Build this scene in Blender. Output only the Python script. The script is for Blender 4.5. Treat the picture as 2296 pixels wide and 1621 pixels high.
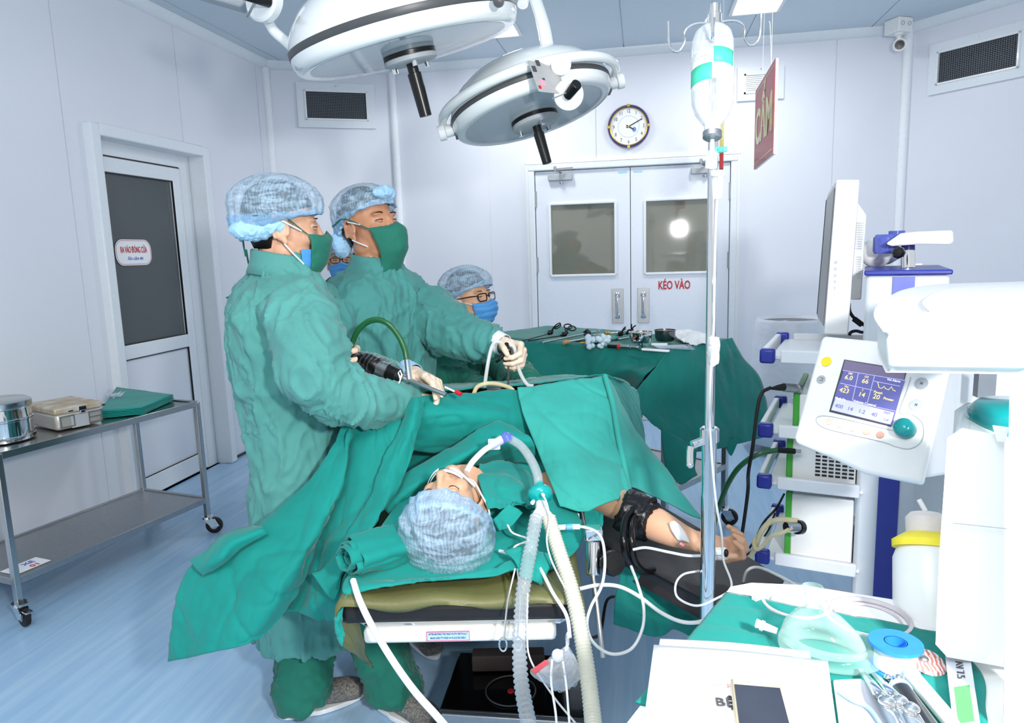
import bpy, math, random
import numpy as np
from mathutils import Vector, Matrix
random.seed(7); RNG = np.random.RandomState(11)
for o in list(bpy.data.objects): bpy.data.objects.remove(o)
SC = bpy.context.scene; COL = SC.collection
PI = math.pi
# ---------------------------------------------------------------- camera
FPX, WPX, HPX, HC = 1590.0, 2296, 1621, 1.45
_a, _b, _c = 0.1843, 0.1540, -0.0306
def _rot():
    ca, sa, cb, sb, cc, sc = math.cos(_a), math.sin(_a), math.cos(_b), math.sin(_b), math.cos(_c), math.sin(_c)
    return np.array([[cc,-sc,0],[sc,cc,0],[0,0,1]]) @ np.array([[1,0,0],[0,cb,-sb],[0,sb,cb]]) @ np.array([[ca,0,sa],[0,1,0],[-sa,0,ca]])
MC = _rot()
def ray(px, py):
    w = MC.T @ np.array([(px-WPX/2)/FPX, (py-HPX/2)/FPX, 1.0]); return np.array([w[0], w[2], -w[1]])
CAMO = np.array([0, 0, HC])
def PD(px, py, d): return ray(px, py)*d + CAMO              # point at a measured distance
def PZ(px, py, z): r = ray(px, py); return r*((z-HC)/r[2]) + CAMO   # point at a height
def PY(px, py, y): r = ray(px, py); return r*(y/r[1]) + CAMO
def PX(px, py, x): r = ray(px, py); return r*(x/r[0]) + CAMO
cam = bpy.data.cameras.new('camera'); camo = bpy.data.objects.new('camera', cam); COL.objects.link(camo)
cam.sensor_width = 36; cam.lens = 36*FPX/WPX; cam.clip_start = .02
cx_ = Vector((MC[0,0], MC[0,2], -MC[0,1])); cy_ = -Vector((MC[1,0], MC[1,2], -MC[1,1])); cz_ = -Vector((MC[2,0], MC[2,2], -MC[2,1]))
mw = Matrix((cx_, cy_, cz_)).transposed().to_4x4(); mw.translation = Vector((0, 0, HC)); camo.matrix_world = mw
SC.camera = camo
# ---------------------------------------------------------------- world, lights, exposure
SC.view_settings.view_transform = 'Standard'; SC.view_settings.look = 'None'
SC.view_settings.gamma = 1; SC.view_settings.use_curve_mapping = False; SC.view_settings.exposure = 0.36
w = bpy.data.worlds.new('world'); SC.world = w; w.use_nodes = True
w.node_tree.nodes['Background'].inputs[0].default_value = (0.90, 0.95, 1.0, 1); w.node_tree.nodes['Background'].inputs[1].default_value = 0.68
def area(name, loc, target, size, power, col=(1,1,1), sy=None):
    l = bpy.data.lights.new(name, 'AREA'); l.energy = power; l.color = col; l.size = size
    if sy: l.shape = 'RECTANGLE'; l.size_y = sy
    o = bpy.data.objects.new(name, l); COL.objects.link(o); o.location = loc
    o.rotation_euler = (Vector(target)-Vector(loc)).to_track_quat('-Z', 'Y').to_euler(); return o
area('camera_flash', (0.60, -0.22, 1.74), (-0.5, 5, 1.0), 0.14, 46)
area('room_light', (-0.4, 0.0, 2.93), (-0.4, 1.4, 0), 1.5, 50, (1,.995,.98))
for q in ((-1.0, 5.2), (0.72, 5.1)):
    area('ceiling_panel_light', (q[0], q[1], 2.93), (q[0], q[1], 0), 0.3, 10, (1,1,1), .3)
# ---------------------------------------------------------------- materials
def L(c):
    if isinstance(c, str): c = [int(c[i:i+2], 16) for i in (0,2,4)]
    return tuple(((x/255)/12.92 if x/255 <= .04045 else ((x/255+.055)/1.055)**2.4) for x in c) + (1,)
MATS = {}
def mat(name, col, rough=.5, metal=0, bump=0, scale=40, var=.04, trans=0, ior=1.45, emit=0, alpha=1, sheen=0, stretch=(1,1,1), spec=.5, coat=0, sss=0, kind='noise', col2=None, detail=3):
    m = bpy.data.materials.new(name); m.use_nodes = True; nt = m.node_tree; N = nt.nodes; K = nt.links
    b = N['Principled BSDF']; c = L(col)
    b.inputs['Roughness'].default_value = rough; b.inputs['Metallic'].default_value = metal
    b.inputs['Specular IOR Level'].default_value = spec; b.inputs['IOR'].default_value = ior
    b.inputs['Transmission Weight'].default_value = trans; b.inputs['Alpha'].default_value = alpha
    b.inputs['Coat Weight'].default_value = coat
    if sheen: b.inputs['Sheen Weight'].default_value = sheen; b.inputs['Sheen Roughness'].default_value = .4
    if sss: b.inputs['Subsurface Weight'].default_value = sss; b.inputs['Subsurface Radius'].default_value = (.01,.004,.002); b.inputs['Subsurface Scale'].default_value = 1
    tc = N.new('ShaderNodeTexCoord'); mp = N.new('ShaderNodeMapping'); mp.inputs['Scale'].default_value = stretch
    K.new(tc.outputs['Object'], mp.inputs[0])
    if kind == 'wave':
        nz = N.new('ShaderNodeTexWave'); nz.inputs['Scale'].default_value = scale; nz.inputs['Distortion'].default_value = 6; nz.inputs['Detail'].default_value = detail
        nz.inputs['Detail Scale'].default_value = 1.5
    else:
        nz = N.new('ShaderNodeTexNoise'); nz.inputs['Scale'].default_value = scale; nz.inputs['Detail'].default_value = detail
    K.new(mp.outputs[0], nz.inputs[0])
    rp = N.new('ShaderNodeValToRGB'); e = rp.color_ramp.elements
    c2 = L(col2) if col2 else tuple(max(0, x*(1-2*var)) for x in c[:3])+(1,)
    c1 = c if col2 else tuple(min(1, x*(1+var)) for x in c[:3])+(1,)
    e[0].position = .3; e[1].position = .7; e[0].color = c2; e[1].color = c1
    K.new(nz.outputs[0], rp.inputs[0]); K.new(rp.outputs[0], b.inputs['Base Color'])
    if bump:
        bp = N.new('ShaderNodeBump'); bp.inputs['Strength'].default_value = min(1, bump); bp.inputs['Distance'].default_value = .002*max(1, bump)
        K.new(nz.outputs[0], bp.inputs['Height']); K.new(bp.outputs[0], b.inputs['Normal'])
    if emit: b.inputs['Emission Strength'].default_value = emit; K.new(rp.outputs[0], b.inputs['Emission Color'])
    MATS[name] = m; return m
def cloth_mat(name, col, weave=900, var=.07, rough=.85, sheen=.15, crease=0, st=(1,1,.4)):
    m = mat(name, col, rough=rough, bump=.25, scale=6, var=var, sheen=sheen, detail=6)
    nt = m.node_tree; N = nt.nodes; K = nt.links; b = N['Principled BSDF']
    n2 = N.new('ShaderNodeTexNoise'); n2.inputs['Scale'].default_value = weave; tc = N.new('ShaderNodeTexCoord'); K.new(tc.outputs['Object'], n2.inputs[0])
    n3 = N.new('ShaderNodeTexNoise'); n3.inputs['Scale'].default_value = 28; n3.inputs['Detail'].default_value = 5; n3.inputs['Distortion'].default_value = 1.2; K.new(tc.outputs['Object'], n3.inputs[0])
    if crease:
        n3.noise_type = 'RIDGED_MULTIFRACTAL'; n3.inputs['Scale'].default_value = 7; n3.inputs['Detail'].default_value = 3; n3.inputs['Distortion'].default_value = .5; n3.inputs['Roughness'].default_value = .45
        m2 = N.new('ShaderNodeMapping'); m2.inputs['Scale'].default_value = st; K.new(tc.outputs['Object'], m2.inputs[0]); K.new(m2.outputs[0], n3.inputs[0])
    ad = N.new('ShaderNodeMath'); ad.operation = 'MULTIPLY_ADD'; ad.inputs[1].default_value = .10 if crease else .25; K.new(n2.outputs[0], ad.inputs[0]); K.new(n3.outputs[0], ad.inputs[2])
    bp = N.new('ShaderNodeBump'); bp.inputs['Strength'].default_value = crease or .35; bp.inputs['Distance'].default_value = .012 if crease else .004
    K.new(ad.outputs[0], bp.inputs['Height']); K.new(bp.outputs[0], b.inputs['Normal']); return m
def glass_mat(name, col, rough=.05, alpha=.35, bump=0, scale=30):
    """clear plastic: mostly see-through with glossy skin, keeps light passing"""
    m = bpy.data.materials.new(name); m.use_nodes = True; nt = m.node_tree; N = nt.nodes; K = nt.links
    b = N['Principled BSDF']; b.inputs['Base Color'].default_value = L(col); b.inputs['Roughness'].default_value = rough
    tr = N.new('ShaderNodeBsdfTransparent'); tr.inputs[0].default_value = (1,1,1,1); mx = N.new('ShaderNodeMixShader'); fr = N.new('ShaderNodeLayerWeight'); fr.inputs[0].default_value = .35
    nz = N.new('ShaderNodeTexNoise'); nz.inputs['Scale'].default_value = scale; tc = N.new('ShaderNodeTexCoord'); K.new(tc.outputs['Object'], nz.inputs[0])
    md = N.new('ShaderNodeMath'); md.operation = 'MULTIPLY_ADD'; md.inputs[1].default_value = .6; md.inputs[2].default_value = alpha; md.use_clamp = True
    K.new(fr.outputs['Facing'], md.inputs[0]); K.new(md.outputs[0], mx.inputs[0]); K.new(tr.outputs[0], mx.inputs[1]); K.new(b.outputs[0], mx.inputs[2])
    if bump:
        bp = N.new('ShaderNodeBump'); bp.inputs['Strength'].default_value = bump; bp.inputs['Distance'].default_value = .01; K.new(nz.outputs[0], bp.inputs['Height']); K.new(bp.outputs[0], b.inputs['Normal'])
    K.new(mx.outputs[0], N['Material Output'].inputs[0]); MATS[name] = m; return m
# ---------------------------------------------------------------- numpy noise
_P = RNG.permutation(256); _P = np.concatenate([_P,_P,_P]); _G = RNG.rand(256)*2-1
def vnoise(p):
    p = np.asarray(p, float); i = np.floor(p).astype(int); f = p-i; u = f*f*f*(f*(f*6-15)+10); i &= 255
    def h(dx,dy,dz): return _G[_P[_P[_P[(i[:,0]+dx)&255]+((i[:,1]+dy)&255)]+((i[:,2]+dz)&255)]]
    x0 = h(0,0,0)*(1-u[:,0])+h(1,0,0)*u[:,0]; x1 = h(0,1,0)*(1-u[:,0])+h(1,1,0)*u[:,0]
    x2 = h(0,0,1)*(1-u[:,0])+h(1,0,1)*u[:,0]; x3 = h(0,1,1)*(1-u[:,0])+h(1,1,1)*u[:,0]
    y0 = x0*(1-u[:,1])+x1*u[:,1]; y1 = x2*(1-u[:,1])+x3*u[:,1]; return y0*(1-u[:,2])+y1*u[:,2]
def fbm(p, o=3):
    s = 0; a = 1
    for k in range(o): s = s + a*vnoise(p*2**k+k*17.3); a *= .5
    return s
def ridge(p, o=3):
    s = 0; a = 1
    for k in range(o): s = s + a*(1-2*np.abs(vnoise(p*2**k+k*31.7)))**3; a *= .55
    return s
# ---------------------------------------------------------------- mesh builder
def nrm(v): v = np.asarray(v, float); n = np.linalg.norm(v); return v/n if n > 1e-9 else v
def frame(d, hint=(0,0,1)):
    d = nrm(d); h = np.asarray(hint, float)
    if abs(np.dot(d, nrm(h))) > .98: h = np.array([1.,0,0]) if abs(d[0]) < .9 else np.array([0,1.,0])
    s = nrm(np.cross(h, d)); u = np.cross(d, s); return s, u, d
def catmull(P, n):
    P = np.asarray(P, float); k = len(P)
    if k < 3: t = np.linspace(0,1,n).reshape((n,)+(1,)*(P.ndim-1)); return P[0]*(1-t)+P[-1]*t
    Q = np.concatenate([(2*P[0]-P[1])[None], P, (2*P[-1]-P[-2])[None]]); t = np.linspace(0, k-1, n); i = np.minimum(t.astype(int), k-2); f = (t-i)[:,None]
    if Q.ndim == 3: f = f[:,:,None]
    a, b, c, d = Q[i], Q[i+1], Q[i+2], Q[i+3]
    return .5*((2*b)+(-a+c)*f+(2*a-5*b+4*c-d)*f*f+(-a+3*b-3*c+d)*f**3)
OWN = {}
class MB:
    def __init__(s): s.v = []; s.f = []; s.n = 0
    def add(s, v, f):
        v = np.asarray(v, float).reshape(-1,3); s.v.append(v); s.f += [tuple(int(i)+s.n for i in q) for q in f]; s.n += len(v); return s
    def box(s, c, sz, R=None):
        c = np.asarray(c, float); h = np.asarray(sz, float)/2
        v = np.array([[x,y,z] for z in (-1,1) for y in (-1,1) for x in (-1,1)])*h
        if R is not None: v = v @ np.asarray(R)          # rows of R are the local axes
        return s.add(v+c, [(0,2,3,1),(4,5,7,6),(0,1,5,4),(2,6,7,3),(0,4,6,2),(1,3,7,5)])
    def boxr(s, c, sz, rz): c_, s_ = math.cos(rz), math.sin(rz); return s.box(c, sz, [[c_,s_,0],[-s_,c_,0],[0,0,1]])
    def beam(s, p, q, w, h, hint=(0,0,1)):
        p, q = np.asarray(p, float), np.asarray(q, float); a, u, d = frame(q-p, hint); return s.box((p+q)/2, (w, h, np.linalg.norm(q-p)), [a, u, d])
    def prism(s, poly, o, u, v, depth):
        """poly in (u,v), extruded along u x v by depth"""
        o, u, v = np.asarray(o, float), nrm(u), nrm(v); w = np.cross(u, v); n = len(poly)
        a = np.array([o+u*p[0]+v*p[1] for p in poly]); b = a+w*depth
        return s.add(np.vstack([a, b]), [tuple(range(n))[::-1], tuple(range(n, 2*n))]+[(i,(i+1)%n,n+(i+1)%n,n+i) for i in range(n)])
    def quad3(s, pts, th=.002):
        """thin slab over a 3-D polygon"""
        p = np.asarray(pts, float); w = nrm(np.cross(p[1]-p[0], p[2]-p[1])); n = len(p)
        return s.add(np.vstack([p-w*th/2, p+w*th/2]), [tuple(range(n))[::-1], tuple(range(n, 2*n))]+[(i,(i+1)%n,n+(i+1)%n,n+i) for i in range(n)])
    def cyl(s, p, q, r0, r1=None, n=20):
        r1 = r0 if r1 is None else r1; return s.sweep([p, q], [r0, r1], n)
    def sweep(s, pts, r, n=12, caps=True, flat=1.0, hint=(0,0,1), closed=False):
        P = np.asarray(pts, float); k = len(P); r = np.full(k, r) if np.isscalar(r) else np.asarray(r, float)
        T = np.zeros_like(P); T[1:-1] = P[2:]-P[:-2] if k > 2 else 0; T[0] = P[1]-P[0]; T[-1] = P[-1]-P[-2]
        if closed: T[0] = T[-1] = P[1]-P[-2]
        T = np.array([nrm(t) for t in T]); a, u, _ = frame(T[0], hint); A = []
        for i in range(k):
            a = nrm(a-T[i]*np.dot(a, T[i])); u = np.cross(T[i], a); A.append((a, u))
        t = np.linspace(0, 2*PI, n, endpoint=False); V = []
        for i in range(k): V += [P[i]+r[i]*(A[i][0]*math.cos(x)+A[i][1]*math.sin(x)*flat) for x in t]
        F = [(i*n+j, i*n+(j+1)%n, (i+1)*n+(j+1)%n, (i+1)*n+j) for i in range(k-1) for j in range(n)]
        if caps and not closed: F += [tuple(range(n))[::-1], tuple(range((k-1)*n, k*n))]
        return s.add(V, F)
    def tube(s, pts, r, n=10, m=None, **k):
        P = np.asarray(pts, float); L_ = np.linalg.norm(np.diff(P, axis=0), axis=1).sum(); m = m or int(min(220, max(12, len(P)*6)))
        R = r if np.isscalar(r) else np.interp(np.linspace(0,1,m), np.linspace(0,1,len(r)), r)
        return s.sweep(catmull(P, m), R, n, **k)
    def lathe(s, prof, o, ax=(0,0,1), n=32, hint=(1,0,0), sx=1, sy=1, close=False):
        o = np.asarray(o, float); a, u, d = frame(ax, hint); t = np.linspace(0, 2*PI, n, endpoint=False); k = len(prof); V = []
        for r, h in prof: r = max(r, 1e-5); V += [o+d*h+r*(a*math.cos(x)*sx+u*math.sin(x)*sy) for x in t]
        F = [(i*n+j, i*n+(j+1)%n, (i+1)*n+(j+1)%n, (i+1)*n+j) for i in range(k-1) for j in range(n)]
        if close: F += [((k-1)*n+j, (k-1)*n+(j+1)%n, (j+1)%n, j) for j in range(n)]
        else: F += [tuple(range(n))[::-1], tuple(range((k-1)*n, k*n))]
        return s.add(V, F)
    def ell(s, c, r, R=None, n=16, m=10):
        c = np.asarray(c, float); V = []; r = np.full(3, r) if np.isscalar(r) else np.asarray(r, float)
        for i in range(m+1):
            p = PI*i/m; rr = max(math.sin(p), 1e-4)
            V += [(rr*math.cos(2*PI*j/n), rr*math.sin(2*PI*j/n), math.cos(p)) for j in range(n)]
        V = np.array(V)*r
        if R is not None: V = V @ np.asarray(R)
        return s.add(V+c, [(i*n+j, (i+1)*n+j, (i+1)*n+(j+1)%n, i*n+(j+1)%n) for i in range(m) for j in range(n)]+[tuple(range(n)), tuple(range(m*n,(m+1)*n))[::-1]])
    def grid(s, G, wrap=False):
        G = np.asarray(G, float); a, b = G.shape[:2]; bb = b if wrap else b-1
        return s.add(G.reshape(-1,3), [(i*b+j, i*b+(j+1)%b, (i+1)*b+(j+1)%b, (i+1)*b+j) for i in range(a-1) for j in range(bb)])
    def arr(s): return np.vstack(s.v)
    def build(s, name, m, parent=None, smooth=True, bevel=0, sub=0, solid=0, label=None, cat=None, group=None, kind=None, base=None, ang=35, off=0):
        V = s.arr()
        if parent is not None: org = OWN[parent.name]
        elif base is not None: org = np.asarray(base, float)
        else: org = np.array([(V[:,0].min()+V[:,0].max())/2, (V[:,1].min()+V[:,1].max())/2, V[:,2].min()])
        me = bpy.data.meshes.new(name); me.from_pydata((V-org).tolist(), [], s.f); me.update()
        me.materials.append(m)
        if smooth:
            me.polygons.foreach_set('use_smooth', [True]*len(me.polygons)); me.set_sharp_from_angle(angle=math.radians(ang))
        o = bpy.data.objects.new(name, me); COL.objects.link(o); OWN[o.name] = org
        if parent is not None: o.parent = parent
        else: o.location = org
        if solid: q = o.modifiers.new('s', 'SOLIDIFY'); q.thickness = solid; q.offset = off
        if bevel: q = o.modifiers.new('b', 'BEVEL'); q.width = bevel; q.segments = 2; q.limit_method = 'ANGLE'; q.angle_limit = math.radians(40)
        if sub: q = o.modifiers.new('u', 'SUBSURF'); q.levels = q.render_levels = sub
        if label: o['label'] = label
        if cat: o['category'] = cat
        if group: o['group'] = group
        if kind: o['kind'] = kind
        return o
def thing(name, loc, label=None, cat=None, group=None, kind=None):
    o = bpy.data.objects.new(name, None); COL.objects.link(o); o.location = [float(x) for x in loc]; o.empty_display_size = .1; OWN[o.name] = np.asarray(loc, float)
    for k, x in (('label',label),('category',cat),('group',group),('kind',kind)):
        if x: o[k] = x
    return o
def sheet(rows, nr=40, nc=40):
    """cloth surface through a net of (px,py,distance) handles -> world grid"""
    C = np.array([[PD(*q) for q in r] for r in rows]); A = catmull(C, nr); return np.swapaxes(catmull(np.swapaxes(A,0,1), nc),0,1)
def wrinkle(G, amp=.006, sc=(6,6,6), o=3, seed=0, rid=.6, edge=False):
    G = np.asarray(G, float); a, b = G.shape[:2]
    du = np.gradient(G, axis=1); dv = np.gradient(G, axis=0); n = np.cross(du, dv); n /= np.linalg.norm(n, axis=2, keepdims=True)+1e-9
    p = G.reshape(-1,3)*np.asarray(sc)+seed*7.7; h = (rid*ridge(p, o)+(1-rid)*fbm(p, o)+.45*np.exp(-(vnoise(p*.6+p[:,[1,2,0]]*.35+3.3)/.07)**2)).reshape(a, b, 1)
    return G+n*h*amp
def text(body, name, m, parent, o, u, v, size, ext=.0006, font=None, sx=1, align='CENTER', **kw):
    """lettering lying in the plane (u,v) at o"""
    cu = bpy.data.curves.new(name, 'FONT'); cu.body = body; cu.size = size; cu.extrude = ext; cu.align_x = align; cu.align_y = 'CENTER'; cu.resolution_u = 3
    if kw.get('bold'): cu.offset = size*kw['bold']
    if kw.get('shear'): cu.shear = kw['shear']
    t = bpy.data.objects.new('tmp', cu); COL.objects.link(t); bpy.context.view_layer.update()
    me = bpy.data.meshes.new_from_object(t.evaluated_get(bpy.context.evaluated_depsgraph_get())); bpy.data.objects.remove(t)
    n = len(me.vertices); V = np.zeros(n*3); me.vertices.foreach_get('co', V); V = V.reshape(-1,3)
    u, v = nrm(u), nrm(v); w = np.cross(u, v); W = np.asarray(o, float)+V[:,:1]*u*sx+V[:,1:2]*v+V[:,2:]*w
    mb = MB(); mb.add(W, [tuple(p.vertices) for p in me.polygons]); bpy.data.meshes.remove(me)
    return mb.build(name, m, parent, smooth=False)
# ---------------------------------------------------------------- palette
M_wall = mat('wall_panel_paint', (231,233,240), rough=.38, bump=.02, scale=3, var=.006)
M_seam = mat('white_joint_strip', (246,247,250), rough=.5, var=.01)
M_trim = mat('cool_white_aluminium', (232,236,240), rough=.35, var=.01)
M_ceil = mat('ceiling_panel_paint', (208,220,228), rough=.55, var=.01)
M_white = mat('white_gloss_enamel', (240,241,241), rough=.22, var=.008, coat=.3)
M_wplastic = mat('white_plastic', (240,240,238), rough=.35, var=.01)
M_grey = mat('grey_plastic', (176,180,184), rough=.45, var=.02)
M_dgrey = mat('dark_grey_plastic', (70,72,74), rough=.4, var=.03)
M_black = mat('black_plastic', (16,15,16), rough=.3, var=.05)
M_steel = mat('brushed_steel', (196,196,194), rough=.22, metal=1, var=.04, scale=60, stretch=(1,1,12), bump=.05)
M_satin = mat('satin_steel', (178,180,182), rough=.42, metal=1, var=.04, scale=60)
M_chrome = mat('chrome', (226,228,230), rough=.07, metal=1, var=.01)
M_dsteel = mat('smoked_steel', (120,120,122), rough=.25, metal=1, var=.08, scale=12)
M_red = mat('red_print', (196,30,40), rough=.5, var=.03)
M_bluep = mat('blue_print', (60,100,190), rough=.5, var=.03)
M_blue = mat('deep_blue_plastic', (44,54,150), rough=.3, var=.03)
M_green = mat('green_plastic', (70,170,60), rough=.4, var=.03)
M_teal = mat('teal_plastic', (0,128,130), rough=.2, var=.03, coat=.4)
# floor: blue wood-grain vinyl
def floor_mat():
    m = mat('blue_woodgrain_vinyl', (176,206,230), rough=.25, scale=3.2, col2=(146,184,218), stretch=(6,.35,1), detail=6, spec=.5)
    N = m.node_tree.nodes; K = m.node_tree.links
    for n in N:
        if n.type == 'MAPPING': n.inputs['Rotation'].default_value = (0,0,.75)
        if n.type == 'TEX_NOISE': n.inputs['Distortion'].default_value = .6; n.inputs['Roughness'].default_value = .65
    return m
M_floor = floor_mat()
XL, YB, ZC = -2.96, 5.97, 3.0
X1, Y1, X2, X3 = -2.96, 5.50, -2.06, 1.93                      # chamfer corners
XR, YR = 4.1, 3.35
f = MB(); f.box((0.3, 2.2, -.05), (8.2, 8.6, .1)); f.build('floor', M_floor, kind='structure', smooth=False)
def wall(name, p, q, joints, z0=0, z1=ZC, th=.08, holes=()):
    """panel wall from p to q seen from the room; joints = distances along it; holes = (a,b,z0,z1)"""
    p, q = np.array(p+(0,), float), np.array(q+(0,), float); u = nrm(q-p); Ln = np.linalg.norm(q-p); n = np.array([u[1], -u[0], 0])   # n towards the room
    root = thing(name, p+u*Ln/2, kind='structure')
    b = MB()
    cuts = sorted(set([0, Ln]+[h[0] for h in holes]+[h[1] for h in holes]))
    def seg(mb, a, c, za, zb, off, t): 
        if c-a > .001 and zb-za > .001: mb.box(p+u*(a+c)/2+np.array([0,0,(za+zb)/2])-n*(off+t/2), (c-a, t, zb-za), [u, -n, (0,0,1)])
    for a, c in zip(cuts[:-1], cuts[1:]):
        hs = [h for h in holes if h[0] <= a+1e-4 and h[1] >= c-1e-4]
        if hs: seg(b, a, c, z0, hs[0][2], .008, th); seg(b, a, c, hs[0][3], z1, .008, th)
        else: seg(b, a, c, z0, z1, .008, th)
    b.build('backing_strip', M_seam, root, smooth=False)
    J = [0]+[j for j in joints if 0 < j < Ln]+[Ln]; g = .0035
    for a, c in zip(J[:-1], J[1:]):
        pb = MB(); cc = sorted(set([a+g, c-g]+[x for h in holes for x in h[:2] if a+g < x < c-g]))
        for s, e in zip(cc[:-1], cc[1:]):
            hs = [h for h in holes if h[0] <= s+1e-4 and h[1] >= e-1e-4]
            if hs: seg(pb, s, e, z0, hs[0][2], 0, .0075); seg(pb, s, e, hs[0][3], z1, 0, .0075)
            else: seg(pb, s, e, z0, z1, 0, .0075)
        if pb.n: pb.build('panel', M_wall, root, smooth=False)
    return root, p, u, n
DY0, DY1, DZ1 = 3.56, 4.50, 2.15                                  # left doorway
DBX0, DBX1, DBZ = -.89, .70, 2.12                                  # double door
wl = wall('wall_left', (XL, 0.2), (X1, Y1), [x-.2 for x in (.4,1.4,2.4,3.36,4.36,5.36)], holes=[(DY0-.2, DY1-.2, 0, DZ1)])
wc = wall('wall_back_left', (X1, Y1), (X2, YB), [])
wb = wall('wall_back', (X2, YB), (X3, YB), [x-X2 for x in (-1.26,-.366,.53,1.437)], holes=[(DBX0-X2, DBX1-X2, 0, DBZ)])
wr = wall('wall_back_right', (X3, YB), (XR, YR), [1.6])
# ceiling of long panels
c = thing('ceiling', (0, 3, ZC), kind='structure')
b = MB(); b.box((.5, 3.2, ZC+.06), (7.6, 6.2, .1)); b.build('backing_strip', M_seam, c, smooth=False)
js = [-3.6,-2.82,-1.94,-1.055,-.14,.77,1.66,2.55,3.5,4.3]
LP = [(-1.17,-.86,5.0,5.36),(.59,.90,4.98,5.32)]
for a, e in zip(js[:-1], js[1:]):
    q = MB(); q.box(((a+e)/2, 3.2, ZC+.005), (e-a-.008, 6.1, .01)); q.build('panel', M_ceil, c, smooth=False)
# cove and corner strips
def strip(name, p, q, w, h, m=M_trim, **k): s = MB(); s.beam(p, q, w, h); return s.build(name, m, kind='structure', bevel=.008, **k)
def cove(name, p, q, n):
    u = nrm(np.array(q)-np.array(p)); n = nrm(n); s = MB()
    prof = [(0,0),(.055,0),(.052,-.018),(.035,-.04),(.015,-.058),(0,-.06)]; P0, P1 = np.array(p, float), np.array(q, float)
    A = [P0+n*a+np.array([0,0,z]) for a, z in prof]; B = [P1+n*a+np.array([0,0,z]) for a, z in prof]; k = len(prof)
    s.add(A+B, [tuple(range(k)), tuple(range(k,2*k))[::-1]]+[(i,k+i,k+(i+1)%k,(i+1)%k) for i in range(k)]); s.build(name, M_trim, kind='structure', ang=50)
cove('trim_1', (XL, .2, ZC), (X1, Y1+.01, ZC), (1,0,0)); cove('trim_2', (X1, Y1, ZC), (X2, YB, ZC), (.47,-.9,0)); cove('trim_3', (X2, YB, ZC), (X3, YB, ZC), (0,-1,0)); cove('trim_4', (X3, YB, ZC), (XR, YR, ZC), wr[3])
for i, (x, y) in enumerate(((X1+.012, Y1-.012), (X2+.005, YB-.02), (X3-.005, YB-.02))):
    s = MB(); s.cyl((x, y, 0), (x, y, ZC-.05), .032, n=12); s.build('trim_%d' % (5+i), M_seam, kind='structure')
M_base = mat('dark_floor_gap', (60,62,66), rough=.7)
for nm, p, q in (('baseboard_left', (XL+.004, .3, .012), (XL+.004, DY0-.12, .012)), ('baseboard_left_rear', (XL+.004, DY1+.12, .012), (X1+.004, Y1, .012)), ('baseboard_back_left', (X1, Y1-.004, .012), (X2, YB-.006, .012)), ('baseboard_back', (X2, YB-.004, .012), (DBX0-.08, YB-.004, .012)), ('baseboard_back_right', (DBX1+.1, YB-.004, .012), (X3, YB-.004, .012))):
    strip(nm, p, q, .024, .012, M_base)
# ceiling lamps
M_lamp = mat('lit_diffuser', (255,255,255), emit=7, var=0)
for a, e, y0, y1 in LP:
    t = thing('ceiling_light', ((a+e)/2, (y0+y1)/2, ZC), 'square lit ceiling panel light '+('behind the large surgical lamp' if a < 0 else 'above the hanging red sign'), 'ceiling light')
    s = MB(); s.box(((a+e)/2, (y0+y1)/2, ZC-.006), (e-a-.04, y1-y0-.04, .008)); s.build('diffuser', M_lamp, t, smooth=False)
    s = MB()
    for (p, q) in (((a,y0),(e,y0)),((a,y1),(e,y1)),((a,y0),(a,y1)),((e,y0),(e,y1))): s.beam((*p, ZC-.008), (*q, ZC-.008), .025, .016)
    s.build('frame', M_trim, t, bevel=.003)
# ------------------------------------------------ left door (white aluminium, glazed)
def LP3(y, z, off=0): return np.array([XL+off, y, z])
fr = thing('door_1', (XL, (DY0+DY1)/2, 0), kind='structure', label=None)
s = MB()      # outer architrave and deep reveal
for y in (DY0-.035, DY1+.03): s.box((XL+.02, y, DZ1/2+.03), (.06, .07, DZ1+.06))
s.box((XL+.02, (DY0+DY1)/2, DZ1+.03), (.06, DY1-DY0, .07)); s.build('architrave', M_trim, fr, bevel=.008)
s = MB(); RV = -.16
for y in (DY0-.005, DY1+.005): s.box((XL+RV/2, y, DZ1/2), (-RV, .02, DZ1))
s.box((XL+RV/2, (DY0+DY1)/2, DZ1+.005), (-RV, DY1-DY0, .02)); s.build('reveal', M_grey if False else M_trim, fr, bevel=.003)
s = MB(); J0, J1, JZ = DY0+.02, DY1-.13, DZ1-.09; XD = XL-.10
s.box((XD, DY1-.07, DZ1/2), (.07, .12, DZ1)); s.box((XD, (DY0+DY1-.13)/2, DZ1-.045), (.069, DY1-DY0-.131, .09)); s.build('jamb', M_trim, fr, bevel=.006)
XD2 = XD+.02
sy0, sy1, sz0, sz1 = J0, J1, .012, JZ-.004; fw = .085; mz0, mz1 = .88, .965
s = MB()
s.box((XD2, sy0+fw/2, (sz0+sz1)/2), (.05, fw, sz1-sz0)); s.box((XD2, sy1-fw/2, (sz0+sz1)/2), (.05, fw, sz1-sz0)); s.box((XD2, (sy0+sy1)/2, sz1-fw/2), (.05, sy1-sy0-2*fw, fw))
s.box((XD2, (sy0+sy1)/2, sz0+.06), (.05, sy1-sy0-2*fw, .12)); s.box((XD2, (sy0+sy1)/2, (mz0+mz1)/2), (.05, sy1-sy0-2*fw, mz1-mz0))
leaf = s.build('door_leaf', M_trim, fr, bevel=.004)
s = MB()      # black gaskets
def ring(mb, x, y0, y1, z0, z1, w=.006, d=.012):
    for p, q in (((y0,z0),(y1,z0)),((y0,z1),(y1,z1)),((y0,z0),(y0,z1)),((y1,z0),(y1,z1))): mb.beam((x,p[0],p[1]), (x,q[0],q[1]), w, d)
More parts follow.
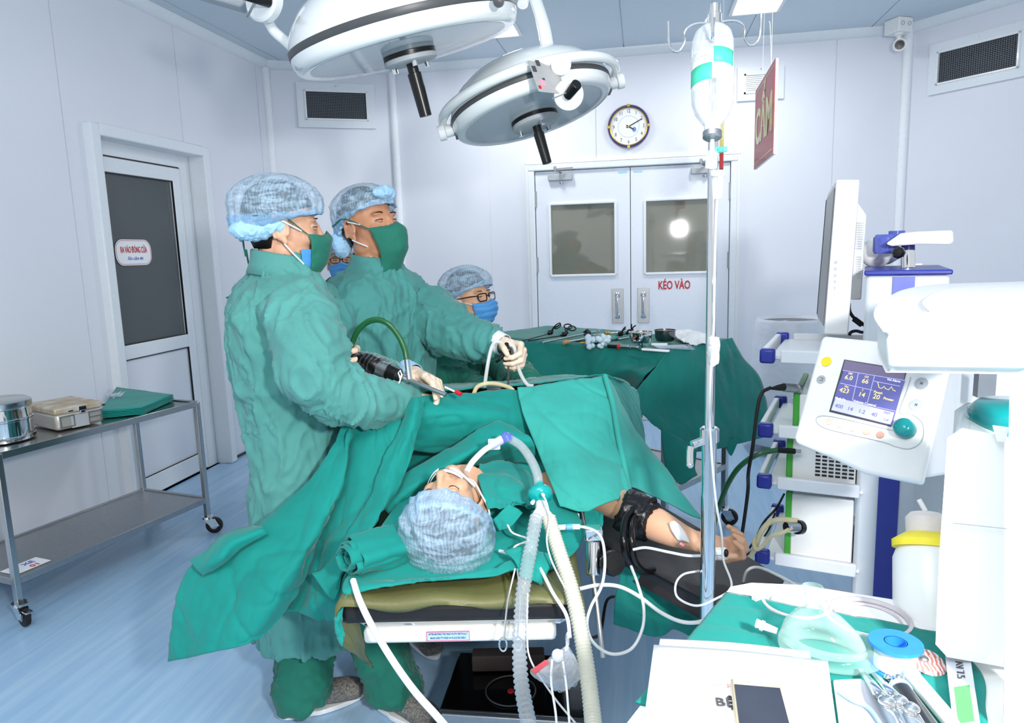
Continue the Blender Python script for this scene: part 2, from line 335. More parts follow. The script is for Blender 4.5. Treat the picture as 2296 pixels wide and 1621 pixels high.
ring(s, XD2+.018, sy0+fw, sy1-fw, mz1, sz1-fw); ring(s, XD2+.018, sy0+fw, sy1-fw, sz0+.12, mz0, .004); ring(s, XD2+.012, sy0-.004, sy1+.004, sz0, sz1+.004, .006, .014)
s.build('gasket', M_black, fr, smooth=False)
s = MB(); s.box((XD2, (sy0+sy1)/2, (sz0+.12+mz0)/2), (.02, sy1-sy0-2*fw, mz0-sz0-.12)); s.build('lower_panel', M_wall, leaf, smooth=False)
M_glassd = glass_mat('door_glass', (96,104,106), rough=.03, alpha=.30)
s = MB(); s.box((XD2, (sy0+sy1)/2, (mz1+sz1-fw)/2), (.006, sy1-sy0-2*fw, sz1-fw-mz1)); s.build('pane', M_glassd, leaf, smooth=False)
# oval sign stuck on the pane
sc_ = PX(300, 566, XD2+.008); t = thing('door_sign', sc_, 'white oval door sign with red and blue lettering on the left door pane', 'sign')
hw, hh = .155, .077; n = 14
def stadium(w, h, r): return [(w-r+r*math.cos(a), h-r+r*math.sin(a)) for a in np.linspace(0,PI/2,8)]+[(-w+r+r*math.cos(a), h-r+r*math.sin(a)) for a in np.linspace(PI/2,PI,8)]+[(-w+r+r*math.cos(a), -h+r+r*math.sin(a)) for a in np.linspace(PI,1.5*PI,8)]+[(w-r+r*math.cos(a), -h+r+r*math.sin(a)) for a in np.linspace(1.5*PI,2*PI,8)]
M_signw = mat('white_sign_film', (245,245,246), rough=.5, var=0)
s = MB(); s.prism(stadium(hw, hh, .06), sc_, (0,1,0), (0,0,1), .002); s.build('sign_plate', M_signw, t, smooth=False)
s = MB(); s.sweep([sc_+np.array([.0025, p[0], p[1]]) for p in stadium(hw-.007, hh-.007, .053)]+[sc_+np.array([.0025, hw-.007, hh-.06])], .0012, 4, closed=True); s.build('red_outline', M_red, t)
text('RA VÀO ĐÓNG CỬA', 'red_lettering', M_red, t, sc_+np.array([.003, 0, .014]), (0,1,0), (0,0,1), .052, sx=.47, bold=.01)
text('Xin cảm ơn', 'blue_lettering', M_bluep, t, sc_+np.array([.003, .005, -.036]), (0,1,0), (0,0,1), .03, sx=.95, shear=.35)
# corridor seen through the glass
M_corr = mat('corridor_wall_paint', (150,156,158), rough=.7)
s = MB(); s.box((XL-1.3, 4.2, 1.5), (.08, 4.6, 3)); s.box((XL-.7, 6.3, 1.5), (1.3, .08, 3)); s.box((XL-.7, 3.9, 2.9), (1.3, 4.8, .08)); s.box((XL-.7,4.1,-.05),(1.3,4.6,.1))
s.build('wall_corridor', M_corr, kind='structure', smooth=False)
s = MB()
for y in (4.3, 5.05): s.box((XL-1.24, y, 1.1), (.05, .07, 2.2))
s.box((XL-1.24, 4.68, 2.2), (.05, .82, .07)); s.build('trim_9', M_trim, kind='structure')
t = thing('wall_switch', (XL-1.25, 6.0, 1.35), 'small socket plate on the corridor wall seen through the left door pane', 'socket')
s = MB(); s.box((XL-.7, 6.25, 1.36), (.14, .012, .09)); s.build('faceplate', M_white, t, bevel=.003)
s = MB(); [s.box((XL-.7+q, 6.242, 1.36), (.03,.006,.03)) for q in (-.035,.02)]; s.build('rocker', M_grey, t)
# ------------------------------------------------ double door in the back wall
fr = thing('door_2', ((DBX0+DBX1)/2, YB, 0), kind='structure')
s = MB(); w_ = .05
for x in (DBX0-.01, DBX1+.01): s.box((x, YB-.015, DBZ/2-.0135), (w_, .05, DBZ-.025))
s.box(((DBX0+DBX1)/2, YB-.015, DBZ+.0), (DBX1-DBX0+w_+.02, .05, w_)); s.build('architrave', M_trim, fr, bevel=.008)
s = MB()
for x in (DBX0-.045, DBX1+.045): s.box((x, YB-.006, DBZ/2+.014), (.03, .02, DBZ+.03))
s.box(((DBX0+DBX1)/2, YB-.006, DBZ+.045), (DBX1-DBX0+.12, .02, .03)); s.build('outer_trim', M_white, fr, bevel=.004)
s = MB(); s.box(((DBX0+DBX1)/2, YB+.035, DBZ/2), (DBX1-DBX0-.02, .01, DBZ-.02)); s.build('shadow_gap', M_dgrey, fr, smooth=False)
M_door = mat('door_leaf_paint', (228,232,240), rough=.32, var=.008)
M_pane = mat('dusky_mirror_glass', (126,126,112), rough=.04, metal=0, spec=1, coat=1, var=.05, scale=2)
mid = (DBX0+DBX1)/2; LX0, LX1, LZ = DBX0+.02, DBX1-.02, DBZ-.035
for side, (a, e) in enumerate(((LX0, mid-.003), (mid+.003, LX1))):
    wx0, wx1 = ((-.755, -.215) if side == 0 else (.02, .56)); wz0, wz1 = 1.235, 1.825; s = MB(); yk = YB+.012
    s.box(((a+wx0)/2, yk, LZ/2+.005), (wx0-a, .035, LZ)); s.box(((wx1+e)/2, yk, LZ/2+.005), (e-wx1, .035, LZ))
    s.box(((wx0+wx1)/2, yk, wz0/2+.005), (wx1-wx0, .035, wz0)); s.box(((wx0+wx1)/2, yk, (wz1+LZ)/2+.005), (wx1-wx0, .035, LZ-wz1))
    lf = s.build('door_leaf', M_door, fr, smooth=False)
    s = MB()
    for p, q in (((wx0,wz0),(wx1,wz0)),((wx0,wz1),(wx1,wz1)),((wx0,wz0),(wx0,wz1)),((wx1,wz0),(wx1,wz1))): s.beam((p[0],YB-.008,p[1]), (q[0],YB-.008,q[1]), .028, .022)
    s.build('window_frame', M_trim, lf, bevel=.006)
    s = MB(); s.box(((wx0+wx1)/2, YB+.012, (wz0+wz1)/2), (wx1-wx0, .008, wz1-wz0)); s.build('pane', M_pane, lf, smooth=False)
    hx = -.155-.045 if side == 0 else -.095+.06+.045
    hx = -.203 if side == 0 else .008
    s = MB(); s.box((hx, YB-.009, .975), (.095, .006, .29)); s.build('push_plate', M_satin, lf, bevel=.002)
    s = MB(); s.tube([(hx, YB-.012, 1.065),(hx, YB-.05, 1.062),(hx, YB-.062, 1.03),(hx, YB-.062, .93),(hx, YB-.05, .892),(hx, YB-.012, .888)], .011, 12)
    s.lathe([(.024,0),(.024,.006),(.016,.012)], (hx, YB-.012, 1.065), (0,-1,0)); s.lathe([(.024,0),(.024,.006),(.016,.012)], (hx, YB-.012, .888), (0,-1,0)); s.build('pull_handle', M_chrome, lf)
    hg = a-.004 if side == 0 else e+.004
    for hz in (1.87, 1.33, .55):
        s = MB(); s.cyl((hg, YB-.012, hz-.065), (hg, YB-.012, hz+.065), .010, n=10); s.box((hg, YB-.006, hz), (.03,.004,.13)); s.build('hinge', M_satin, lf)
    # closer: body, pinion, folding arm
    cxx = -.66 if side == 0 else .48; d = 1
    s = MB(); s.box((cxx, YB-.03, 2.035), (.2, .045, .05)); body = s.build('door_closer', M_grey, lf, bevel=.006)
    s = MB(); s.cyl((cxx+.01, YB-.03, 2.0), (cxx+.01, YB-.03, 1.985), .016); s.beam((cxx+.01, YB-.035, 2.07), (cxx-.03, YB-.12, 2.09), .016, .008); s.beam((cxx-.03, YB-.12, 2.095), (cxx+.11, YB-.03, 2.11), .014, .007)
    s.cyl((cxx-.03, YB-.12, 2.08), (cxx-.03, YB-.12, 2.115), .011); s.box((cxx+.11, YB-.025, 2.11), (.03,.02,.03)); s.build('closer_arm', M_satin, lf)
    s = MB(); s.box(((mid-.06) if side == 0 else mid+.06, YB-.007, 2.055), (.07, .002, .014)); s.build('pale_blue_sticker', mat('pale_blue_film', (160,220,245)), lf, smooth=False)
text('KÉO VÀO', 'red_lettering', M_red, fr, (.255, YB-.0085, 1.135), (1,0,0), (0,0,1), .094, sx=.63, bold=.02)
# ------------------------------------------------ vents
M_mesh = mat('dark_mesh', (104,110,118), rough=.5)
def vent(corners, cols, rows, label, n, slats=False):
    """corners: TL,TR,BR,BL world points of the outer frame; n = towards the room"""
    TL, TR, BR, BL = [np.array(c, float) for c in corners]; t = thing('wall_vent', (BL+BR)/2, label, 'vent'); u = nrm(TR-TL); v = nrm(TL-BL); Wd = np.linalg.norm(TR-TL); Hd = np.linalg.norm(TL-BL); n = nrm(n)
    def at(a, b, o=0): return BL+u*a+v*b+n*o
    m = .06 if not slats else .05
    s = MB()
    for (a0,b0,a1,b1) in ((0,m/2,Wd,m/2),(0,Hd-m/2,Wd,Hd-m/2)): s.beam(at(a0,b0,.01), at(a1,b1,.01), m, .02, hint=n)
    for (a0,b0,a1,b1) in ((m/2,m,m/2,Hd-m),(Wd-m/2,m,Wd-m/2,Hd-m)): s.beam(at(a0,b0,.01), at(a1,b1,.01), m, .02, hint=n)
    s.build('frame', M_trim, t, smooth=False)
    s = MB(); k = m+.012
    for (a0,b0,a1,b1) in ((m,k-.006,Wd-m,k-.006),(m,Hd-k+.006,Wd-m,Hd-k+.006),(k-.006,m,k-.006,Hd-m),(Wd-k+.006,m,Wd-k+.006,Hd-m)): s.beam(at(a0,b0,.018), at(a1,b1,.018), .012, .024, hint=n)
    s.build('inner_frame', M_white, t, smooth=False)
    s = MB(); s.box(at(Wd/2, Hd/2, -.0), (Wd-2*m, Hd-2*m, .004), [u, v, n]); s.build('dark_back', M_black, t, smooth=False)
    if slats:
        for i in range(cols):
            b = k+(Hd-2*k)*(i+.5)/cols; s = MB(); s.box(at(Wd/2, b, .012), (Wd-2*k, .011, .012), [u, v, n]); s.build('slat', M_white, t, smooth=False)
    else:
        s = MB()
        for i in range(1, cols): a = k+(Wd-2*k)*i/cols; s.beam(at(a,k,.012), at(a,Hd-k,.012), .0035, .004, hint=n)
        for i in range(1, rows): b = k+(Hd-2*k)*i/rows; s.beam(at(k,b,.014), at(Wd-k,b,.014), .0035, .004, hint=n)
        s.build('mesh_grille', M_mesh, t, smooth=False, kind='stuff')
    s = MB(); s.cyl(at(Wd/2, Hd-m/2+.005, .02), at(Wd/2, Hd-m/2+.005, .026), .006); s.build('screw', M_steel, t)
def onplane(px, py, p, n): r = ray(px, py); return CAMO+r*(np.dot(np.asarray(p)-CAMO, n)/np.dot(r, n))
Tq = [onplane(x, y, wc[1]+wc[3]*.003, wc[3]) for x, y in ((663,177),(838,198),(843,293),(669,282))]
def rectify(Q): # keep it a true upright rectangle
    Q = [np.array(q) for q in Q]; zt = (Q[0][2]+Q[1][2])/2; zb = (Q[2][2]+Q[3][2])/2; l = (Q[0]+Q[3])/2; r = (Q[1]+Q[2])/2
    return [np.array([l[0],l[1],zt]), np.array([r[0],r[1],zt]), np.array([r[0],r[1],zb]), np.array([l[0],l[1],zb])]
vent(rectify(Tq), 34, 17, 'dark mesh vent in a white frame high on the left corner wall', wc[3])
Tq = [onplane(x, y, wr[1]+wr[3]*.003, wr[3]) for x, y in ((2086,106),(2312,40),(2316,170),(2084,213))]
vent(rectify(Tq), 34, 17, 'dark mesh vent in a white frame at the right edge of the view', wr[3])
Tq = [PY(x, y, YB-.003) for x, y in ((1653,153),(1757,147),(1757,221),(1652,229))]
vent(rectify(Tq), 9, 0, 'small white slatted vent behind the hanging red sign', (0,-1,0), slats=True)
# ------------------------------------------------ clock
cc = PY(1409.5, 284, YB-.004); CR = .166
t = thing('wall_clock', cc, 'round wall clock with blue and gold rim above the double door', 'clock'); nY = np.array([0,-1.,0])
M_clockr = mat('navy_rim', (38,44,110), rough=.25, coat=.5); M_gold = mat('gold_rim', (186,150,70), rough=.3, metal=.8)
s = MB(); s.lathe([(CR-.02,0),(CR,0),(CR,.02),(CR-.006,.032),(CR-.014,.03),(CR-.018,.016)], cc, nY, 56, close=True); s.build('rim', M_clockr, t)
s = MB(); s.lathe([(CR-.024,.0),(CR-.014,.0),(CR-.014,.022),(CR-.024,.018)], cc, nY, 56, close=True)
for k in range(4): a = k*PI/2; s.box(cc+nY*.02+np.array([math.cos(a),0,math.sin(a)])*(CR-.008), (.02,.03,.02)); 
s.build('gold_ring', M_gold, t)
s = MB(); s.lathe([(CR-.016,0),(CR-.016,.006),(0,.006)], cc, nY, 48); s.build('dial', M_signw, t, smooth=False)
for h in range(1, 13):
    a = PI/2-h*PI/6; text(str(h), 'numeral', M_dgrey, t, cc+nY*.0075+np.array([math.cos(a)*.118,0,math.sin(a)*.118]), (1,0,0), (0,0,1), .04, sx=.75, ext=.0003)
s = MB(); s.lathe([(.082,.0065),(.084,.0065),(.084,.0075),(.082,.0075)], cc, nY, 40, close=True); s.build('dial_circle', M_grey, t)
for nm, a, ln, wd in (('minute_hand', math.radians(27), .118, .007), ('hour_hand', math.radians(-32), .05, .009)):
    d = np.array([math.cos(a),0,math.sin(a)]); s = MB(); s.beam(cc+nY*.011-d*.02, cc+nY*.011+d*ln, wd, .002, hint=nY); s.build(nm, M_black, t, smooth=False)
s = MB(); s.lathe([(.02,.007),(.02,.009),(0,.009)], cc+np.array([.045,0,-.025]), nY, 20, sy=.75); s.build('blue_emblem', mat('pale_blue_emblem', (120,160,220)), t)
s = MB(); s.cyl(cc+nY*.008, cc+nY*.014, .006); s.build('hand_pin', M_gold, t)
# ------------------------------------------------ ceiling camera
cc = np.array([1.80, 5.78, ZC]); t = thing('ceiling_camera', cc, 'small white security camera under the ceiling in the right corner', 'camera')
s = MB(); s.boxr(cc-np.array([0,0,.05]), (.13,.13,.10), .5); s.build('junction_box', M_wplastic, t, bevel=.008)
s = MB()
for q in (-.03,.03): s.lathe([(.012,0),(.015,0),(.015,.003),(.012,.003)], cc+np.array([q*math.cos(.5)+.066*math.sin(.5), q*math.sin(.5)-.066*math.cos(.5), -.045]), (math.sin(.5),-math.cos(.5),0), 16, close=True)
s.build('knockout', M_grey, t)
s = MB(); s.lathe([(.03,0),(.03,-.012),(.014,-.02),(.012,-.05),(.02,-.065)], cc-np.array([0,.02,.10]), (0,0,1), 20); s.build('bracket', M_wplastic, t)
hd = cc+np.array([0,-.04,-.185]); ax = nrm(np.array([-.25,-1,-.15])); s = MB(); s.lathe([(.0,-.08),(.03,-.08),(.042,-.05),(.042,.03),(.036,.03),(.034,.02),(0,.02)], hd, ax, 24); s.build('housing', M_wplastic, t)
s = MB(); s.lathe([(.03,.02),(.03,.028),(0,.03)], hd, ax, 24); s.build('lens', M_black, t)
A3 = lambda *x: np.array(x, float)
M_rubber = mat('black_rubber', (22,20,22), rough=.55, var=.1)
M_clear = glass_mat('clear_plastic', (235,240,242), alpha=.18)
M_frost = glass_mat('frosted_plastic', (236,238,240), rough=.25, alpha=.55)
M_teal_c = cloth_mat('teal_drape_cotton', (0,134,125), crease=.25, st=(.7,.7,.5)); M_teal_l = cloth_mat('washed_teal_cotton', (50,160,149), crease=.2, st=(.7,.7,.5)); M_teal_m = cloth_mat('mid_teal_cotton', (12,142,133))
M_teal_d = cloth_mat('deep_teal_cotton', (0,116,107), crease=.3, st=(.8,.8,.5))
# ---------------------------------------------------------------- casters and trolleys
def caster(parent, p, yaw=0.6, r=.045, lock=False, m=None):
    """swivel caster under point p (p.z = leg end); wheel rests on z=0"""
    p = A3(*p); d = A3(math.cos(yaw), math.sin(yaw), 0); s_ = A3(-math.sin(yaw), math.cos(yaw), 0); c = A3(p[0], p[1], r)+d*.03
    s = MB(); s.cyl(p+(0,0,.0), p-(0,0,.012), .028, .03, 16); s.cyl(p-(0,0,.0), p+(0,0,.03), .012, n=12)
    for q in (-1, 1): s.prism([(-.03,p[2]-.012-r),(.03,p[2]-.012-r),(.05,0),(.012,-.01)], c+s_*q*.017-s_*.0015+A3(0,0,0)-d*.018, d, (0,0,1), .003)
    o = s.build('caster', m or M_chrome, parent)
    w = MB(); w.lathe([(r-.012,-.012),(r,-.009),(r,.009),(r-.012,.012)], c, s_, 24); w.build('wheel', M_rubber, o)
    w = MB(); w.lathe([(0,-.0135),(.02,-.0135),(.02,.0135),(0,.0135)], c, s_, 16); w.build('hub', M_satin, o)
    if lock: w = MB(); w.box(c+d*.035+A3(0,0,.028), (.05,.03,.006), [d, s_, (0,0,1)]); w.box(c+A3(0,0,.05), (.04,.036,.012), [d, s_, (0,0,1)]); w.build('brake_pedal', M_steel, o, bevel=.002)
    return o
def trolley(name, label, group, c, u, v, zt, zs, leg=.025, cz=.095, locks=()):
    """c = four plan corners; tray at zt, shelf at zs"""
    c = [A3(*q, 0) for q in c]; t = thing(name, sum(c)/4, label, 'trolley', group)
    for nm, z in (('top_tray', zt), ('shelf', zs)):
        s = MB(); s.quad3([q+(0,0,z-.006) for q in c], .003)
        for i in range(4): a, b = c[i], c[(i+1)%4]; s.beam(a+(0,0,z-.014), b+(0,0,z-.014), .022, .03)
        s.build(nm, M_steel if nm == 'top_tray' else M_satin, t, bevel=.002)
    for i, q in enumerate(c):
        s = MB(); s.box(q+(0,0,(zt+cz)/2-.004), (leg, leg, zt-cz), [u, v, (0,0,1)]); l = s.build('leg', M_steel, t, bevel=.003)
    for i, q in enumerate(c): caster(t, (q[0], q[1], cz), yaw=[.3,-.4,2.2,1.2][i], lock=i in locks, r=.043)
    return t
ce = A3(-2.30,3.28); u = nrm(A3(-.21,-.98)); v = nrm(A3(-.98,.21)); Lc, Wc = 1.0, .46
cc4 = [ce, ce+u*Lc, ce+u*Lc+v*Wc, ce+v*Wc]; U3 = A3(*u,0); V3 = A3(*v,0); ZT = .725
trolley('steel_trolley', 'stainless steel two-tier trolley standing in front of the left door', None, cc4, U3, V3, ZT, .20, locks=(1,))
s = MB(); s.prism([(0,0),(.15,0),(.15,.10),(0,.10)], A3(*(ce+u*.98+v*.03), .1975)+A3(0,0,0), -U3, V3, .0008 ); lb = s.build('shelf_card', M_signw, None, smooth=False, label='white card with red and blue lettering lying on the steel trolley shelf', cat='card')
text('01', 'red_lettering', M_red, lb, A3(*(ce+u*.885+v*.05), .200), -U3, V3*-1 if False else V3, .04)
text('XE', 'blue_lettering', M_bluep, lb, A3(*(ce+u*.885+v*.095), .200), -U3, V3, .04)
# steel drum
p = PZ(8, 985, ZT); s = MB(); R_ = .115; s.lathe([(R_,0),(R_+.004,.004),(R_+.004,.02),(R_,.024),(R_,.085),(R_+.003,.088),(R_+.003,.094),(R_,.097),(R_-.004,.135),(R_-.004,.14)], p, n=48)
dr = s.build('steel_drum', M_chrome, label='round stainless steel sterilising drum at the left end of the trolley', cat='drum')
s = MB(); s.lathe([(R_+.001,.138),(R_+.003,.142),(R_+.003,.165),(R_-.01,.174),(0,.176)], p, n=48); s.build('lid', M_steel, dr)
# sterilising box
M_alu = mat('stained_aluminium', (196,192,184), rough=.4, metal=.55, var=.05, scale=7); M_stain = mat('stained_lid', (214,208,194), rough=.45, metal=.25, scale=14, col2=(176,150,110), var=.1)
a = PZ(128, 968, ZT+.001); b = PZ(232, 946, ZT+.001); ub = nrm(b-a); vb = A3(-ub[1], ub[0], 0); lb_ = np.linalg.norm(b-a); dp = .27; hb = .075
t = thing('sterilising_box', (a+b)/2+vb*dp/2, 'dull aluminium sterilising box with brown-stained lid on the trolley', 'box')
s = MB(); s.box((a+b)/2+vb*dp/2+A3(0,0,hb/2), (lb_, dp, hb), [ub, vb, (0,0,1)]); s.build('body', M_alu, t, bevel=.014)
s = MB(); s.box((a+b)/2+vb*dp/2+A3(0,0,hb+.012), (lb_+.008, dp+.008, .03), [ub, vb, (0,0,1)]); s.build('lid', M_stain, t, bevel=.008)
for q in (.23, .83):
    c = a+ub*lb_*q+A3(0,0,.037)-vb*.004; s = MB()
    for da, db, w_, h_ in ((0,.024,.06,.004),(0,-.024,.06,.004),(-.028,0,.004,.048),(.028,0,.004,.048)): s.box(c+ub*da*lb_/.2*1.0+A3(0,0,db), (w_*lb_/.2 if w_ > .01 else w_, .006, h_), [ub, vb, (0,0,1)])
    if q > .5: s.box(c, (.05*lb_/.2, .006, .003), [ub, vb, (0,0,1)])
    s.build('card_frame', M_satin, t)
c = a+ub*lb_*.56+A3(0,0,hb+.01)-vb*.007; s = MB(); s.box(c, (.035,.008,.022), [ub, vb, (0,0,1)]); s.box(c-A3(0,0,.014), (.022,.012,.012), [ub, vb, (0,0,1)]); s.build('latch', M_chrome, t, bevel=.002)
s = MB(); s.box(a+ub*lb_*.32+A3(0,0,hb+.006)-vb*.0045, (.02,.002,.005), [ub, vb, (0,0,1)]); s.build('slot', M_black, t)
s = MB(); s.box((a+b)/2+A3(0,0,.03)-vb*.002, (.075,.003,.055), [ub, vb, (0,0,1)]); s.build('front_plate', M_grey, t)
# folded towel (layers) + crumpled film
F0, F1, F2, F3 = PZ(222,938,ZT+.003), PZ(318,928,ZT+.003), PZ(388,897,ZT+.003), PZ(262,880,ZT+.003)
s = MB()
for k in range(5):
    j = RNG.rand(4,3)*.006*A3(1,1,0); P4 = [q+j[i]+A3(0,0,k*.007) for i, q in enumerate((F0,F1,F2,F3))]
    C = np.array([[P4[0],(P4[0]+P4[1])/2,P4[1]],[(P4[0]+P4[3])/2,sum(P4)/4,(P4[1]+P4[2])/2],[P4[3],(P4[3]+P4[2])/2,P4[2]]]); G = np.swapaxes(catmull(np.swapaxes(catmull(C,16),0,1),16),0,1); s.grid(wrinkle(G, .002, (14,14,14), seed=k))
s.build('folded_towel', M_teal_m, solid=.004, label='folded teal cotton towel on the right end of the steel trolley', cat='towel')
s = MB(); c = PZ(250, 892, ZT+.04)
for k in range(14): a_ = RNG.rand(3)*A3(.07,.06,.03)-A3(.035,.03,0); b_ = RNG.rand(3)*A3(.05,.05,.03)-.02; s.quad3([c+a_, c+a_+b_, c+a_+b_+RNG.rand(3)*.03], .0006)
M_film = glass_mat('crumpled_film', (225,228,240), rough=.15, alpha=.45)
s.build('crumpled_wrapper', M_film, label='crumpled clear wrapper lying on the folded teal towel', cat='wrapper', kind='stuff', smooth=False)
# ---------------------------------------------------------------- surgical lamps
def lamp_axes(px, py, d, ang, face, back=None):
    c = PD(px, py, d); r = nrm(ray(px, py)); pd_ = PD(px+100*math.cos(ang), py+100*math.sin(ang), d)-PD(px, py, d); pd_ = nrm(pd_-r*np.dot(pd_, r)); n = nrm(pd_*math.sqrt(1-face**2)-r*face); return c, n   # n = light direction (down)
M_dome = mat('lamp_white_enamel', (226,230,230), rough=.12, var=.005, coat=.6)
M_lens = mat('lamp_lens_reflector', (205,212,218), rough=.12, metal=.8, var=.12, scale=9, kind='wave', col2=(170,182,192))
M_glasslens = glass_mat('lamp_lens_glass', (214,222,228), alpha=.18)
def dome(t, c, n, R, hint, band=True, boss=.35):
    s = MB(); pr = [(.865,-.012),(.93,-.022),(.97,.0),(.995,.05),(1.0,.11)]; s.lathe([(r*R, -h*R) for r, h in pr][::-1]+[(.86*R,.012*R)], c, n, 72, hint, close=True); s.build('rim', M_dome, t, ang=60)
    s = MB(); s.lathe([(1.0*R,-.105*R),(1.005*R,-.11*R),(1.005*R,-.165*R),(.99*R,-.17*R)], c, n, 72, hint, close=True); s.build('rubber_band', M_dgrey, t, ang=60)
    s = MB(); s.lathe([(r*R,-h*R) for r, h in ((.995,.165),(.985,.22),(.94,.32),(.84,.44),(.68,.55),(.5,.62),(.3,.66),(.1,.675),(.001,.68))], c, n, 72, hint); s.build('dome', M_dome, t, ang=60)
    s = MB(); s.lathe([(.86*R,-.02*R),(.8*R,-.16*R),(.6*R,-.3*R),(.3*R,-.38*R),(.001,-.4*R)], c, n, 30, hint)
    s.build('reflector', M_lens, t, smooth=False)
    s = MB(); s.lathe([(.87*R,.0),(.87*R,.006),(.001,.010)], c, n, 64, hint); s.build('lens', M_glasslens, t, ang=60)
    b = boss*R; s = MB(); s.lathe([(b*.85,-.01),(b,-.004),(b,.008),(.001,.008)], c, n, 40, hint); s.build('hub_plate', M_frost, t)
    s = MB(); s.lathe([(b*.93,.008),(b*.97,.01),(b*.97,.022),(.001,.022)], c, n, 40, hint); s.build('hub_gasket', M_black, t)
    s = MB(); s.lathe([(b*.95,.022),(b*.98,.024),(b*.98,.036),(b*.9,.040),(.001,.04)], c, n, 40, hint); s.build('hub_disc', M_grey, t)
    a, uu, _ = frame(n, hint)
    for k in range(3):
        w_ = k*2*PI/3+.6; q = c+n*.04+(a*math.cos(w_)+uu*math.sin(w_))*b*.72; s = MB(); s.cyl(q, q+n*.016, .009, n=12); s.build('hub_screw', M_chrome, t)
    return a, uu
def handle(t, c, n, ln, r=.0135):
    s = MB(); s.sweep([c+n*.03, c+n*.05, c+n*(.05+ln*.12), c+n*(.05+ln*.13), c+n*(.05+ln), c+n*(.051+ln)], [r*.9, r*.9, r*.9, r*1.15, r, r*.8], 20); s.build('handle', M_black, t, ang=50)
# large lamp
c1, n1 = lamp_axes(915, 112, 2.2, math.radians(75), .13); R1 = .355
t = thing('surgical_lamp', c1, 'large white domed surgical lamp with grey band, upper left one', 'lamp', 'ceiling-hung surgical lamps')
a1, u1 = dome(t, c1, n1, R1, (1,0,0), boss=.24)
handle(t, c1, n1, .150, .0195)
# small knob at band right + joint
q = PD(1118, 3, 1.93); s = MB(); s.lathe([(0,0),(.012,.0),(.016,.01),(.014,.03),(.0,.035)], q, nrm(CAMO-q)); s.build('band_knob', M_dgrey, t)
s = MB(); s.tube([PD(668,118,2.2), PD(640,92,2.22), PD(612,66,2.24), PD(598,30,2.26), PD(600,-20,2.27)], .0165, 14); s.build('suspension_tube', M_dome, t)
s = MB(); q = PD(603, 5, 2.2); s.lathe([(.001,0),(.055,0),(.062,.006),(.062,.03),(.055,.036),(.001,.036)], q, nrm(PD(560,-8,2.14)-q), 36, hint=(0,0,1), sx=1.15); s.build('joint_disc', M_dome, t)
s = MB(); s.cyl(PD(608,6,2.16), PD(500,-28,2.02), .0165, n=18); s.build('side_handle', M_black, t)
s = MB(); s.cyl(PD(573,2,2.18), PD(555,38,2.16), .004, n=10); s.build('lever', M_satin, t)
s = MB(); q = [PD(470,-20,2.3), PD(560,8,2.3), PD(545,24,2.3), PD(420,-12,2.3)]; s.quad3(q, .05); s.build('control_box', M_grey, t, bevel=.006)
s = MB(); s.tube([PD(1150,-40,2.35), PD(1172,-10,2.32), PD(1172,10,2.3)], .018, 14); s.build('stub_axle', M_wplastic, t)
# small lamp
c2, n2 = lamp_axes(1196, 258, 2.5, math.radians(74), .27); R2 = .288
t2 = thing('surgical_lamp', c2, 'smaller white domed surgical lamp with round rail handle, lower right one', 'lamp', 'ceiling-hung surgical lamps')
a2, u2 = dome(t2, c2, n2, R2, (1,0,0), boss=.30)
handle(t2, c2, n2, .125, .0165)
# rail around the front
s = MB(); rr = R2*1.09; nm = c2-n2*.17*R2; vr = nrm((PD(1300,222,2.5)-PD(1100,275,2.5))); vr = nrm(vr-n2*np.dot(vr,n2)); wr_ = np.cross(n2, vr)
if np.dot(wr_, CAMO-c2) < 0: wr_ = -wr_
pts = [nm-n2*.012+(vr*math.cos(x)+wr_*math.sin(x)*.97)*rr for x in np.linspace(-.02, PI+.02, 40)]
s.sweep(pts, .0165, 16); s.build('rail', M_dome, t2)
for sg in (-1, 1):
    q = nm+vr*sg*rr; s = MB(); s.cyl(q+n2*.02-vr*sg*.0, q+n2*.02+vr*sg*.025, .027, n=24); s.cyl(q+n2*.02-vr*sg*.045, q+n2*.02, .021, n=20); s.build('end_cap', M_dome, t2, bevel=.003)
    s = MB(); s.box(q+n2*.02-vr*sg*.035, (.012,.05,.06), [vr, wr_, n2]); s.build('rail_clamp', M_dgrey, t2)
# arm, control box and joints
s = MB(); s.sweep(catmull([PD(1178,-60,2.45), PD(1200,0,2.4), PD(1219,60,2.36), PD(1229,120,2.33), PD(1238,170,2.31)], 24), .024, 12, flat=.55); s.build('arm', M_dome, t2)
q = PD(1258,145,2.19); dn = nrm(CAMO-q); s = MB(); s.lathe([(.001,0),(.030,0),(.031,.004),(.031,.05),(.001,.05)], q-dn*.04, dn, 32); s.build('upper_joint', M_wplastic, t2, bevel=.002)
q = PD(1275,213,2.17); dn2 = nrm(nrm(CAMO-q)+nrm(PD(1400,213,2.2)-q)*.05); s = MB(); s.lathe([(.001,0),(.044,0),(.046,.004),(.046,.028),(.044,.032),(.001,.032)], q-dn2*.03, dn2, 40); s.build('lower_joint', M_wplastic, t2)
s = MB(); s.cyl(PD(1272,216,2.15), PD(1294,188,2.10), .0145, .0165, 20); s.build('side_handle', M_black, t2, bevel=.003)
s = MB(); s.cyl(PD(1275,206,2.13), PD(1238,221,2.12), .0018, n=8); s.build('lever', M_satin, t2)
s = MB(); s.sweep([PD(1262,155,2.26), PD(1277,212,2.24)], .032, 16, flat=.5); s.build('yoke', M_wplastic, t2)
cq = [PD(1193,150,2.22), PD(1203,128,2.30), PD(1228,192,2.27), PD(1216,218,2.20)]; ex = PD(1243,135,2.18)-PD(1203,128,2.30)
cq = [PD(1191,148,2.15), PD(1205,128,2.18), PD(1230,193,2.15), PD(1217,221,2.12)]
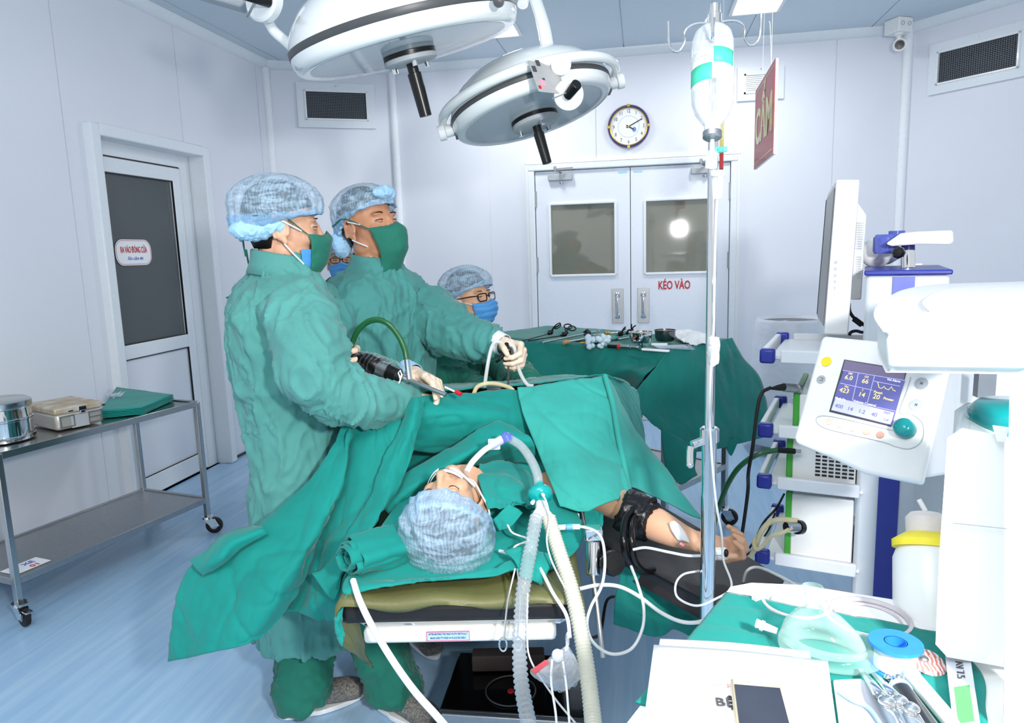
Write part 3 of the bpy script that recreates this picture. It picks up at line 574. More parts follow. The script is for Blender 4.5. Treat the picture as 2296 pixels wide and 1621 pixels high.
fv = (cq[0]+cq[1]-cq[2]-cq[3])/2; hh_ = np.linalg.norm(fv); fv = nrm(fv); fu = cq[1]-cq[0]; fu = nrm(fu-fv*np.dot(fv,fu)); fn = np.cross(fu, fv); fn = fn if np.dot(fn, CAMO-cq[0]) > 0 else -fn
w_c = np.linalg.norm(cq[1]-cq[0]); s = MB(); dn_ = nrm((PD(1242,131,2.22)-cq[1])); cbc = sum(cq)/4
cq = [cbc-fu*w_c/2+fv*hh_/2, cbc+fu*w_c/2+fv*hh_/2, cbc+fu*w_c/2-fv*hh_/2, cbc-fu*w_c/2-fv*hh_/2]; bb = [q+dn_*.058 for q in cq]
s.add(np.array(cq+bb), [(3,2,1,0),(4,5,6,7),(0,1,5,4),(1,2,6,5),(2,3,7,6),(3,0,4,7)]); cbx = s.build('control_box', mat('warm_grey_enamel', (166,166,166), rough=.4), t2, bevel=.0015)
fn = nrm(np.cross(cq[1]-cq[0], cq[3]-cq[0])); fn = fn if np.dot(fn, CAMO-cq[0]) > 0 else -fn
M_pink = mat('pink_lit_key', (255,120,140), emit=.8, var=0)
def onface(x, y): return onplane(x, y, cq[0]+fn*.002, fn)
for (x, y, w_, h_, m_, nm_) in ((1198,154,.013,.02,M_dgrey,'panel_icon'),(1206,141,.013,.02,M_dgrey,'panel_icon'),(1217,186,.012,.022,M_pink,'lit_key'),(1211,195,.008,.01,M_red,'red_key'),(1219,177,.008,.006,M_dgrey,'panel_key')):
    s = MB(); s.box(onface(x, y), (w_, h_, .002), [fu, fv, fn]); s.build(nm_, m_, cbx, smooth=False)
# ---------------------------------------------------------------- hanging signs
M_rsign = mat('red_glossy_board', (196,44,58), rough=.45, var=.03, coat=.15); M_ylw = mat('yellow_print', (222,206,110), rough=.4, coat=.5)
TR, BR, TL, BL = PD(1752,134,2.25), PD(1728,343,2.25), PD(1702,197,2.72), PD(1690,372,2.72)
xr = (TR+BR)/2; xl = (TL+BL)/2; TR, BR = A3(xr[0],xr[1],TR[2]), A3(xr[0],xr[1],BR[2]); dz = TR[2]-BR[2]; TL, BL = A3(xl[0],xl[1],TR[2]), A3(xl[0],xl[1],BR[2])
t = thing('hanging_sign', (BL+BR)/2, 'red board with yellow lettering hanging from the ceiling, turned nearly edge-on', 'sign')
su = nrm(TR-TL); sw = np.linalg.norm(TR-TL); sn = A3(su[1], -su[0], 0); sn = sn if np.dot(sn, CAMO-TL) > 0 else -sn
s = MB(); s.box((TL+BR)/2, (sw, .008, dz), [su, sn, (0,0,1)]); s.build('board', M_white, t, smooth=False)
s = MB(); s.box((TL+BR)/2+sn*.005, (sw, .002, dz), [su, sn, (0,0,1)]); s.build('red_face', M_rsign, t, smooth=False)
s = MB()
for z_ in (-1, 1): s.box((TL+BR)/2+sn*.0065+A3(0,0,z_*(dz/2-.018)), (sw-.04,.001,.003), [su, sn, (0,0,1)])
s.build('yellow_line', M_ylw, t, smooth=False, kind='stuff')
uu = su if np.dot(np.cross(su, (0,0,1)), sn) > 0 else -su
text('CẤM', 'yellow_lettering', M_ylw, t, (TL+BR)/2+sn*.0068+A3(0,0,-.01), uu, (0,0,1), .17, sx=1.15, bold=.03)
s = MB(); m_ = (TL+TR)/2
s.tube([m_+su*.12, PD(1727,60,2.3)+0*m_, PD(1724,48,2.3)], .0012, 6); s.tube([m_-su*.1, A3(m_[0]-su[0]*.05, m_[1]-su[1]*.05, ZC)], .0008, 6); s.tube([m_+su*.12, A3(m_[0]+su[0]*.1, m_[1]+su[1]*.1, ZC)], .0008, 6); s.build('cord', M_wplastic, t, kind='stuff')
t = thing('hanging_sign', PD(1619,375,3.6), 'yellow and red board seen edge-on behind the infusion bottle', 'sign')
a, b = PD(1619,270,3.6), PD(1617,376,3.6); b[:2] = a[:2]; dr_ = nrm(a-CAMO*A3(1,1,0)-A3(0,0,a[2])); dr_ = nrm(A3(a[0]*.96, a[1], 0))
s = MB(); s.beam(a+dr_*.15, b+dr_*.15, .30, .02, hint=A3(-dr_[1], dr_[0], 0)); s.build('board', M_red, t, smooth=False)
s = MB(); s.beam(a+dr_*.15-A3(0,0,0), a+dr_*.15-A3(0,0,.14), .302, .022, hint=A3(-dr_[1], dr_[0], 0)); s.build('yellow_face', M_ylw, t, smooth=False)
s = MB(); s.tube([a+dr_*.15, A3((a+dr_*.15)[0], (a+dr_*.15)[1], ZC)], .001, 6); s.build('cord', M_wplastic, t)
# ---------------------------------------------------------------- infusion stand
PXo, PYo = .145, 1.575
def pole(z): return A3(PXo, PYo, z)
t = thing('infusion_stand', pole(0), 'chrome infusion stand with hooks and clamp lever beside the arm board', 'stand')
s = MB(); s.cyl(pole(.06), pole(1.045), .0165, n=24); s.build('lower_tube', M_chrome, t)
s = MB(); s.cyl(pole(1.0), pole(1.93), .0105, n=20); s.build('upper_tube', M_chrome, t)
s = MB()
for k in range(5): w_ = k*2*PI/5+.3; e = pole(.07)+A3(math.cos(w_), math.sin(w_), 0)*.27; s.beam(pole(.085), e, .028, .018)
s.build('base', M_chrome, t, bevel=.004)
for k in range(5): w_ = k*2*PI/5+.3; caster(t, tuple(pole(.062)+A3(math.cos(w_), math.sin(w_), 0)*.26), yaw=w_, r=.024)
s = MB(); s.lathe([(.0165,0),(.021,.002),(.021,.03),(.0165,.034)], pole(1.02), n=24); s.cyl(pole(1.028), PD(1552,998,1.56), .0095, n=14); q = PD(1549,1000,1.56); s.tube([q, PD(1547,1015,1.56), PD(1547,1042,1.56)], .008, 12); s.ell(PD(1547,1042,1.56), .0085); s.build('clamp_lever', M_chrome, t)
dx = nrm(PD(1700,60,1.5)-PD(1560,72,1.5)); top = pole(1.895)
def hook(a, sgn, nm='hook', dd=None, ln=.075):
    d_ = dd if dd is not None else dx*sgn; s = MB(); P_ = [top, top+d_*ln*.55+A3(0,0,.0), top+d_*ln*.8+A3(0,0,-.012), top+d_*ln*.82+A3(0,0,-.035), top+d_*(ln*.82+.014)+A3(0,0,-.05), top+d_*(ln*.82+.03)+A3(0,0,-.036), top+d_*(ln*.82+.033)+A3(0,0,.01)]
    s.tube(P_, .0026, 10, m=50); s.build(nm, M_chrome, t)
hook(0, -1); hook(0, 1)
fy = A3(dx[1], -dx[0], 0); fy = fy if fy[1] < 0 else -fy
hook(0, 0, dd=nrm(fy-dx*.35), ln=.06); hook(0, 0, dd=nrm(-fy+dx*.4), ln=.06)
s = MB(); s.lathe([(.0105,0),(.0135,0),(.0135,.03),(.008,.034),(.001,.034)], top-A3(0,0,.014), n=20); s.build('top_cap', M_chrome, t)
# gauze tied on the pole
s = MB(); G = sheet([[(1582,757,1.535),(1597,754,1.515),(1613,757,1.535)],[(1585,780,1.53),(1598,785,1.51),(1613,782,1.53)],[(1588,818,1.53),(1600,822,1.515),(1610,815,1.53)]], 14, 10); s.grid(wrinkle(G, .004, (40,40,40))); 
M_gauze = cloth_mat('white_gauze', (238,240,240)); s.build('gauze_strip', M_gauze, solid=.003, label='white gauze strip tied around the infusion stand', cat='gauze')
# bottle
M_bottle = glass_mat('milky_bottle', (232,236,240), rough=.12, alpha=.18); M_liq = glass_mat('clear_liquid', (190,198,204), rough=.03, alpha=.06)
bt = PD(1598, 62, 1.44); bb_ = PD(1597, 325, 1.40); ax = nrm(bb_-bt); ht = np.linalg.norm(bb_-bt); rB = .0415
t = thing('infusion_bottle', bb_, 'hanging infusion bottle with green and white label on the stand', 'bottle')
s = MB(); s.lathe([(.001,.0),(.024,.002),(.037,.016),(rB,.034),(rB,.145),(rB-.001,.165),(.034,.186),(.021,.206),(.016,.212),(.016,.232),(.001,.232)], bt, ax, 40); bo = s.build('bottle_body', M_bottle, t, ang=60)
s = MB(); s.lathe([(.001,.142),(rB-.003,.142),(rB-.003,.165),(.031,.185),(.018,.204),(.012,.23),(.001,.23)], bt, ax, 32); s.build('liquid', M_liq, bo, ang=60)
s = MB(); s.lathe([(.016,.226),(.0185,.227),(.0185,.238),(.015,.241),(.001,.241)], bt, ax, 32); s.build('metal_cap', M_satin, t)
hd_ = nrm(np.cross(ax, nrm(CAMO-bt))); s = MB(); s.sweep([bt-ax*.012+(hd_*math.cos(x)-ax*math.sin(x))*.0135 for x in np.linspace(0,2*PI,25)], .003, 8, closed=True); s.cyl(bt-ax*.001, bt+ax*.004, .008); s.build('hanging_ring', M_frost, t)
# label wrapped on bottle
front = nrm(nrm(CAMO-bt)-ax*np.dot(nrm(CAMO-bt), ax)); sid = np.cross(ax, front)   # sid: to image right?
if np.dot(sid, dx) < 0: sid = -sid
M_lab = mat('white_label', (236,238,236), rough=.5); M_labg = mat('green_label', (70,196,164), rough=.5, var=.03)
def wrap(mb, a0, a1, h0, h1, r, k=14): mb.grid([[bt+ax*h+(front*math.cos(x)+sid*math.sin(x))*r for x in np.linspace(a0,a1,k)] for h in (h0,(h0+h1)/2,h1)])
s = MB(); wrap(s, -1.45, 1.45, .070, .135, rB+.0006, 24); lab = s.build('label', M_lab, bo, solid=.0003)
s = MB(); wrap(s, .05, 1.15, .068, .101, rB+.0012); s.build('green_label_patch', M_labg, bo, solid=.0003)
s = MB(); wrap(s, -1.35, -.02, .101, .136, rB+.0012); s.build('green_label_patch', M_labg, bo, solid=.0003)
text('GLUCOSE', 'label_lettering', M_grey, bo, bt+ax*.086+(front*math.cos(-.5)+sid*math.sin(-.5))*(rB+.0035), nrm(sid*math.cos(-.5)-front*math.sin(-.5)), -ax, .008, sx=.8); text('500 ml', 'label_lettering', M_grey, bo, bt+ax*.116+(front*math.cos(.5)+sid*math.sin(.5))*(rB+.0035), nrm(sid*math.cos(.5)-front*math.sin(.5)), -ax, .007, sx=.8)
# drip set
q0 = bt+ax*.243; q1 = PD(1612,352,1.42); q2 = PD(1609,388,1.43); q3 = PD(1608,444,1.45)
t = thing('drip_set', q3, 'clear drip chamber with green clip and tubing running down the stand', 'tube')
s = MB(); s.cyl(q0, q0+ax*.03, .004, .005); s.lathe([(.006,0),(.0115,.002),(.0115,.034),(.001,.036)], q0+ax*.022, nrm(q2-q1), 20); s.build('spike_chamber', M_clear, t)
s = MB(); s.cyl(q2-nrm(q3-q2)*.004, q2+nrm(q3-q2)*.003, .0155); s.build('collar', M_frost, t)
s = MB(); s.lathe([(.0125,0),(.011,.03),(.0095,.05),(.003,.053)], q2, nrm(q3-q2), 20); s.build('drip_chamber', M_clear, t)
s = MB(); s.beam(PD(1600,335,1.40), PD(1630,335,1.40), .006, .010); s.cyl(PD(1615,332,1.395), PD(1615,342,1.395), .006); s.build('green_clip', M_labg, t, bevel=.002)
M_tube = glass_mat('clear_tubing', (225,228,228), rough=.1, alpha=.5)
s = MB(); s.tube([q3, PD(1605,500,1.46), PD(1602,620,1.48), PD(1600,740,1.49), PD(1593,850,1.51), PD(1592,950,1.52), PD(1598,1050,1.53), PD(1606,1130,1.56), PD(1618,1200,1.62), PD(1622,1255,1.66), PD(1640,1315,1.62), PD(1600,1345,1.6), PD(1560,1358,1.6), PD(1520,1340,1.6), PD(1515,1310,1.62), PD(1532,1288,1.64), PD(1568,1280,1.66)], .0026, 8, m=160); s.build('line', M_tube, t)
# ---------------------------------------------------------------- instrument table under its drape
IC = [A3(.116,3.20), A3(.44,3.68), A3(-.59,4.16), A3(-.90,3.73)]; ZI = .975
iu = nrm(A3(.324,.48)); iv = A3(-iu[1], iu[0])
IC = [A3(.10,3.22), A3(.10,3.22)+iu*.57, A3(.10,3.22)+iu*.57+iv*1.18, A3(.10,3.22)+iv*1.18]
trolley('instrument_table', 'steel instrument table hidden under a teal drape by the double door', None, [q for q in IC], A3(*iu,0), A3(*iv,0), ZI-.012, .33, leg=.028)
s = MB(); c = A3(*(IC[0]+iu*.12+iv*.1), .333); s.box(c, (.16,.12,.001), [A3(*iu,0), A3(*iv,0), (0,0,1)]); lb = s.build('shelf_card', M_signw, smooth=False, label='white card with blue and red lettering on the instrument table shelf', cat='card')
text('BC 109', 'blue_lettering', M_bluep, lb, c+(0,0,.001), A3(*iu,0), A3(*iv,0), .05)
def I(u_, v_, z=0): return A3(*(IC[0]+iu*u_+iv*v_), ZI+z)
# drape: top sheet plus the falls, one cloth
def fall(rows, nr=44, nc=60, amp=.010, sc=(9,9,3), seed=0): return wrinkle(sheet(rows, nr, nc), amp, sc, seed=seed)
s = MB(); G = np.array([[I(u_, v_, .004) for v_ in np.linspace(-.02,1.2,50)] for u_ in np.linspace(-.015,.60,30)]); s.grid(wrinkle(G, .004, (9,9,9), seed=3)-A3(0,0,.004))
# front fall (left part in front hangs longer)
s.grid(fall([[(1120,764,3.72),(1220,768,3.6),(1325,774,3.45),(1410,781,3.3),(1502,789,3.14)],[(1120,800,3.66),(1220,806,3.55),(1325,812,3.4),(1410,815,3.26),(1470,818,3.14)],[(1120,850,3.62),(1220,858,3.5),(1325,852,3.38),(1400,834,3.24),(1445,842,3.12)],[(1120,930,3.6),(1220,935,3.5),(1325,900,3.42),(1390,870,3.4),(1430,872,3.2)]], seed=1))
# right fall with the hanging corner
s.grid(fall([[(1500,787,3.15),(1545,777,3.27),(1600,766,3.42),(1642,757,3.56)],[(1462,835,3.10),(1545,840,3.2),(1610,845,3.34),(1668,800,3.6)],[(1420,893,3.05),(1510,915,3.14),(1610,915,3.28),(1706,850,3.6)],[(1447,932,3.03),(1515,960,3.08),(1620,960,3.26),(1722,928,3.55)],[(1486,965,3.02),(1528,1010,3.06),(1600,1008,3.22),(1716,980,3.5)]], 60, 60, seed=2))
s.grid(fall([[(1482,958,3.02),(1510,975,3.03),(1560,1000,3.08)],[(1487,1010,3.0),(1520,1020,3.02),(1562,1015,3.06)],[(1496,1058,3.0),(1525,1062,3.01),(1560,1050,3.04)],[(1515,1078,3.0),(1530,1086,3.0),(1564,1064,3.02)]], 24, 20, .006, seed=5))
s.grid(fall([[(1618,985,3.3),(1640,985,3.3),(1662,975,3.32)],[(1625,1000,3.3),(1640,1005,3.3),(1655,990,3.3)],[(1636,1020,3.3),(1640,1022,3.3),(1643,1018,3.3)]], 12, 12, .004, seed=6))
s.grid(fall([[(1400,795,3.30),(1450,800,3.2),(1500,790,3.16)],[(1400,830,3.34),(1450,840,3.22),(1480,850,3.14)],[(1400,880,3.42),(1440,890,3.3),(1470,900,3.1)]], 16, 16, .004, seed=7))
# back fall (seen through the gap)
s.grid(fall([[(1325,850,3.9),(1400,850,3.8),(1470,850,3.7)],[(1325,900,3.85),(1400,910,3.7),(1440,910,3.6)],[(1340,960,3.8),(1400,950,3.7),(1440,935,3.6)]], 20, 20, .006, seed=8))
s.build('table_drape', M_teal_d, solid=.004, ang=70, label='deep teal drape covering the instrument table, corner hanging low at right', cat='drape')
va_ = np.dot(PZ(1322,776,ZI)[:2]-IC[0], iv); s = MB(); G = np.array([[I(u_, v_, .012) for v_ in np.linspace(1.2, va_, 40)] for u_ in np.linspace(.56, -.02, 24)]); s.grid(wrinkle(G, .003, (9,9,9), seed=15))
FR = [G[-1][[0,13,26,39]]]+[G[-1][[0,13,26,39]]-A3(0,0,h_)-A3(iu[0],iu[1],0)*o_ for h_, o_ in ((.012,.016),(.06,.024),(.14,.03),(.24,.05))]; s.grid(wrinkle(np.swapaxes(catmull(np.swapaxes(catmull(np.array(FR), 36),0,1), 40),0,1), .007, (7,7,4), seed=9)); s.build('instrument_towel', M_teal_d, solid=.004, ang=70, label='second teal towel hanging over the left front of the instrument table', cat='towel')
# ---- instruments on top
GI = 'laparoscopic instruments on the instrument table'
def on(px, py, z=0): return PZ(px, py, ZI+.016+z)
def lap(tip, grip, m, label, fl=1, ring=True):
    a, b = on(*tip, .006), on(*grip, .014); d = nrm(b-a); t = thing('laparoscopic_instrument', (a+b)/2, label, 'instrument', None); sd = A3(-d[1], d[0], 0)*fl
    s = MB(); s.cyl(a, b, .0028, n=10); s.build('shaft', m, t)
    s = MB(); s.ell(b+d*.01+A3(0,0,.006), (.016,.016,.014)); s.cyl(b-d*.01, b+d*.03+A3(0,0,.012), .008, n=12); s.build('rotating_knob', M_black, t)
    for k, (q, r) in enumerate(((.06,.0), (.035,.05))):
        s = MB(); c = b+d*(.07-.02*k)+sd*q*(.6 if k else .2)+A3(0,0,.028+.012*k); s.tube([b+d*.02+A3(0,0,.012), (b+c)/2+A3(0,0,.01), c-d*.02], .0035, 8)
        if ring: s.sweep([c+(d*math.cos(x)*.024+(sd*.7+A3(0,0,.7))*math.sin(x)*.016) for x in np.linspace(0,2*PI,25)], .0035, 8, closed=True)
        s.build('grip', M_black, t)
    return t
lap((1172,764),(1232,748), M_black, 'black laparoscopic grasper, farthest left on the instrument table', -1)
lap((1184,764),(1262,752), M_black, 'black laparoscopic grasper beside the farthest left one, rings upright', 1)
def rod(p, q, m, label, r=.004, cat='instrument', nm='trocar_sleeve', extra=None):
    a, b = on(*p, .006), on(*q, .008); t = thing(nm, (a+b)/2, label, cat); s = MB(); s.cyl(a, b, r, n=12); s.build('shaft', m, t)
    if extra:
        for (x, r_, h_, mm) in extra: c = a+(b-a)*x; d = nrm(b-a); s = MB(); s.cyl(c-d*h_, c+d*h_, r_, n=14); s.ell(c+A3(0,0,r_*.8), r_*.7); s.build('valve_knob', mm, t)
    return t
rod((1217,768),(1336,743), M_steel, 'long steel tube instrument with a black collar midway', .0045, extra=[(.82,.016,.016,M_black)])
rod((1262,769),(1352,752), M_steel, 'steel tube instrument with a wooden-coloured end', .0045, extra=[(.08,.009,.02,mat('tan_tip',(196,150,90)))])
rod((1290,766),(1330,762), M_black, 'short black rod lying beside the fluffy cotton', .003)
rod((1386,761),(1418,755), M_steel, 'short steel tube behind the gold-rimmed bowl', .005, extra=[(.9,.008,.012,M_grey)])
rod((1330,752),(1392,745), M_steel, 'steel clamp with a ring and yellow collar', .0035, extra=[(.5,.011,.014,M_gold)])
s = MB(); c = on(1349,745,.03); s.sweep([c+(dx*math.cos(x)+A3(0,0,1)*math.sin(x))*.017 for x in np.linspace(0,2*PI,25)], .0018, 8, closed=True); s.cyl(c-A3(0,0,.017), c-A3(0,0,.03), .002, n=8); s.build('ring_handle', M_chrome, label='upright steel ring of a scissor handle on the table', cat='instrument')
lap((1382,752),(1390,751), M_black, 'short black instrument handle near the table middle', 1, ring=False)
lap((1398,750),(1408,747), M_black, 'short black instrument handle nearer the dark bowl', -1, ring=False)
s = MB(); c = on(1306,768,.004); s.box(c, (.022,.014,.006)); s.build('yellow_tag', mat('yellow_plastic', (240,180,40)), label='tiny yellow tag at the front edge of the instrument table', cat='tag', bevel=.002)
s = MB()
for k in range(26): s.ell(on(1342,766,.022)+(RNG.rand(3)-.5)*A3(.11,.03,.045), .010+.006*RNG.rand(), n=8, m=6)
s.build('cotton_wad', mat('fluffy_cotton', (200,220,232), rough=.9, bump=1, scale=90), label='pale blue fluffy cotton wad at the front edge of the instrument table', cat='cotton', kind='stuff')
def bowl(px, py, r, h, m, label, inner, foot=False):
    c = on(px, py); t = thing('steel_bowl', c, label, 'bowl'); s = MB(); f = .02 if foot else 0; pr = [(r*.55,0),(r*.6,.004),(r*.3,.01),(r*.3,.016)] if foot else [(r*.8,0)]
    s.lathe(pr+[(r*.82,f),(r*.97,f+h*.3),(r,h+f-.006),(r*1.06,h+f-.003),(r*1.06,h+f),(r*.96,h+f),(r*.9,f+h*.3),(r*.5,f+.006),(.001,f+.006)], c, n=40); s.build('body', m, t)
    s = MB(); s.lathe([(r*.93,f+h-.004),(r*.86,f+h*.35),(r*.5,f+.009),(.001,f+.009)], c, n=32); s.build('lining', inner, t); return t
bowl(1436,777,.052,.05, M_chrome, 'footed shiny steel bowl with a golden inside', M_gold, True)
bowl(1491,764,.050,.055, M_dsteel, 'dark steel bowl standing behind the shiny footed one', M_dsteel)
s = MB(); G = sheet([[(1510,738,3.75),(1560,742,3.7),(1600,752,3.5)],[(1518,757,3.5),(1562,748,3.45),(1606,752,3.35)],[(1545,768,3.35),(1570,771,3.3),(1600,766,3.25)]], 24, 24); s.grid(wrinkle(G, .012, (22,22,22), seed=4)); s.build('gauze_pile', M_gauze, solid=.004, label='crumpled white gauze piled at the right end of the instrument table', cat='gauze')
for (a, b, lbl) in (((1460,772),(1497,772),'folded white gauze swab beside the footed bowl'),((1440,783),(1500,787),'long white gauze strip at the table front edge')):
    p, q = on(*a, .005), on(*b, .005); s = MB(); s.beam(p, q, .02, .01); s.build('gauze_swab', M_gauze, bevel=.003, label=lbl, cat='gauze')
for k in range(4):
    p, q = on(1466+4*k, 776+2*k, .004), on(1538+3*k, 774+3*k, .006); t = thing('steel_forceps', (p+q)/2, ['steel forceps, nearest the front edge, at the right end of the instrument table','steel forceps, second from the front edge, at the right end of the instrument table','steel forceps, third from the front edge, at the right end of the instrument table','steel forceps, farthest from the front edge, at the right end of the instrument table'][k], 'forceps', 'steel forceps on the instrument table'); s = MB(); s.cyl(p, q, .0025, .003, 8); s.cyl(p+A3(.004,.008,0), q, .002, .003, 8); s.build('jaw', M_chrome, t)
    s = MB(); s.sweep([q+(dx*math.cos(x)+fy*math.sin(x))*.011+dx*.01 for x in np.linspace(0,2*PI,17)], .0016, 6, closed=True); s.build('finger_ring', M_chrome, t)
for k in range(3):
    p, q = on(1363+26*k, 776+k, .006), on(1385+22*k, 777+k, .006); t = thing('tube_coupling', (p+q)/2, ['black and red coupling next to the cotton wad','steel coupling between cotton wad and footed bowl','steel coupling directly left of the footed bowl'][k], 'coupling'); s = MB(); s.cyl(p, q, .009, n=14); s.build('barrel', [M_black, M_steel, M_steel][k], t); s = MB(); s.cyl(q, q+nrm(q-p)*.012, .011, n=14); s.build('end_knob', [M_red, M_chrome, M_chrome][k], t)
# ---------------------------------------------------------------- waste bin with bag
bc = PD(1772, 720, 4.9); bc = A3(bc[0], bc[1], 0); t = thing('waste_bin', bc, 'round waste bin lined with a translucent white bag by the back wall', 'bin'); bz = PD(1772,716,4.9)[2]
s = MB(); s.lathe([(.001,.0),(.17,.0),(.2,bz-.02),(.205,bz-.01),(.195,bz-.01),(.165,.02),(.001,.02)], bc, n=40); s.build('bucket', M_grey, t)
M_bag = glass_mat('frosted_bag_film', (226,230,238), rough=.35, alpha=.8, bump=.6, scale=14)
ts = np.linspace(0, 2*PI, 97)[:-1]; G = np.array([[bc+A3(math.cos(x)*r*(1+.015*math.sin(9*x+h*9)+.02*vnoise([[x*3,h*6,0]])[0]), math.sin(x)*r*(1+.02*math.sin(7*x)), h) for x in ts] for r, h in ((.17,bz-.12),(.2,bz-.02),(.215,bz+.01),(.228,bz-.01),(.228,bz-.10),(.236,bz-.13),(.25,bz-.3),(.27,bz-.5),(.285,.08))])
s = MB(); s.grid(G, wrap=True); s.build('bag', M_bag, t, solid=.001, ang=70)
# ---------------------------------------------------------------- endoscopy tower
ps = math.radians(16); tu = A3(math.cos(ps), -math.sin(ps), 0); tv = A3(math.sin(ps), math.cos(ps), 0); T0 = PD(1712, 790, 2.2); T0 = A3(T0[0], T0[1], 0)
def T(u_, v_, z): return T0+tu*u_+tv*v_+A3(0,0,z)
TR_ = [tu, tv, (0,0,1)]
t = thing('endoscopy_tower', T(.3,.23,0), 'white endoscopy trolley with blue-cornered shelves at right', 'trolley'); TW = t
M_lgrey = mat('light_grey_enamel', (206,212,218), rough=.4, var=.01); M_wh = mat('white_shelf_enamel', (236,238,242), rough=.35, var=.01)
colL, colR = .275, .485
for z in (1.118, .882, .715, .462):
    s = MB(); s.box(T(colL/2+.02,.22,z-.018), (colL,.43,.012), TR_)
    for vv in (.0, .44): s.box(T(colL/2+.03,vv,z-.012), (colL-.04,.018,.04), TR_)
    s.box(T(.0,.22,z-.012), (.018,.40,.04), TR_); sh = s.build('shelf', M_wh, t, bevel=.004)
    for vv in (.0, .44): s = MB(); s.box(T(.012,vv,z-.011), (.045,.034,.046), TR_); s.build('blue_corner', M_blue, sh, bevel=.008)
s = MB(); s.box(T((colL+colR)/2,.22,.72), (colR-colL,.40,1.26), TR_); s.build('column', M_lgrey, t, bevel=.012)
s = MB(); s.box(T(.362,.018,.66), (.055,.008,1.0), TR_); s.build('blue_stripe', M_blue, t)
s = MB(); s.box(T(.38,.22,1.357), (.22,.42,.014), TR_); s.build('blue_cap', M_blue, t, bevel=.004)
s = MB(); s.box(T(.372,.016,1.29), (.055,.009,.11), TR_); s.build('blue_badge', mat('mid_blue_plastic', (104,112,196)), t)
s = MB(); s.box(T(.24,.22,.13), (.52,.5,.08), TR_); s.build('base', M_lgrey, t, bevel=.02)
for (a_, b_) in ((.05,.02),(.05,.42),(.45,.02),(.45,.42)): caster(t, tuple(T(a_,b_,.095)), yaw=.4, r=.04)
# steel post, white arm, joints, knob
pt = PD(2036, 600, 2.2); s = MB(); s.cyl(A3(pt[0],pt[1],1.362), PD(2036,568,2.2), .020, n=24); s.cyl(PD(2036,568,2.2), PD(2036,560,2.2), .0175, n=24); s.build('post', M_chrome, t)
s = MB(); s.cyl(PD(2036,562,2.2), PD(2036,546,2.2), .019, n=24); s.build('post_cap', mat('navy_plastic', (26,34,96), rough=.2), t)
s = MB(); s.add([*[PD(x, y, 2.15) for x, y in ((1985,547),(2020,523),(2060,519),(2137,516),(2138,540),(2133,549),(2060,548),(2000,552))], *[PD(x, y, 2.24) for x, y in ((1985,547),(2020,523),(2060,519),(2137,516),(2138,540),(2133,549),(2060,548),(2000,552))]], [tuple(range(8)), tuple(range(8,16))[::-1]]+[(i,8+i,8+(i+1)%8,(i+1)%8) for i in range(8)]); s.build('monitor_arm', M_wplastic, t, bevel=.008)
s = MB(); s.lathe([(.001,0),(.034,.0),(.038,.01),(.038,.05),(.03,.06),(.001,.06)], PD(1987,547,2.25)-A3(0,0,.03), n=30); s.lathe([(.001,0),(.024,.0),(.024,.045),(.001,.045)], PD(2010,535,2.3)-A3(0,0,.02), n=24); s.build('blue_joint', mat('blue_joint_plastic', (84,96,176), rough=.15), t)
s = MB(); s.ell(PD(1965,567,2.36), (.05,.045,.05)); s.sweep([PD(1945,565,2.36), PD(1985,570,2.38), PD(2018,562,2.4)], [.052,.05,.03], 20, flat=.7); s.build('arm_joint', M_wplastic, t)
s = MB(); s.lathe([(.001,0),(.012,0),(.018,.006),(.018,.018),(.013,.024),(.001,.026)], PD(2018,566,2.12), nrm(PD(1995,568,2.06)-PD(2018,566,2.12)), 8); s.build('clamp_knob', M_black, t)
s = MB(); s.box(PD(2055,597,2.4), (.03,.05,.02), TR_); s.build('rear_block', M_wh, t)
# monitor
mt = thing('monitor', PD(1880,752,2.3), 'white flat medical monitor seen from its side above the tower', 'monitor')
A_, B_, C_, D_ = PD(1876,402,2.18), PD(1928,402,2.2), PD(1902,752,2.16), PD(1848,750,2.14)
off = PD(1856,432,2.62)-A_
def hexa(mb, q, w_): q = [np.array(x) for x in q]; return mb.add(q+[x+w_ for x in q], [(3,2,1,0),(4,5,6,7),(0,1,5,4),(1,2,6,5),(2,3,7,6),(3,0,4,7)])
s = MB(); hexa(s, (A_,B_,C_,D_), off); s.build('housing', M_wplastic, mt, bevel=.006)
sx_ = nrm(B_-A_); s = MB(); hexa(s, (A_-sx_*.004+off*.08+(D_-A_)*.05, A_+off*.08+(D_-A_)*.05, A_+off*.08+(D_-A_)*.95, A_-sx_*.004+off*.08+(D_-A_)*.95), off*.86); s.build('screen', mat('grey_lcd', (150,146,148), rough=.3), mt, smooth=False)
s = MB(); hexa(s, (A_-sx_*.006+off*.97+(D_-A_)*.06, A_-sx_*.001+off*.97+(D_-A_)*.06, A_-sx_*.001+off*.97+(D_-A_)*.94, A_-sx_*.006+off*.97+(D_-A_)*.94), off*.02); s.build('bezel_edge', M_dgrey, mt, smooth=False)
q = [PD(1924,455,2.26), PD(1943,482,2.28), PD(1931,672,2.25), PD(1908,672,2.24)]; s = MB(); hexa(s, q, off*.7); s.build('rear_housing', M_wplastic, mt, bevel=.004)
s = MB()
for i in range(22):
    for j in range(5): y = 500+i*5.2+(14 if i > 11 else 0); c = PD(1922+j*3.6-(i*.45), y, 2.253); s.box(c, (.002,.003,.003))
s.build('vent_holes', M_grey, mt, kind='stuff', smooth=False)
for (x, y) in ((1874.5,588),(1873,603),(1872,618),(1871,632),(1869.5,646),(1868,661),(1867,684)):
    c = PD(x, y, 2.158); s = MB(); s.lathe([(.0035,0),(.0045,.001),(.0035,.002),(.001,.0015)], c, nrm(CAMO-c), 14); s.build('button', M_grey, mt)
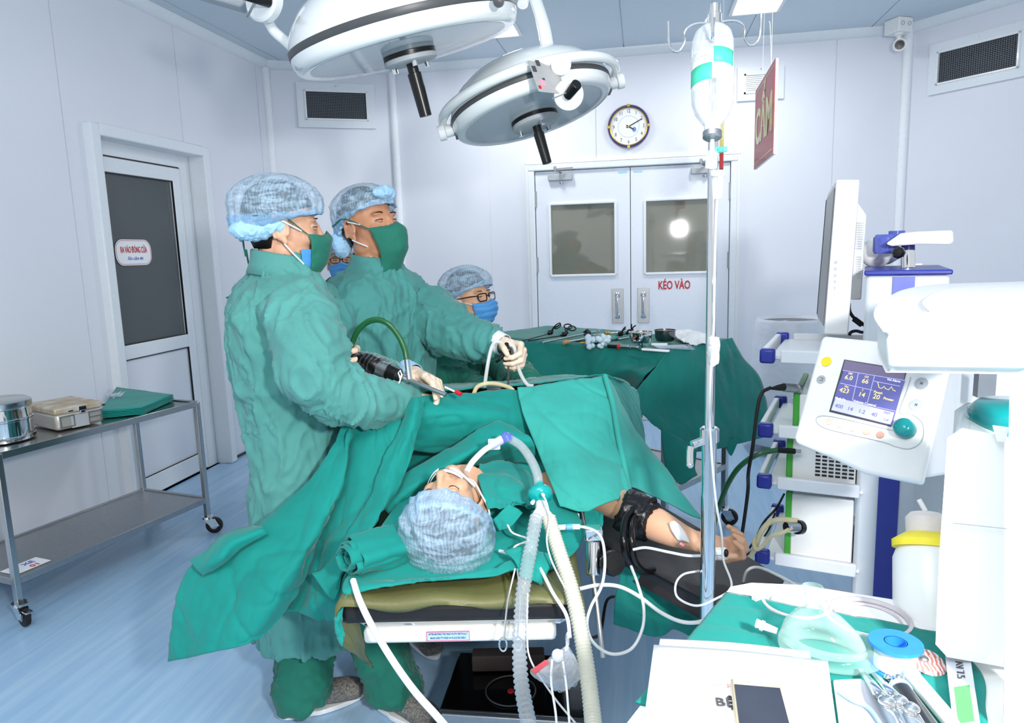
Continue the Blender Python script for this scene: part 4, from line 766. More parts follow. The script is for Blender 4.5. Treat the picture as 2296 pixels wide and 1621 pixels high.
s = MB(); c = PD(1866,695,2.157); s.cyl(c, c+nrm(CAMO-c)*.002, .002); s.build('yellow_led', mat('yellow_led', (255,240,60), emit=1, var=0), mt)
s = MB(); s.tube([PD(1904,680,2.28), PD(1906,700,2.28), PD(1920,718,2.28), PD(1935,728,2.3), PD(1950,732,2.34)], .005, 10); s.tube([PD(1950,737,2.34), PD(1935,745,2.3), PD(1920,742,2.26), PD(1908,745,2.24), PD(1904,752,2.24)], .005, 10); s.cyl(PD(1915,715,2.27), PD(1932,728,2.27), .009); s.build('monitor_cable', M_rubber, label='black cable with a ferrite lump dangling behind the monitor', cat='cable')
# devices with green fronts
def device(nm, u0, u1, v0, v1, z0, z1, label, vents=False):
    t = thing(nm, T((u0+u1)/2,(v0+v1)/2,z0), label, 'device'); s = MB(); s.box(T((u0+u1)/2,(v0+v1)/2,(z0+z1)/2), (u1-u0,v1-v0,z1-z0), TR_); s.build('housing', M_wplastic, t, bevel=.004)
    s = MB(); s.box(T(u0-.008,(v0+v1)/2,(z0+z1)/2), (.018,v1-v0+.008,z1-z0+.008), TR_); s.build('green_front', M_green, t, bevel=.003)
    for a_ in (u0+.05,u1-.05):
        for b_ in (v0+.05,v1-.05): s = MB(); s.cyl(T(a_,b_,z0-.008), T(a_,b_,z0+.003), .012, n=12); s.build('foot', M_black, t)
    if vents:
        s = MB()
        for i in range(7):
            for j in range(6):
                s.box(T(u0+.075+j*.019,v0-.001,z0+.028+i*.012), (.014,.004,.0055), TR_)
        s.build('vent_slots', M_black, t, smooth=False, kind='stuff')
    return t
d1 = device('light_source', .09, .272, .03, .40, .705, .845, 'white light source box with green front and black vent slots, third shelf', True)
d2 = device('suction_pump', .09, .272, .05, .40, .45, .655, 'plain white pump box with green front on the lowest shelf')
d3 = device('camera_unit', .105, .272, .03, .40, .872, .985, 'camera control box with green front behind the ventilator screen')
s = MB(); s.cyl(PD(1795,872,2.2), PD(1757,868,2.17), .012, n=20)
for k in range(5): s.cyl(PD(1790-k*7,871-k*.6,2.195), PD(1786.5-k*7,871-k*.6,2.19), .0138, n=20)
cn = s.build('connector', M_satin, d3)
s = MB(); s.lathe([(.0115,0),(.009,.02),(.004,.045)], PD(1757,868,2.17), nrm(PD(1720,872,2.15)-PD(1757,868,2.17)), 16); s.tube([PD(1728,869,2.16), PD(1708,882,2.15), PD(1698,920,2.15), PD(1688,1000,2.16), PD(1678,1060,2.2), PD(1677,1100,2.2), PD(1668,1170,2.25), PD(1658,1235,2.3), PD(1652,1300,2.35), PD(1640,1380,2.4)], .0055, 10, m=90); s.build('black_cable', M_rubber, label='black camera cable falling from the tower to the floor', cat='cable')
s = MB()
for k in range(4): s.lathe([(.014,0),(.016,.002),(.016,.006),(.014,.008)], T(.1,.12,.872+k*.008+.004), n=20)
s.build('steel_adapter', M_chrome, label='small ribbed steel cylinder standing on the second tower shelf', cat='adapter', kind=None)
# green light cable from light source to surgeon's scope
M_gcab = mat('dark_green_hose', (30,92,50), rough=.3, coat=.5)
t = thing('light_cable', PD(1640,1060,2.3), 'dark green fibre light cable curving from the tower', 'cable')
s = MB(); s.tube([PD(1745,1009,2.2), PD(1700,1018,2.2), PD(1660,1045,2.24), PD(1635,1080,2.3), PD(1618,1120,2.36), PD(1600,1180,2.42), PD(1590,1250,2.5)], .0085, 12, m=80); s.build('hose', M_gcab, t)
s = MB(); s.cyl(PD(1782,1012,2.2), PD(1742,1009,2.2), .009, n=16); s.build('black_sleeve', M_black, t)
s = MB(); s.cyl(PD(1795,1012,2.2), PD(1778,1012,2.2), .006, n=16); s.build('plug', M_chrome, t)
# suction tubes from the pump
M_ytube = glass_mat('yellowed_tubing', (226,214,170), rough=.2, alpha=.6)
t = thing('suction_tubing', PD(1740,1190,2.2), 'yellowish clear tubing hanging from the pump on the lowest shelf', 'tube')
s = MB(); s.tube([PD(1790,1168,2.2), PD(1755,1165,2.19), PD(1725,1172,2.2), PD(1705,1195,2.2), PD(1695,1225,2.22), PD(1682,1250,2.25)], .008, 10, m=50); s.build('upper_tube', M_ytube, t)
s = MB(); s.tube([PD(1776,1183,2.17), PD(1755,1194,2.17), PD(1730,1202,2.18), PD(1712,1222,2.19), PD(1696,1232,2.2), PD(1690,1215,2.21), PD(1700,1200,2.22)], .006, 10, m=50); s.build('lower_tube', M_ytube, t)
s = MB(); s.cyl(PD(1790,1182,2.19), PD(1762,1182,2.18), .016, n=20); s.build('steel_coupling', M_chrome, t)
s = MB(); s.cyl(PD(1795,1182,2.2), PD(1787,1182,2.19), .022, n=20); s.build('black_nut', M_black, t)
s = MB(); s.tube([PD(1758,1108,2.5), PD(1740,1140,2.4), PD(1712,1172,2.4), PD(1690,1215,2.42), PD(1664,1248,2.45)], .004, 8, m=40); s.tube([PD(1738,1150,2.4), PD(1722,1190,2.4), PD(1695,1225,2.42), PD(1668,1250,2.45)], .003, 8, m=40); s.build('thin_cables', M_rubber, label='two thin dark cables looping beside the lowest tower shelf', cat='cable', kind='stuff')
# ---------------------------------------------------------------- ventilator screen
t = thing('ventilator', PD(1950,1060,1.35), 'white ventilator control panel with lit screen and teal knob', 'ventilator'); VT = t
VA, VB, VD = PD(1845,755,1.47), PD(2125,808,1.28), PD(1780,985,1.42)
vn = nrm(np.cross(VD-VA, VB-VA)); vn = vn if np.dot(vn, CAMO-VA) > 0 else -vn
def V(px, py, o=0): return onplane(px, py, VA+vn*o, vn)
pl = [V(*q) for q in ((1847,752),(1990,765),(2130,800),(2065,1083),(1935,1058),(1858,1022),(1784,992),(1780,980),(1840,762))]
s = MB(); n_ = len(pl); dpt = .02
s.add([p for p in pl]+[p-vn*dpt for p in pl], [tuple(range(n_)), tuple(range(n_, 2*n_))[::-1]]+[(i,n_+i,n_+(i+1)%n_,(i+1)%n_) for i in range(n_)]); s.build('front_panel', M_wplastic, t, bevel=.006)
# grey housing behind it, wider to the right
dd = nrm(A3(ray(2100,900)[0], ray(2100,900)[1], 0))
pr = [V(1990,775,-.02), V(2120,808,-.02), V(2060,1078,-.02), V(1945,1055,-.02)]
s = MB(); o_ = PD(2190,850,1.45)-PD(2110,835,1.28); hexa(s, pr, o_); s.build('rear_housing', M_grey, t, bevel=.01)
# screen with its fields
uS = nrm(V(2030,835)-V(1890,810)); vS = nrm(np.cross(vn, uS))
if vS[2] < 0: vS = -vS
M_scr = mat('screen_lit_indigo', (92,94,150), emit=.42, var=.01, rough=.2); M_scd = mat('screen_lit_dusk', (104,96,122), emit=.5, var=.01, rough=.2); M_scl = mat('screen_lit_lilac', (176,178,232), emit=.6, var=.01, rough=.2)
M_scline = mat('screen_line', (168,160,214), emit=.6, var=0); M_yt = mat('screen_yellow', (240,216,130), emit=.8, var=0); M_st = mat('screen_slate', (96,100,150), emit=.4, var=0); M_wt = mat('screen_white', (236,236,250), emit=.8, var=0)
def poly(nm, pts, m, parent, o=.001, th=.0008): s = MB(); s.quad3([V(x, y, o) for x, y in pts], th); return s.build(nm, m, parent, smooth=False)
poly('screen_bezel', [(1893,806),(2034,829),(1998,957),(1859,923)], M_dgrey, t, .0008)
scn = poly('screen', [(1892,829),(2029,852),(2013,906),(1877,876)], M_scr, t, .0018)
poly('screen', [(1895,808),(2031,831),(2026,852),(1889,829)], M_scd, t, .0018); lo = poly('screen', [(1883,853),(2017,893),(2000,954),(1863,920)], M_scr, t, .0016)
poly('screen', [(1874,892),(2005,925),(1997,952),(1864,919)], M_scl, t, .0022)
s = MB()
for a_, b_ in (((1889,830),(2029,853)),((1884,859),(1957,875)),((1925,836),(1911,898)),((1961,842),(1945,902)),((1873,892),(2008,922)),((1957,854),(2018,866))): s.beam(V(*a_,.0028), V(*b_,.0028), .0012, .0004, hint=vn)
s.build('screen_grid', M_scline, t, smooth=False, kind='stuff')
s = MB(); s.sweep([V(x, y, .003) for x, y in ((1968,857),(1971,869),(1977,871),(1982,866),(1985,871),(1992,874),(1999,867),(2002,874),(2008,877))], .0006, 5); s.build('pressure_trace', M_yt, t)
for b_, (x, y), sz, m_ in (('6.0',(1903,847),.013,M_yt),('66',(1940,855),.013,M_yt),('423',(1893,876),.013,M_yt),('14',(1932,885),.013,M_yt),('20',(1965,890),.013,M_yt),('Ppeak',(1969,880),.007,M_yt),('Pmean',(1992,895),.007,M_yt),('Vte',(1898,867),.006,M_yt),('MV',(1907,838),.006,M_yt),('f',(1934,875),.006,M_yt),('O2',(1943,845),.006,M_yt),('400',(1881,911),.011,M_st),('14',(1906,917),.011,M_st),('1:2',(1932,923),.011,M_st),('40',(1960,930),.011,M_st),('Off',(1986,942),.007,M_st),('PEEP',(1989,926),.006,M_st),('Volume Control',(1938,904),.0065,M_wt),('Vol Alarm',(2004,853),.006,M_wt),('Mech On',(1884,894),.0055,M_wt)):
    text(b_, 'screen_lettering', m_, t, V(x, y, .003), uS, vS, sz, ext=.0002)
for (x, y), c_ in zip(((1858.5,945),(1885,952),(1913,960),(1943,967),(1973.5,975)), ((250,214,200),(250,214,200),(250,212,196),(240,200,180),(216,168,148))):
    s = MB(); s.lathe([(.001,.002),(.0065,.0018),(.0072,.0),(.0072,-.001)], V(x, y, .0005), vn, 24); s.build('soft_key', mat('peach_key', c_, rough=.5), t)
s = MB(); s.lathe([(.001,.0015),(.0105,.0012),(.0105,0)], V(1853,811,.0005), vn, 28); s.build('alarm_key', mat('alarm_yellow', (255,226,50)), t)
for x, y, r in ((1841,851,.009),(2066,860,.0115),(2054,908,.0115)): s = MB(); s.lathe([(.001,.0012),(r,.001),(r,0)], V(x, y, .0005), vn, 28); k_ = s.build('round_key', M_grey, t); text('×' if x > 2000 else '⊐', 'key_symbol', M_dgrey, k_, V(x, y, .002), uS, vS, .012, ext=.0002)
s = MB(); kc = V(2033,965); s.lathe([(.0175,0),(.018,.007),(.017,.018),(.013,.023),(.001,.025)], kc, nrm(vn+uS*-.12+vS*.05), 36); s.build('knob', M_teal, t, ang=60)
s = MB()
loop = [V(*q, .0015) for q in ((2042,845),(2032,880),(2018,925),(2045,930),(2066,945),(2072,968),(2064,992),(2040,1006),(2010,1002),(1975,990),(1845,958),(1848,932),(2015,968))]
s.sweep(catmull(loop, 90), .0006, 5); s.build('panel_groove', M_grey, t, kind='stuff')
# ---------------------------------------------------------------- anaesthesia machine parts at the right edge
ZS = 1.345
pl = [PZ(x, y, ZS) for x, y in ((1990,745),(1968,712),(1972,688),(1995,668),(2030,650),(2080,640),(2130,636),(2330,630))]; pl.append(PZ(2340,745,ZS)); pl = np.array(pl); pl = np.vstack([catmull(pl[:8], 40), pl[8:]])
M_mach = mat('machine_white_lacquer', (238,240,240), rough=.3, var=.006)
t = thing('machine_top_shelf', PZ(2120,720,ZS), 'big white rounded top shelf of the anaesthesia machine, blurred at right', 'shelf')
n_ = len(pl); s = MB(); zz = [0, -.010, -.042, -.056]; sc_s = [.985, 1, .97, .90]; ctr = pl.mean(0); V_ = []
for z_, k_ in zip(zz, sc_s): V_ += [ctr+(p-ctr)*A3(k_,k_,1)+A3(0,0,z_) for p in pl]
s.add(V_, [tuple(range(n_))[::-1], tuple(range(3*n_,4*n_))]+[(j*n_+i,(j+1)*n_+i,(j+1)*n_+(i+1)%n_,j*n_+(i+1)%n_) for j in range(3) for i in range(n_)]); s.build('slab', M_mach, t, bevel=.008, ang=50)
s = MB(); k2 = ctr+A3(.10,.02,.003); s.add([ctr+A3(.06,0,0)+(p-ctr)*A3(.72,.6,1)+A3(0,0,z_) for z_ in (.0,.004) for p in pl], [tuple(range(n_))[::-1], tuple(range(n_,2*n_))]+[(i,n_+i,n_+(i+1)%n_,(i+1)%n_) for i in range(n_)]); s.build('top_pad', M_wplastic, t, bevel=.002)
# machine body behind (grey) with mesh vent
bq = [PD(2140,835,1.55), PD(2400,860,1.45), PD(2400,1300,1.4), PD(2098,1150,1.5)]
t = thing('anaesthesia_machine', A3(*PD(2250,1000,1.5)[:2], .0), 'grey body of the anaesthesia machine behind the white cabinet', 'machine')
P0 = PD(2110,1000,1.55); P0 = A3(P0[0]+.02, P0[1], 0); s = MB(); s.box(P0+A3(.33,.1,.68), (.62,.42,1.22), [nrm(A3(1,-.15,0)), nrm(A3(.15,1,0)), (0,0,1)]); s.build('body', M_lgrey, t, bevel=.02)
s = MB(); c = PD(2208,860,1.32); s.box(c, (.03,.02,.05)); s.build('mesh_vent', M_mesh, t)
for k in range(4):
    w = MB(); q = P0+A3(.1+.45*(k%2), .0+.2*(k//2), .08); w.lathe([(.001,-.015),(.05,-.015),(.06,-.01),(.06,.01),(.05,.015),(.001,.015)], A3(q[0],q[1],.06), (1,0,0), 20); w.build('wheel', M_rubber, t)
# white absorber cabinet (near right)
def upright(name, pts, d0, th_px, depth, m, parent, bevel=.012):
    """upright box-like body: front polygon (px,py) at distance d0, extruded straight back"""
    q = [PD(x, y, d0) for x, y in pts]; dirn = nrm(A3(ray(2200,1100)[0], ray(2200,1100)[1], 0))*depth; n_ = len(q); s = MB()
    s.add(q+[p+dirn for p in q], [tuple(range(n_))[::-1], tuple(range(n_,2*n_))]+[(i,n_+i,n_+(i+1)%n_,(i+1)%n_) for i in range(n_)][::1]); return s.build(name, m, parent, bevel=bevel)
t = thing('absorber_cabinet', PD(2200,1460,.86), 'large plain white absorber housing at the right edge, blurred', 'cabinet')
upright('housing', [(2136,988),(2160,972),(2300,1000),(2300,1492),(2130,1462),(2110,1440),(2118,1250)], .84, 0, .16, M_mach, t, .014)
s = MB(); c = PD(2288,1000,.90); s.lathe([(.058,-.02),(.060,.0),(.058,.028),(.060,.03),(.060,.045),(.05,.055),(.001,.058)], c, n=48); s.build('teal_lid', M_teal, t, ang=60)
s = MB(); q = [PD(2226,953,.832), PD(2262,958,.832), PD(2252,992,.832), PD(2236,990,.832)]; s.quad3(q, .004); s.build('lid_tab', M_white, t, bevel=.001)
s = MB(); s.sweep([PD(2110,1170,.835), PD(2300,1190,.835)], .0005, 4); s.build('housing_seam', M_grey, t)
t = thing('machine_post', PD(2300,1600,.72), 'white upright post of the machine at the extreme right edge', 'post')
upright('post', [(2278,865),(2330,865),(2330,1660),(2262,1660)], .74, 0, .05, M_mach, t, .006)
# sharps/soda container with yellow band
t = thing('suction_container', PD(2070,1430,1.0), 'white rounded container with yellow band and grey cap at right', 'container')
s = MB(); c = PD(2078,1215,1.04); c0 = PD(2088,1420,1.0); ax = nrm(c0-c); s.lathe([(.001,-.0),(.02,0),(.038,.012),(.045,.03),(.047,.10),(.045,.16),(.038,.195),(.02,.206),(.001,.208)], c-ax*.005, ax, 36, sx=1.1); s.build('body', M_mach, t, ang=60)
s = MB(); s.lathe([(.028,0),(.046,.012),(.046,.022),(.040,.022)], c-ax*.012, ax, 32); s.build('yellow_band', mat('yellow_band_plastic', (250,232,60)), t)
s = MB(); s.lathe([(.001,0),(.02,0),(.027,.008),(.027,.032),(.02,.04),(.001,.04)], c-ax*.042, ax, 28); s.build('grey_cap', mat('warm_grey_plastic', (222,214,210)), t)
s = MB(); s.cyl(c-ax*.045, c-ax*.062+A3(-.008,0,0), .0035); s.build('spout', M_wplastic, t)
# ---------------------------------------------------------------- side table with molded tray, cloth and things
ZK = .93
def K(px, py, z=0): return PZ(px, py, ZK+z)
tray = [(1640,1336),(1660,1320),(1700,1312),(1820,1322),(2000,1345),(2110,1368),(2180,1400),(2200,1480),(1900,1470)]
t = thing('side_table', A3(*K(1850,1500)[:2], 0), 'white moulded side table of the anaesthesia machine in the foreground', 'table')
s = MB(); q = [K(*p) for p in tray]+[K(2330,1480), K(2400,1750), K(1400,1750), K(1420,1640), K(1560,1440)]; q = [K(*p) for p in ((1632,1345),(1648,1320),(1690,1312),(1800,1317),(2018,1352),(2110,1372),(2300,1410),(2480,1750),(1330,1750),(1425,1621))]
n_ = len(q); s.add(q+[p-A3(0,0,.045) for p in q], [tuple(range(n_))[::-1], tuple(range(n_,2*n_))]+[(i,n_+i,n_+(i+1)%n_,(i+1)%n_) for i in range(n_)]); s.build('table_top', M_mach, t, bevel=.008)
for px, py, rx in ((1785,1356,.048),(1945,1388,.056)):
    c = K(px, py, .001); s = MB(); s.lathe([(rx-.006,0),(rx,.002),(rx,.005),(rx-.004,.006),(rx-.007,.002)], c, n=40, close=True); s.lathe([(rx-.016,0),(rx-.014,.003),(rx-.012,0)], c, n=40, close=True); s.build('cup_ring', mat('mauve_grey_plastic', (200,192,200)), t)
for q in ((1500,1680),(2300,1600),(1700,1330),(2180,1420)): p = K(*q); s = MB(); s.cyl(A3(p[0],p[1],.02), A3(p[0],p[1],ZK-.04), .02); s.build('leg', M_lgrey, t)
s = MB(); s.beam(K(1690,1340,.01), K(1725,1325,.012), .008, .012); s.build('bed_clip', M_wplastic, t)
# cloth over it
s = MB(); G = sheet([[(1628,1334,1.068),(1787,1374,1.02),(1923,1400,.99),(2018,1418,.965),(2110,1440,.94)],[(1560,1430,.97),(1720,1450,.945),(1880,1480,.91),(2040,1500,.88),(2200,1520,.85)],[(1490,1530,.885),(1680,1555,.86),(1850,1580,.83),(2030,1600,.80),(2210,1610,.78)],[(1425,1621,.82),(1640,1660,.78),(1830,1690,.76),(2020,1720,.73),(2230,1740,.71)]], 60, 60)
z0 = ZK+.004; G[:,:,2] = z0; s.grid(G+wrinkle(G, .0025, (14,14,14), seed=12)*A3(0,0,1)-G*A3(0,0,1))
s.grid(fall([[(1637,1333,1.068),(1560,1430,.97),(1490,1530,.885),(1425,1621,.82)],[(1625,1345,1.08),(1545,1450,.99),(1470,1550,.90),(1400,1650,.84)],[(1620,1420,1.1),(1540,1530,1.02),(1460,1640,.94),(1390,1740,.87)]], 20, 40, .005, seed=13))
s.build('side_table_cloth', M_teal_c, solid=.003, ang=60, label='teal cotton cloth spread over the side table in the foreground', cat='cloth')
# papers, each sheet its own thing
M_paper = mat('white_paper', (246,246,248), rough=.6, var=.004)
for k, (pts, lb_) in enumerate(((((1480,1432),(1815,1460),(1822,1495),(1470,1500)),'lower sheet of white paper sticking out at the top of the stack'),(((1466,1447),(1856,1483),(1885,1700),(1430,1720)),'printed form on top of the paper stack under the phone'))):
    q = [K(*p, .008+.004*k) for p in pts]; C = np.array([[q[0],(q[0]+q[1])/2+A3(0,0,.003),q[1]],[(q[0]+q[3])/2,sum(q)/4+A3(0,0,.002),(q[1]+q[2])/2],[q[3],(q[2]+q[3])/2,q[2]]])
    s = MB(); s.grid(np.swapaxes(catmull(np.swapaxes(catmull(C,14),0,1),14),0,1)); pp = s.build('paper_sheet', M_paper, solid=.0006 if k == 0 else .002, label=lb_, cat='paper')
pu = nrm(K(1640,1560)-K(1490,1550)); pv = A3(-pu[1], pu[0], 0)
text('BỆNH', 'paper_heading', M_dgrey, pp, K(1603,1574,.0165), pu, pv, .020, sx=1.0, align='LEFT', bold=.01); M_faint = mat('faint_print', (206,206,210))
s = MB()
for a_, b_ in (((1496,1482),(1815,1515)),((1496,1482),(1480,1640)),((1815,1515),(1835,1640))): s.beam(K(*a_,.0155), K(*b_,.0155), .0007, .0003)
s.build('paper_frame', M_faint, pp, smooth=False, kind='stuff')
text('Sở Y tế', 'paper_lettering', M_faint, pp, K(1548,1500,.0165), pu, pv, .007); text('Hồ sơ', 'paper_red_lettering', mat('faint_red_print', (240,180,180)), pp, K(1618,1535,.0165), pu, pv, .012)
# phone
q = [K(*p, .017) for p in ((1636,1530),(1752,1540),(1790,1680),(1652,1668))]; t = thing('smartphone', q[0], 'gold smartphone lying face up on the printed form', 'phone'); M_goldp = mat('champagne_plastic', (206,192,168), rough=.3, metal=.3)
s = MB(); s.add(q+[p+A3(0,0,.007) for p in q], [(0,1,2,3)[::-1],(4,5,6,7)]+[(i,(i+1)%4,4+(i+1)%4,4+i) for i in range(4)]); s.build('body', M_goldp, t, bevel=.004)
def bil(q, a_, b_): return (q[0]*(1-a_)+q[1]*a_)*(1-b_)+(q[3]*(1-a_)+q[2]*a_)*b_
s = MB(); s.quad3([bil(q, *x)+A3(0,0,.0076) for x in ((.07,.14),(.93,.14),(.93,.92),(.07,.92))], .0006); s.build('screen', mat('dark_phone_glass', (52,56,68), rough=.08, spec=.8, var=.12, scale=9), t, smooth=False)
s = MB(); s.quad3([bil(q, *x)+A3(0,0,.0077) for x in ((.36,.055),(.62,.055),(.62,.085),(.36,.085))], .0006); s.build('speaker_slot', M_white, t, smooth=False)
# anaesthesia mask (clear)
c = K(1850,1468,.006); t = thing('face_mask_cushion', c, 'clear plastic anaesthesia face mask standing on the teal cloth', 'mask'); M_mask = glass_mat('green_clear_plastic', (190,224,214), rough=.06, alpha=.05)
mu = nrm(K(1930,1480)-K(1770,1440)); mv = A3(-mu[1], mu[0], 0)
s = MB(); s.sweep([c+A3(0,0,.012)+mu*.050*math.cos(x)*(1+.1*math.cos(x))+mv*.037*math.sin(x) for x in np.linspace(0,2*PI,49)], .012, 14, closed=True); s.build('air_cushion', M_mask, t, ang=70)
s = MB(); rows = []
for h, r in ((.014,1.0),(.022,.98),(.034,.86),(.048,.6),(.056,.36),(.060,.25),(.066,.235),(.088,.235)): rows.append([c+A3(0,0,h)-mu*.012*(h/.06)+(mu*.050*math.cos(x)+mv*.037*math.sin(x)*(1+.32*(1-r)))*r for x in np.linspace(0,2*PI,48,endpoint=False)])
s.grid(np.array(rows), wrap=True); s.build('dome', M_mask, t, solid=.0012, ang=70)
s = MB(); s.cyl(c-mu*.058+A3(0,0,.016), c-mu*.085+A3(0,0,.020), .004, .006); s.cyl(c-mu*.075+A3(0,0,.018), c-mu*.079+A3(0,0,.019), .007); s.build('inflation_port', M_frost, t)
# tape roll
c = K(2005,1500,.004); t = thing('tape_roll', c, 'roll of white tape on a bright blue spool', 'tape'); M_bspool = mat('bright_blue_plastic', (44,130,230), rough=.3)
s = MB(); s.lathe([(.012,0),(.028,0),(.028,.003),(.012,.003)], c, n=40, close=True); s.lathe([(.012,.032),(.030,.032),(.030,.036),(.012,.036)], c, n=40, close=True); s.lathe([(.0115,0),(.013,0),(.013,.036),(.0115,.036)], c, n=30, close=True); s.build('spool', M_bspool, t)
s = MB(); s.lathe([(.013,.004),(.023,.004),(.023,.031),(.013,.031)], c, n=40, close=True); s.build('tape', M_gauze, t)
c = K(2078,1488,.008); t = thing('disc_lid', c, 'small round clear lid with red streaks next to the tape roll', 'lid'); s = MB(); s.lathe([(.001,0),(.019,0),(.021,.003),(.018,.006),(.001,.004)], c, (.1,-.3,1), 30); s.build('lid_disc', mat('streaked_lid', (232,226,222), scale=60, kind='wave', col2=(200,120,112), rough=.2), t)
s = MB(); s.ell(c+A3(-.004,0,.006), (.006,.006,.004)); s.build('lid_boss', M_satin, t)
# laryngoscope blades
for k, (a_, b_, c_) in enumerate((((1930,1500),(1975,1560),(2020,1640)),((1960,1510),(2005,1560),(2045,1640)),((1995,1540),(2030,1580),(2070,1650)))):
    P_ = [K(*a_,.012), K(*b_,.03), K(*c_,.02)]; t = thing('laryngoscope', P_[1], ['curved steel laryngoscope blade, leftmost of three','curved steel laryngoscope blade, middle of three','curved steel laryngoscope blade, rightmost of three'][k], 'blade'); s = MB(); s.tube(P_, [.003,.008,.010], 12, flat=.3); s.build('blade', M_chrome, t); s = MB(); s.ell(P_[2]*.3+P_[1]*.7+A3(0,0,.006), (.009,.009,.006)); s.build('lamp_socket', M_chrome, t)
for k, (a_, b_, m_, nm_, lb_) in enumerate((((2015,1545),(2120,1690),M_dsteel,'laryngoscope','grey laryngoscope handle with pale blue ring, lying diagonally'),((2040,1510),(2150,1640),M_wplastic,'syringe','thick white syringe lying diagonally beside the grey handle'))):
    a_, b_ = K(*a_, .013), K(*b_, .013); t = thing(nm_, (a_+b_)/2, lb_, 'instrument' if k == 0 else 'syringe'); s = MB(); s.cyl(a_, b_, .0125 if k == 0 else .009, n=24); s.build('barrel', m_, t, bevel=.002); d_ = nrm(b_-a_)
    s = MB(); s.cyl(a_, a_+d_*.006, .0135 if k == 0 else .010, n=24); s.build('pale_ring', mat('pale_blue_ring', (170,200,240)), t)
    s = MB(); s.cyl(a_-d_*.012, a_, .006); s.ell(a_-d_*.014+A3(.006,0,.004), .006); s.ell(a_-d_*.014-A3(.006,0,-.004), .005); s.build('end_fitting', M_chrome if k == 0 else M_frost, t)
# packets
q = [K(*p, .02) for p in ((2118,1458),(2172,1452),(2200,1640),(2140,1650))]; s = MB(); s.quad3(q, .002); pk = s.build('sterile_packet', M_film, label='upright clear sterile packet with green print at the table edge', cat='packet', smooth=False)
s = MB(); s.quad3([bil(q, *x)+A3(0,0,.0015) for x in ((.2,.5),(.8,.5),(.8,.9),(.2,.9))], .0005); s.build('green_print', mat('leaf_green_print', (90,170,100)), pk, smooth=False); text('AV 7.5', 'packet_lettering', M_dgrey, pk, bil(q,.5,.3)+A3(0,0,.002), nrm(q[3]-q[0]), nrm(q[1]-q[0]), .014)
s = MB(); q = [K(*p, .014) for p in ((1868,1528),(1930,1525),(1985,1560),(2010,1680),(1890,1690))]; s.quad3(q, .006); s.build('flat_packet', M_film, label='flat clear packet of blue tubing beside the paper stack', cat='packet', smooth=False, bevel=.002)
s = MB(); s.tube([K(1880,1550,.02), K(1910,1570,.02), K(1950,1590,.02), K(1990,1650,.02)], .0025, 8); s.build('blue_tubing', mat('pale_blue_tube', (150,190,235)), label='pale blue tubing coiled in the flat clear packet', cat='tube')
# ---------------------------------------------------------------- operating table; head end near the camera
ta = math.radians(10.4-1.0); OU = A3(math.cos(ta), math.sin(ta), 0); OV = A3(-math.sin(ta), math.cos(ta), 0); TRo = [OU, OV, (0,0,1)]
O0 = A3(-.405, 1.445, 0)                                          # middle of the head edge
def O(u_, v_, z): return O0+OU*u_+OV*v_+A3(0,0,z)
M_pad = mat('black_table_pad', (24,22,24), rough=.55, bump=.2, scale=60); M_olive = cloth_mat('olive_waterproof_sheet', (104,104,62), weave=300, rough=.45, sheen=0)
M_cream = mat('cream_enamel', (232,230,222), rough=.3, var=.01)
t = thing('operating_table', O(0,.5,0), 'operating table with black pads, cream head plate and black pedestal', 'table')
s = MB(); s.box(O(0,.30,.6535), (.545,.62,.055), TRo); s.build('head_pad', M_pad, t, bevel=.018)
s = MB(); s.box(O(0,1.25,.645), (.545,1.2,.07), TRo); s.build('body_pad', M_pad, t, bevel=.018)
s = MB(); s.box(O(0,.3,.626), (.48,.58,.014), TRo); s.build('pad_plate', M_cream, t, bevel=.005)
s = MB(); s.box(O(-.005,.30,.592), (.44,.60,.036), TRo); hp = s.build('head_plate', M_cream, t, bevel=.010)
s = MB(); s.sweep([O(-.215,.02,.613), O(.225,.02,.613), O(.262,.05,.613), O(.262,.6,.613)], .006, 10); s.sweep([O(-.215,.02,.613), O(-.252,.05,.613), O(-.252,.6,.613)], .006, 10); s.build('steel_rail', M_chrome, t)
s = MB(); s.box(O(-.03,-.004,.595), (.095,.002,.020), TRo)
lb = s.build('warning_label', mat('pale_blue_label', (168,206,232)), hp, smooth=False); s = MB()
for dx_, dz_, w_, h_ in ((0,.0105,.097,.0015),(0,-.0105,.097,.0015),(.048,0,.0015,.022),(-.048,0,.0015,.022)): s.box(O(-.03+dx_,-.0045,.595+dz_), (w_,.003,h_), TRo)
s.build('label_border', mat('pink_print', (214,110,140)), hp, smooth=False)
text('AFTER MOVING THE HEAD PLATE VERTICALLY', 'label_lettering', mat('navy_print', (50,56,110)), hp, O(-.03,-.0055,.600), OU, (0,0,1), .0068, sx=.62, ext=.0002, bold=.01)
text("MAKE SURE IT'S FIXED IN PLACE SECURELY", 'label_lettering', MATS['navy_print'], hp, O(-.03,-.0055,.5905), OU, (0,0,1), .0068, sx=.62, ext=.0002, bold=.01)
for sg in (-1, 1): s = MB(); s.beam(O(sg*.285,.65,.60), O(sg*.285,1.85,.60), .012, .03); s.build('side_rail', M_chrome, t, bevel=.002)
s = MB(); s.box(O(.02,1.1,.50), (.42,1.0,.10), TRo); s.build('table_frame', M_black, t, bevel=.01)
s = MB(); s.box(O(.05,.85,.36), (.30,.34,.34), TRo); s.box(O(.05,1.15,.34), (.34,.5,.34), TRo); s.build('pedestal', M_black, t, bevel=.02)
M_gblk = mat('glossy_black_cover', (10,9,10), rough=.09, coat=.5)
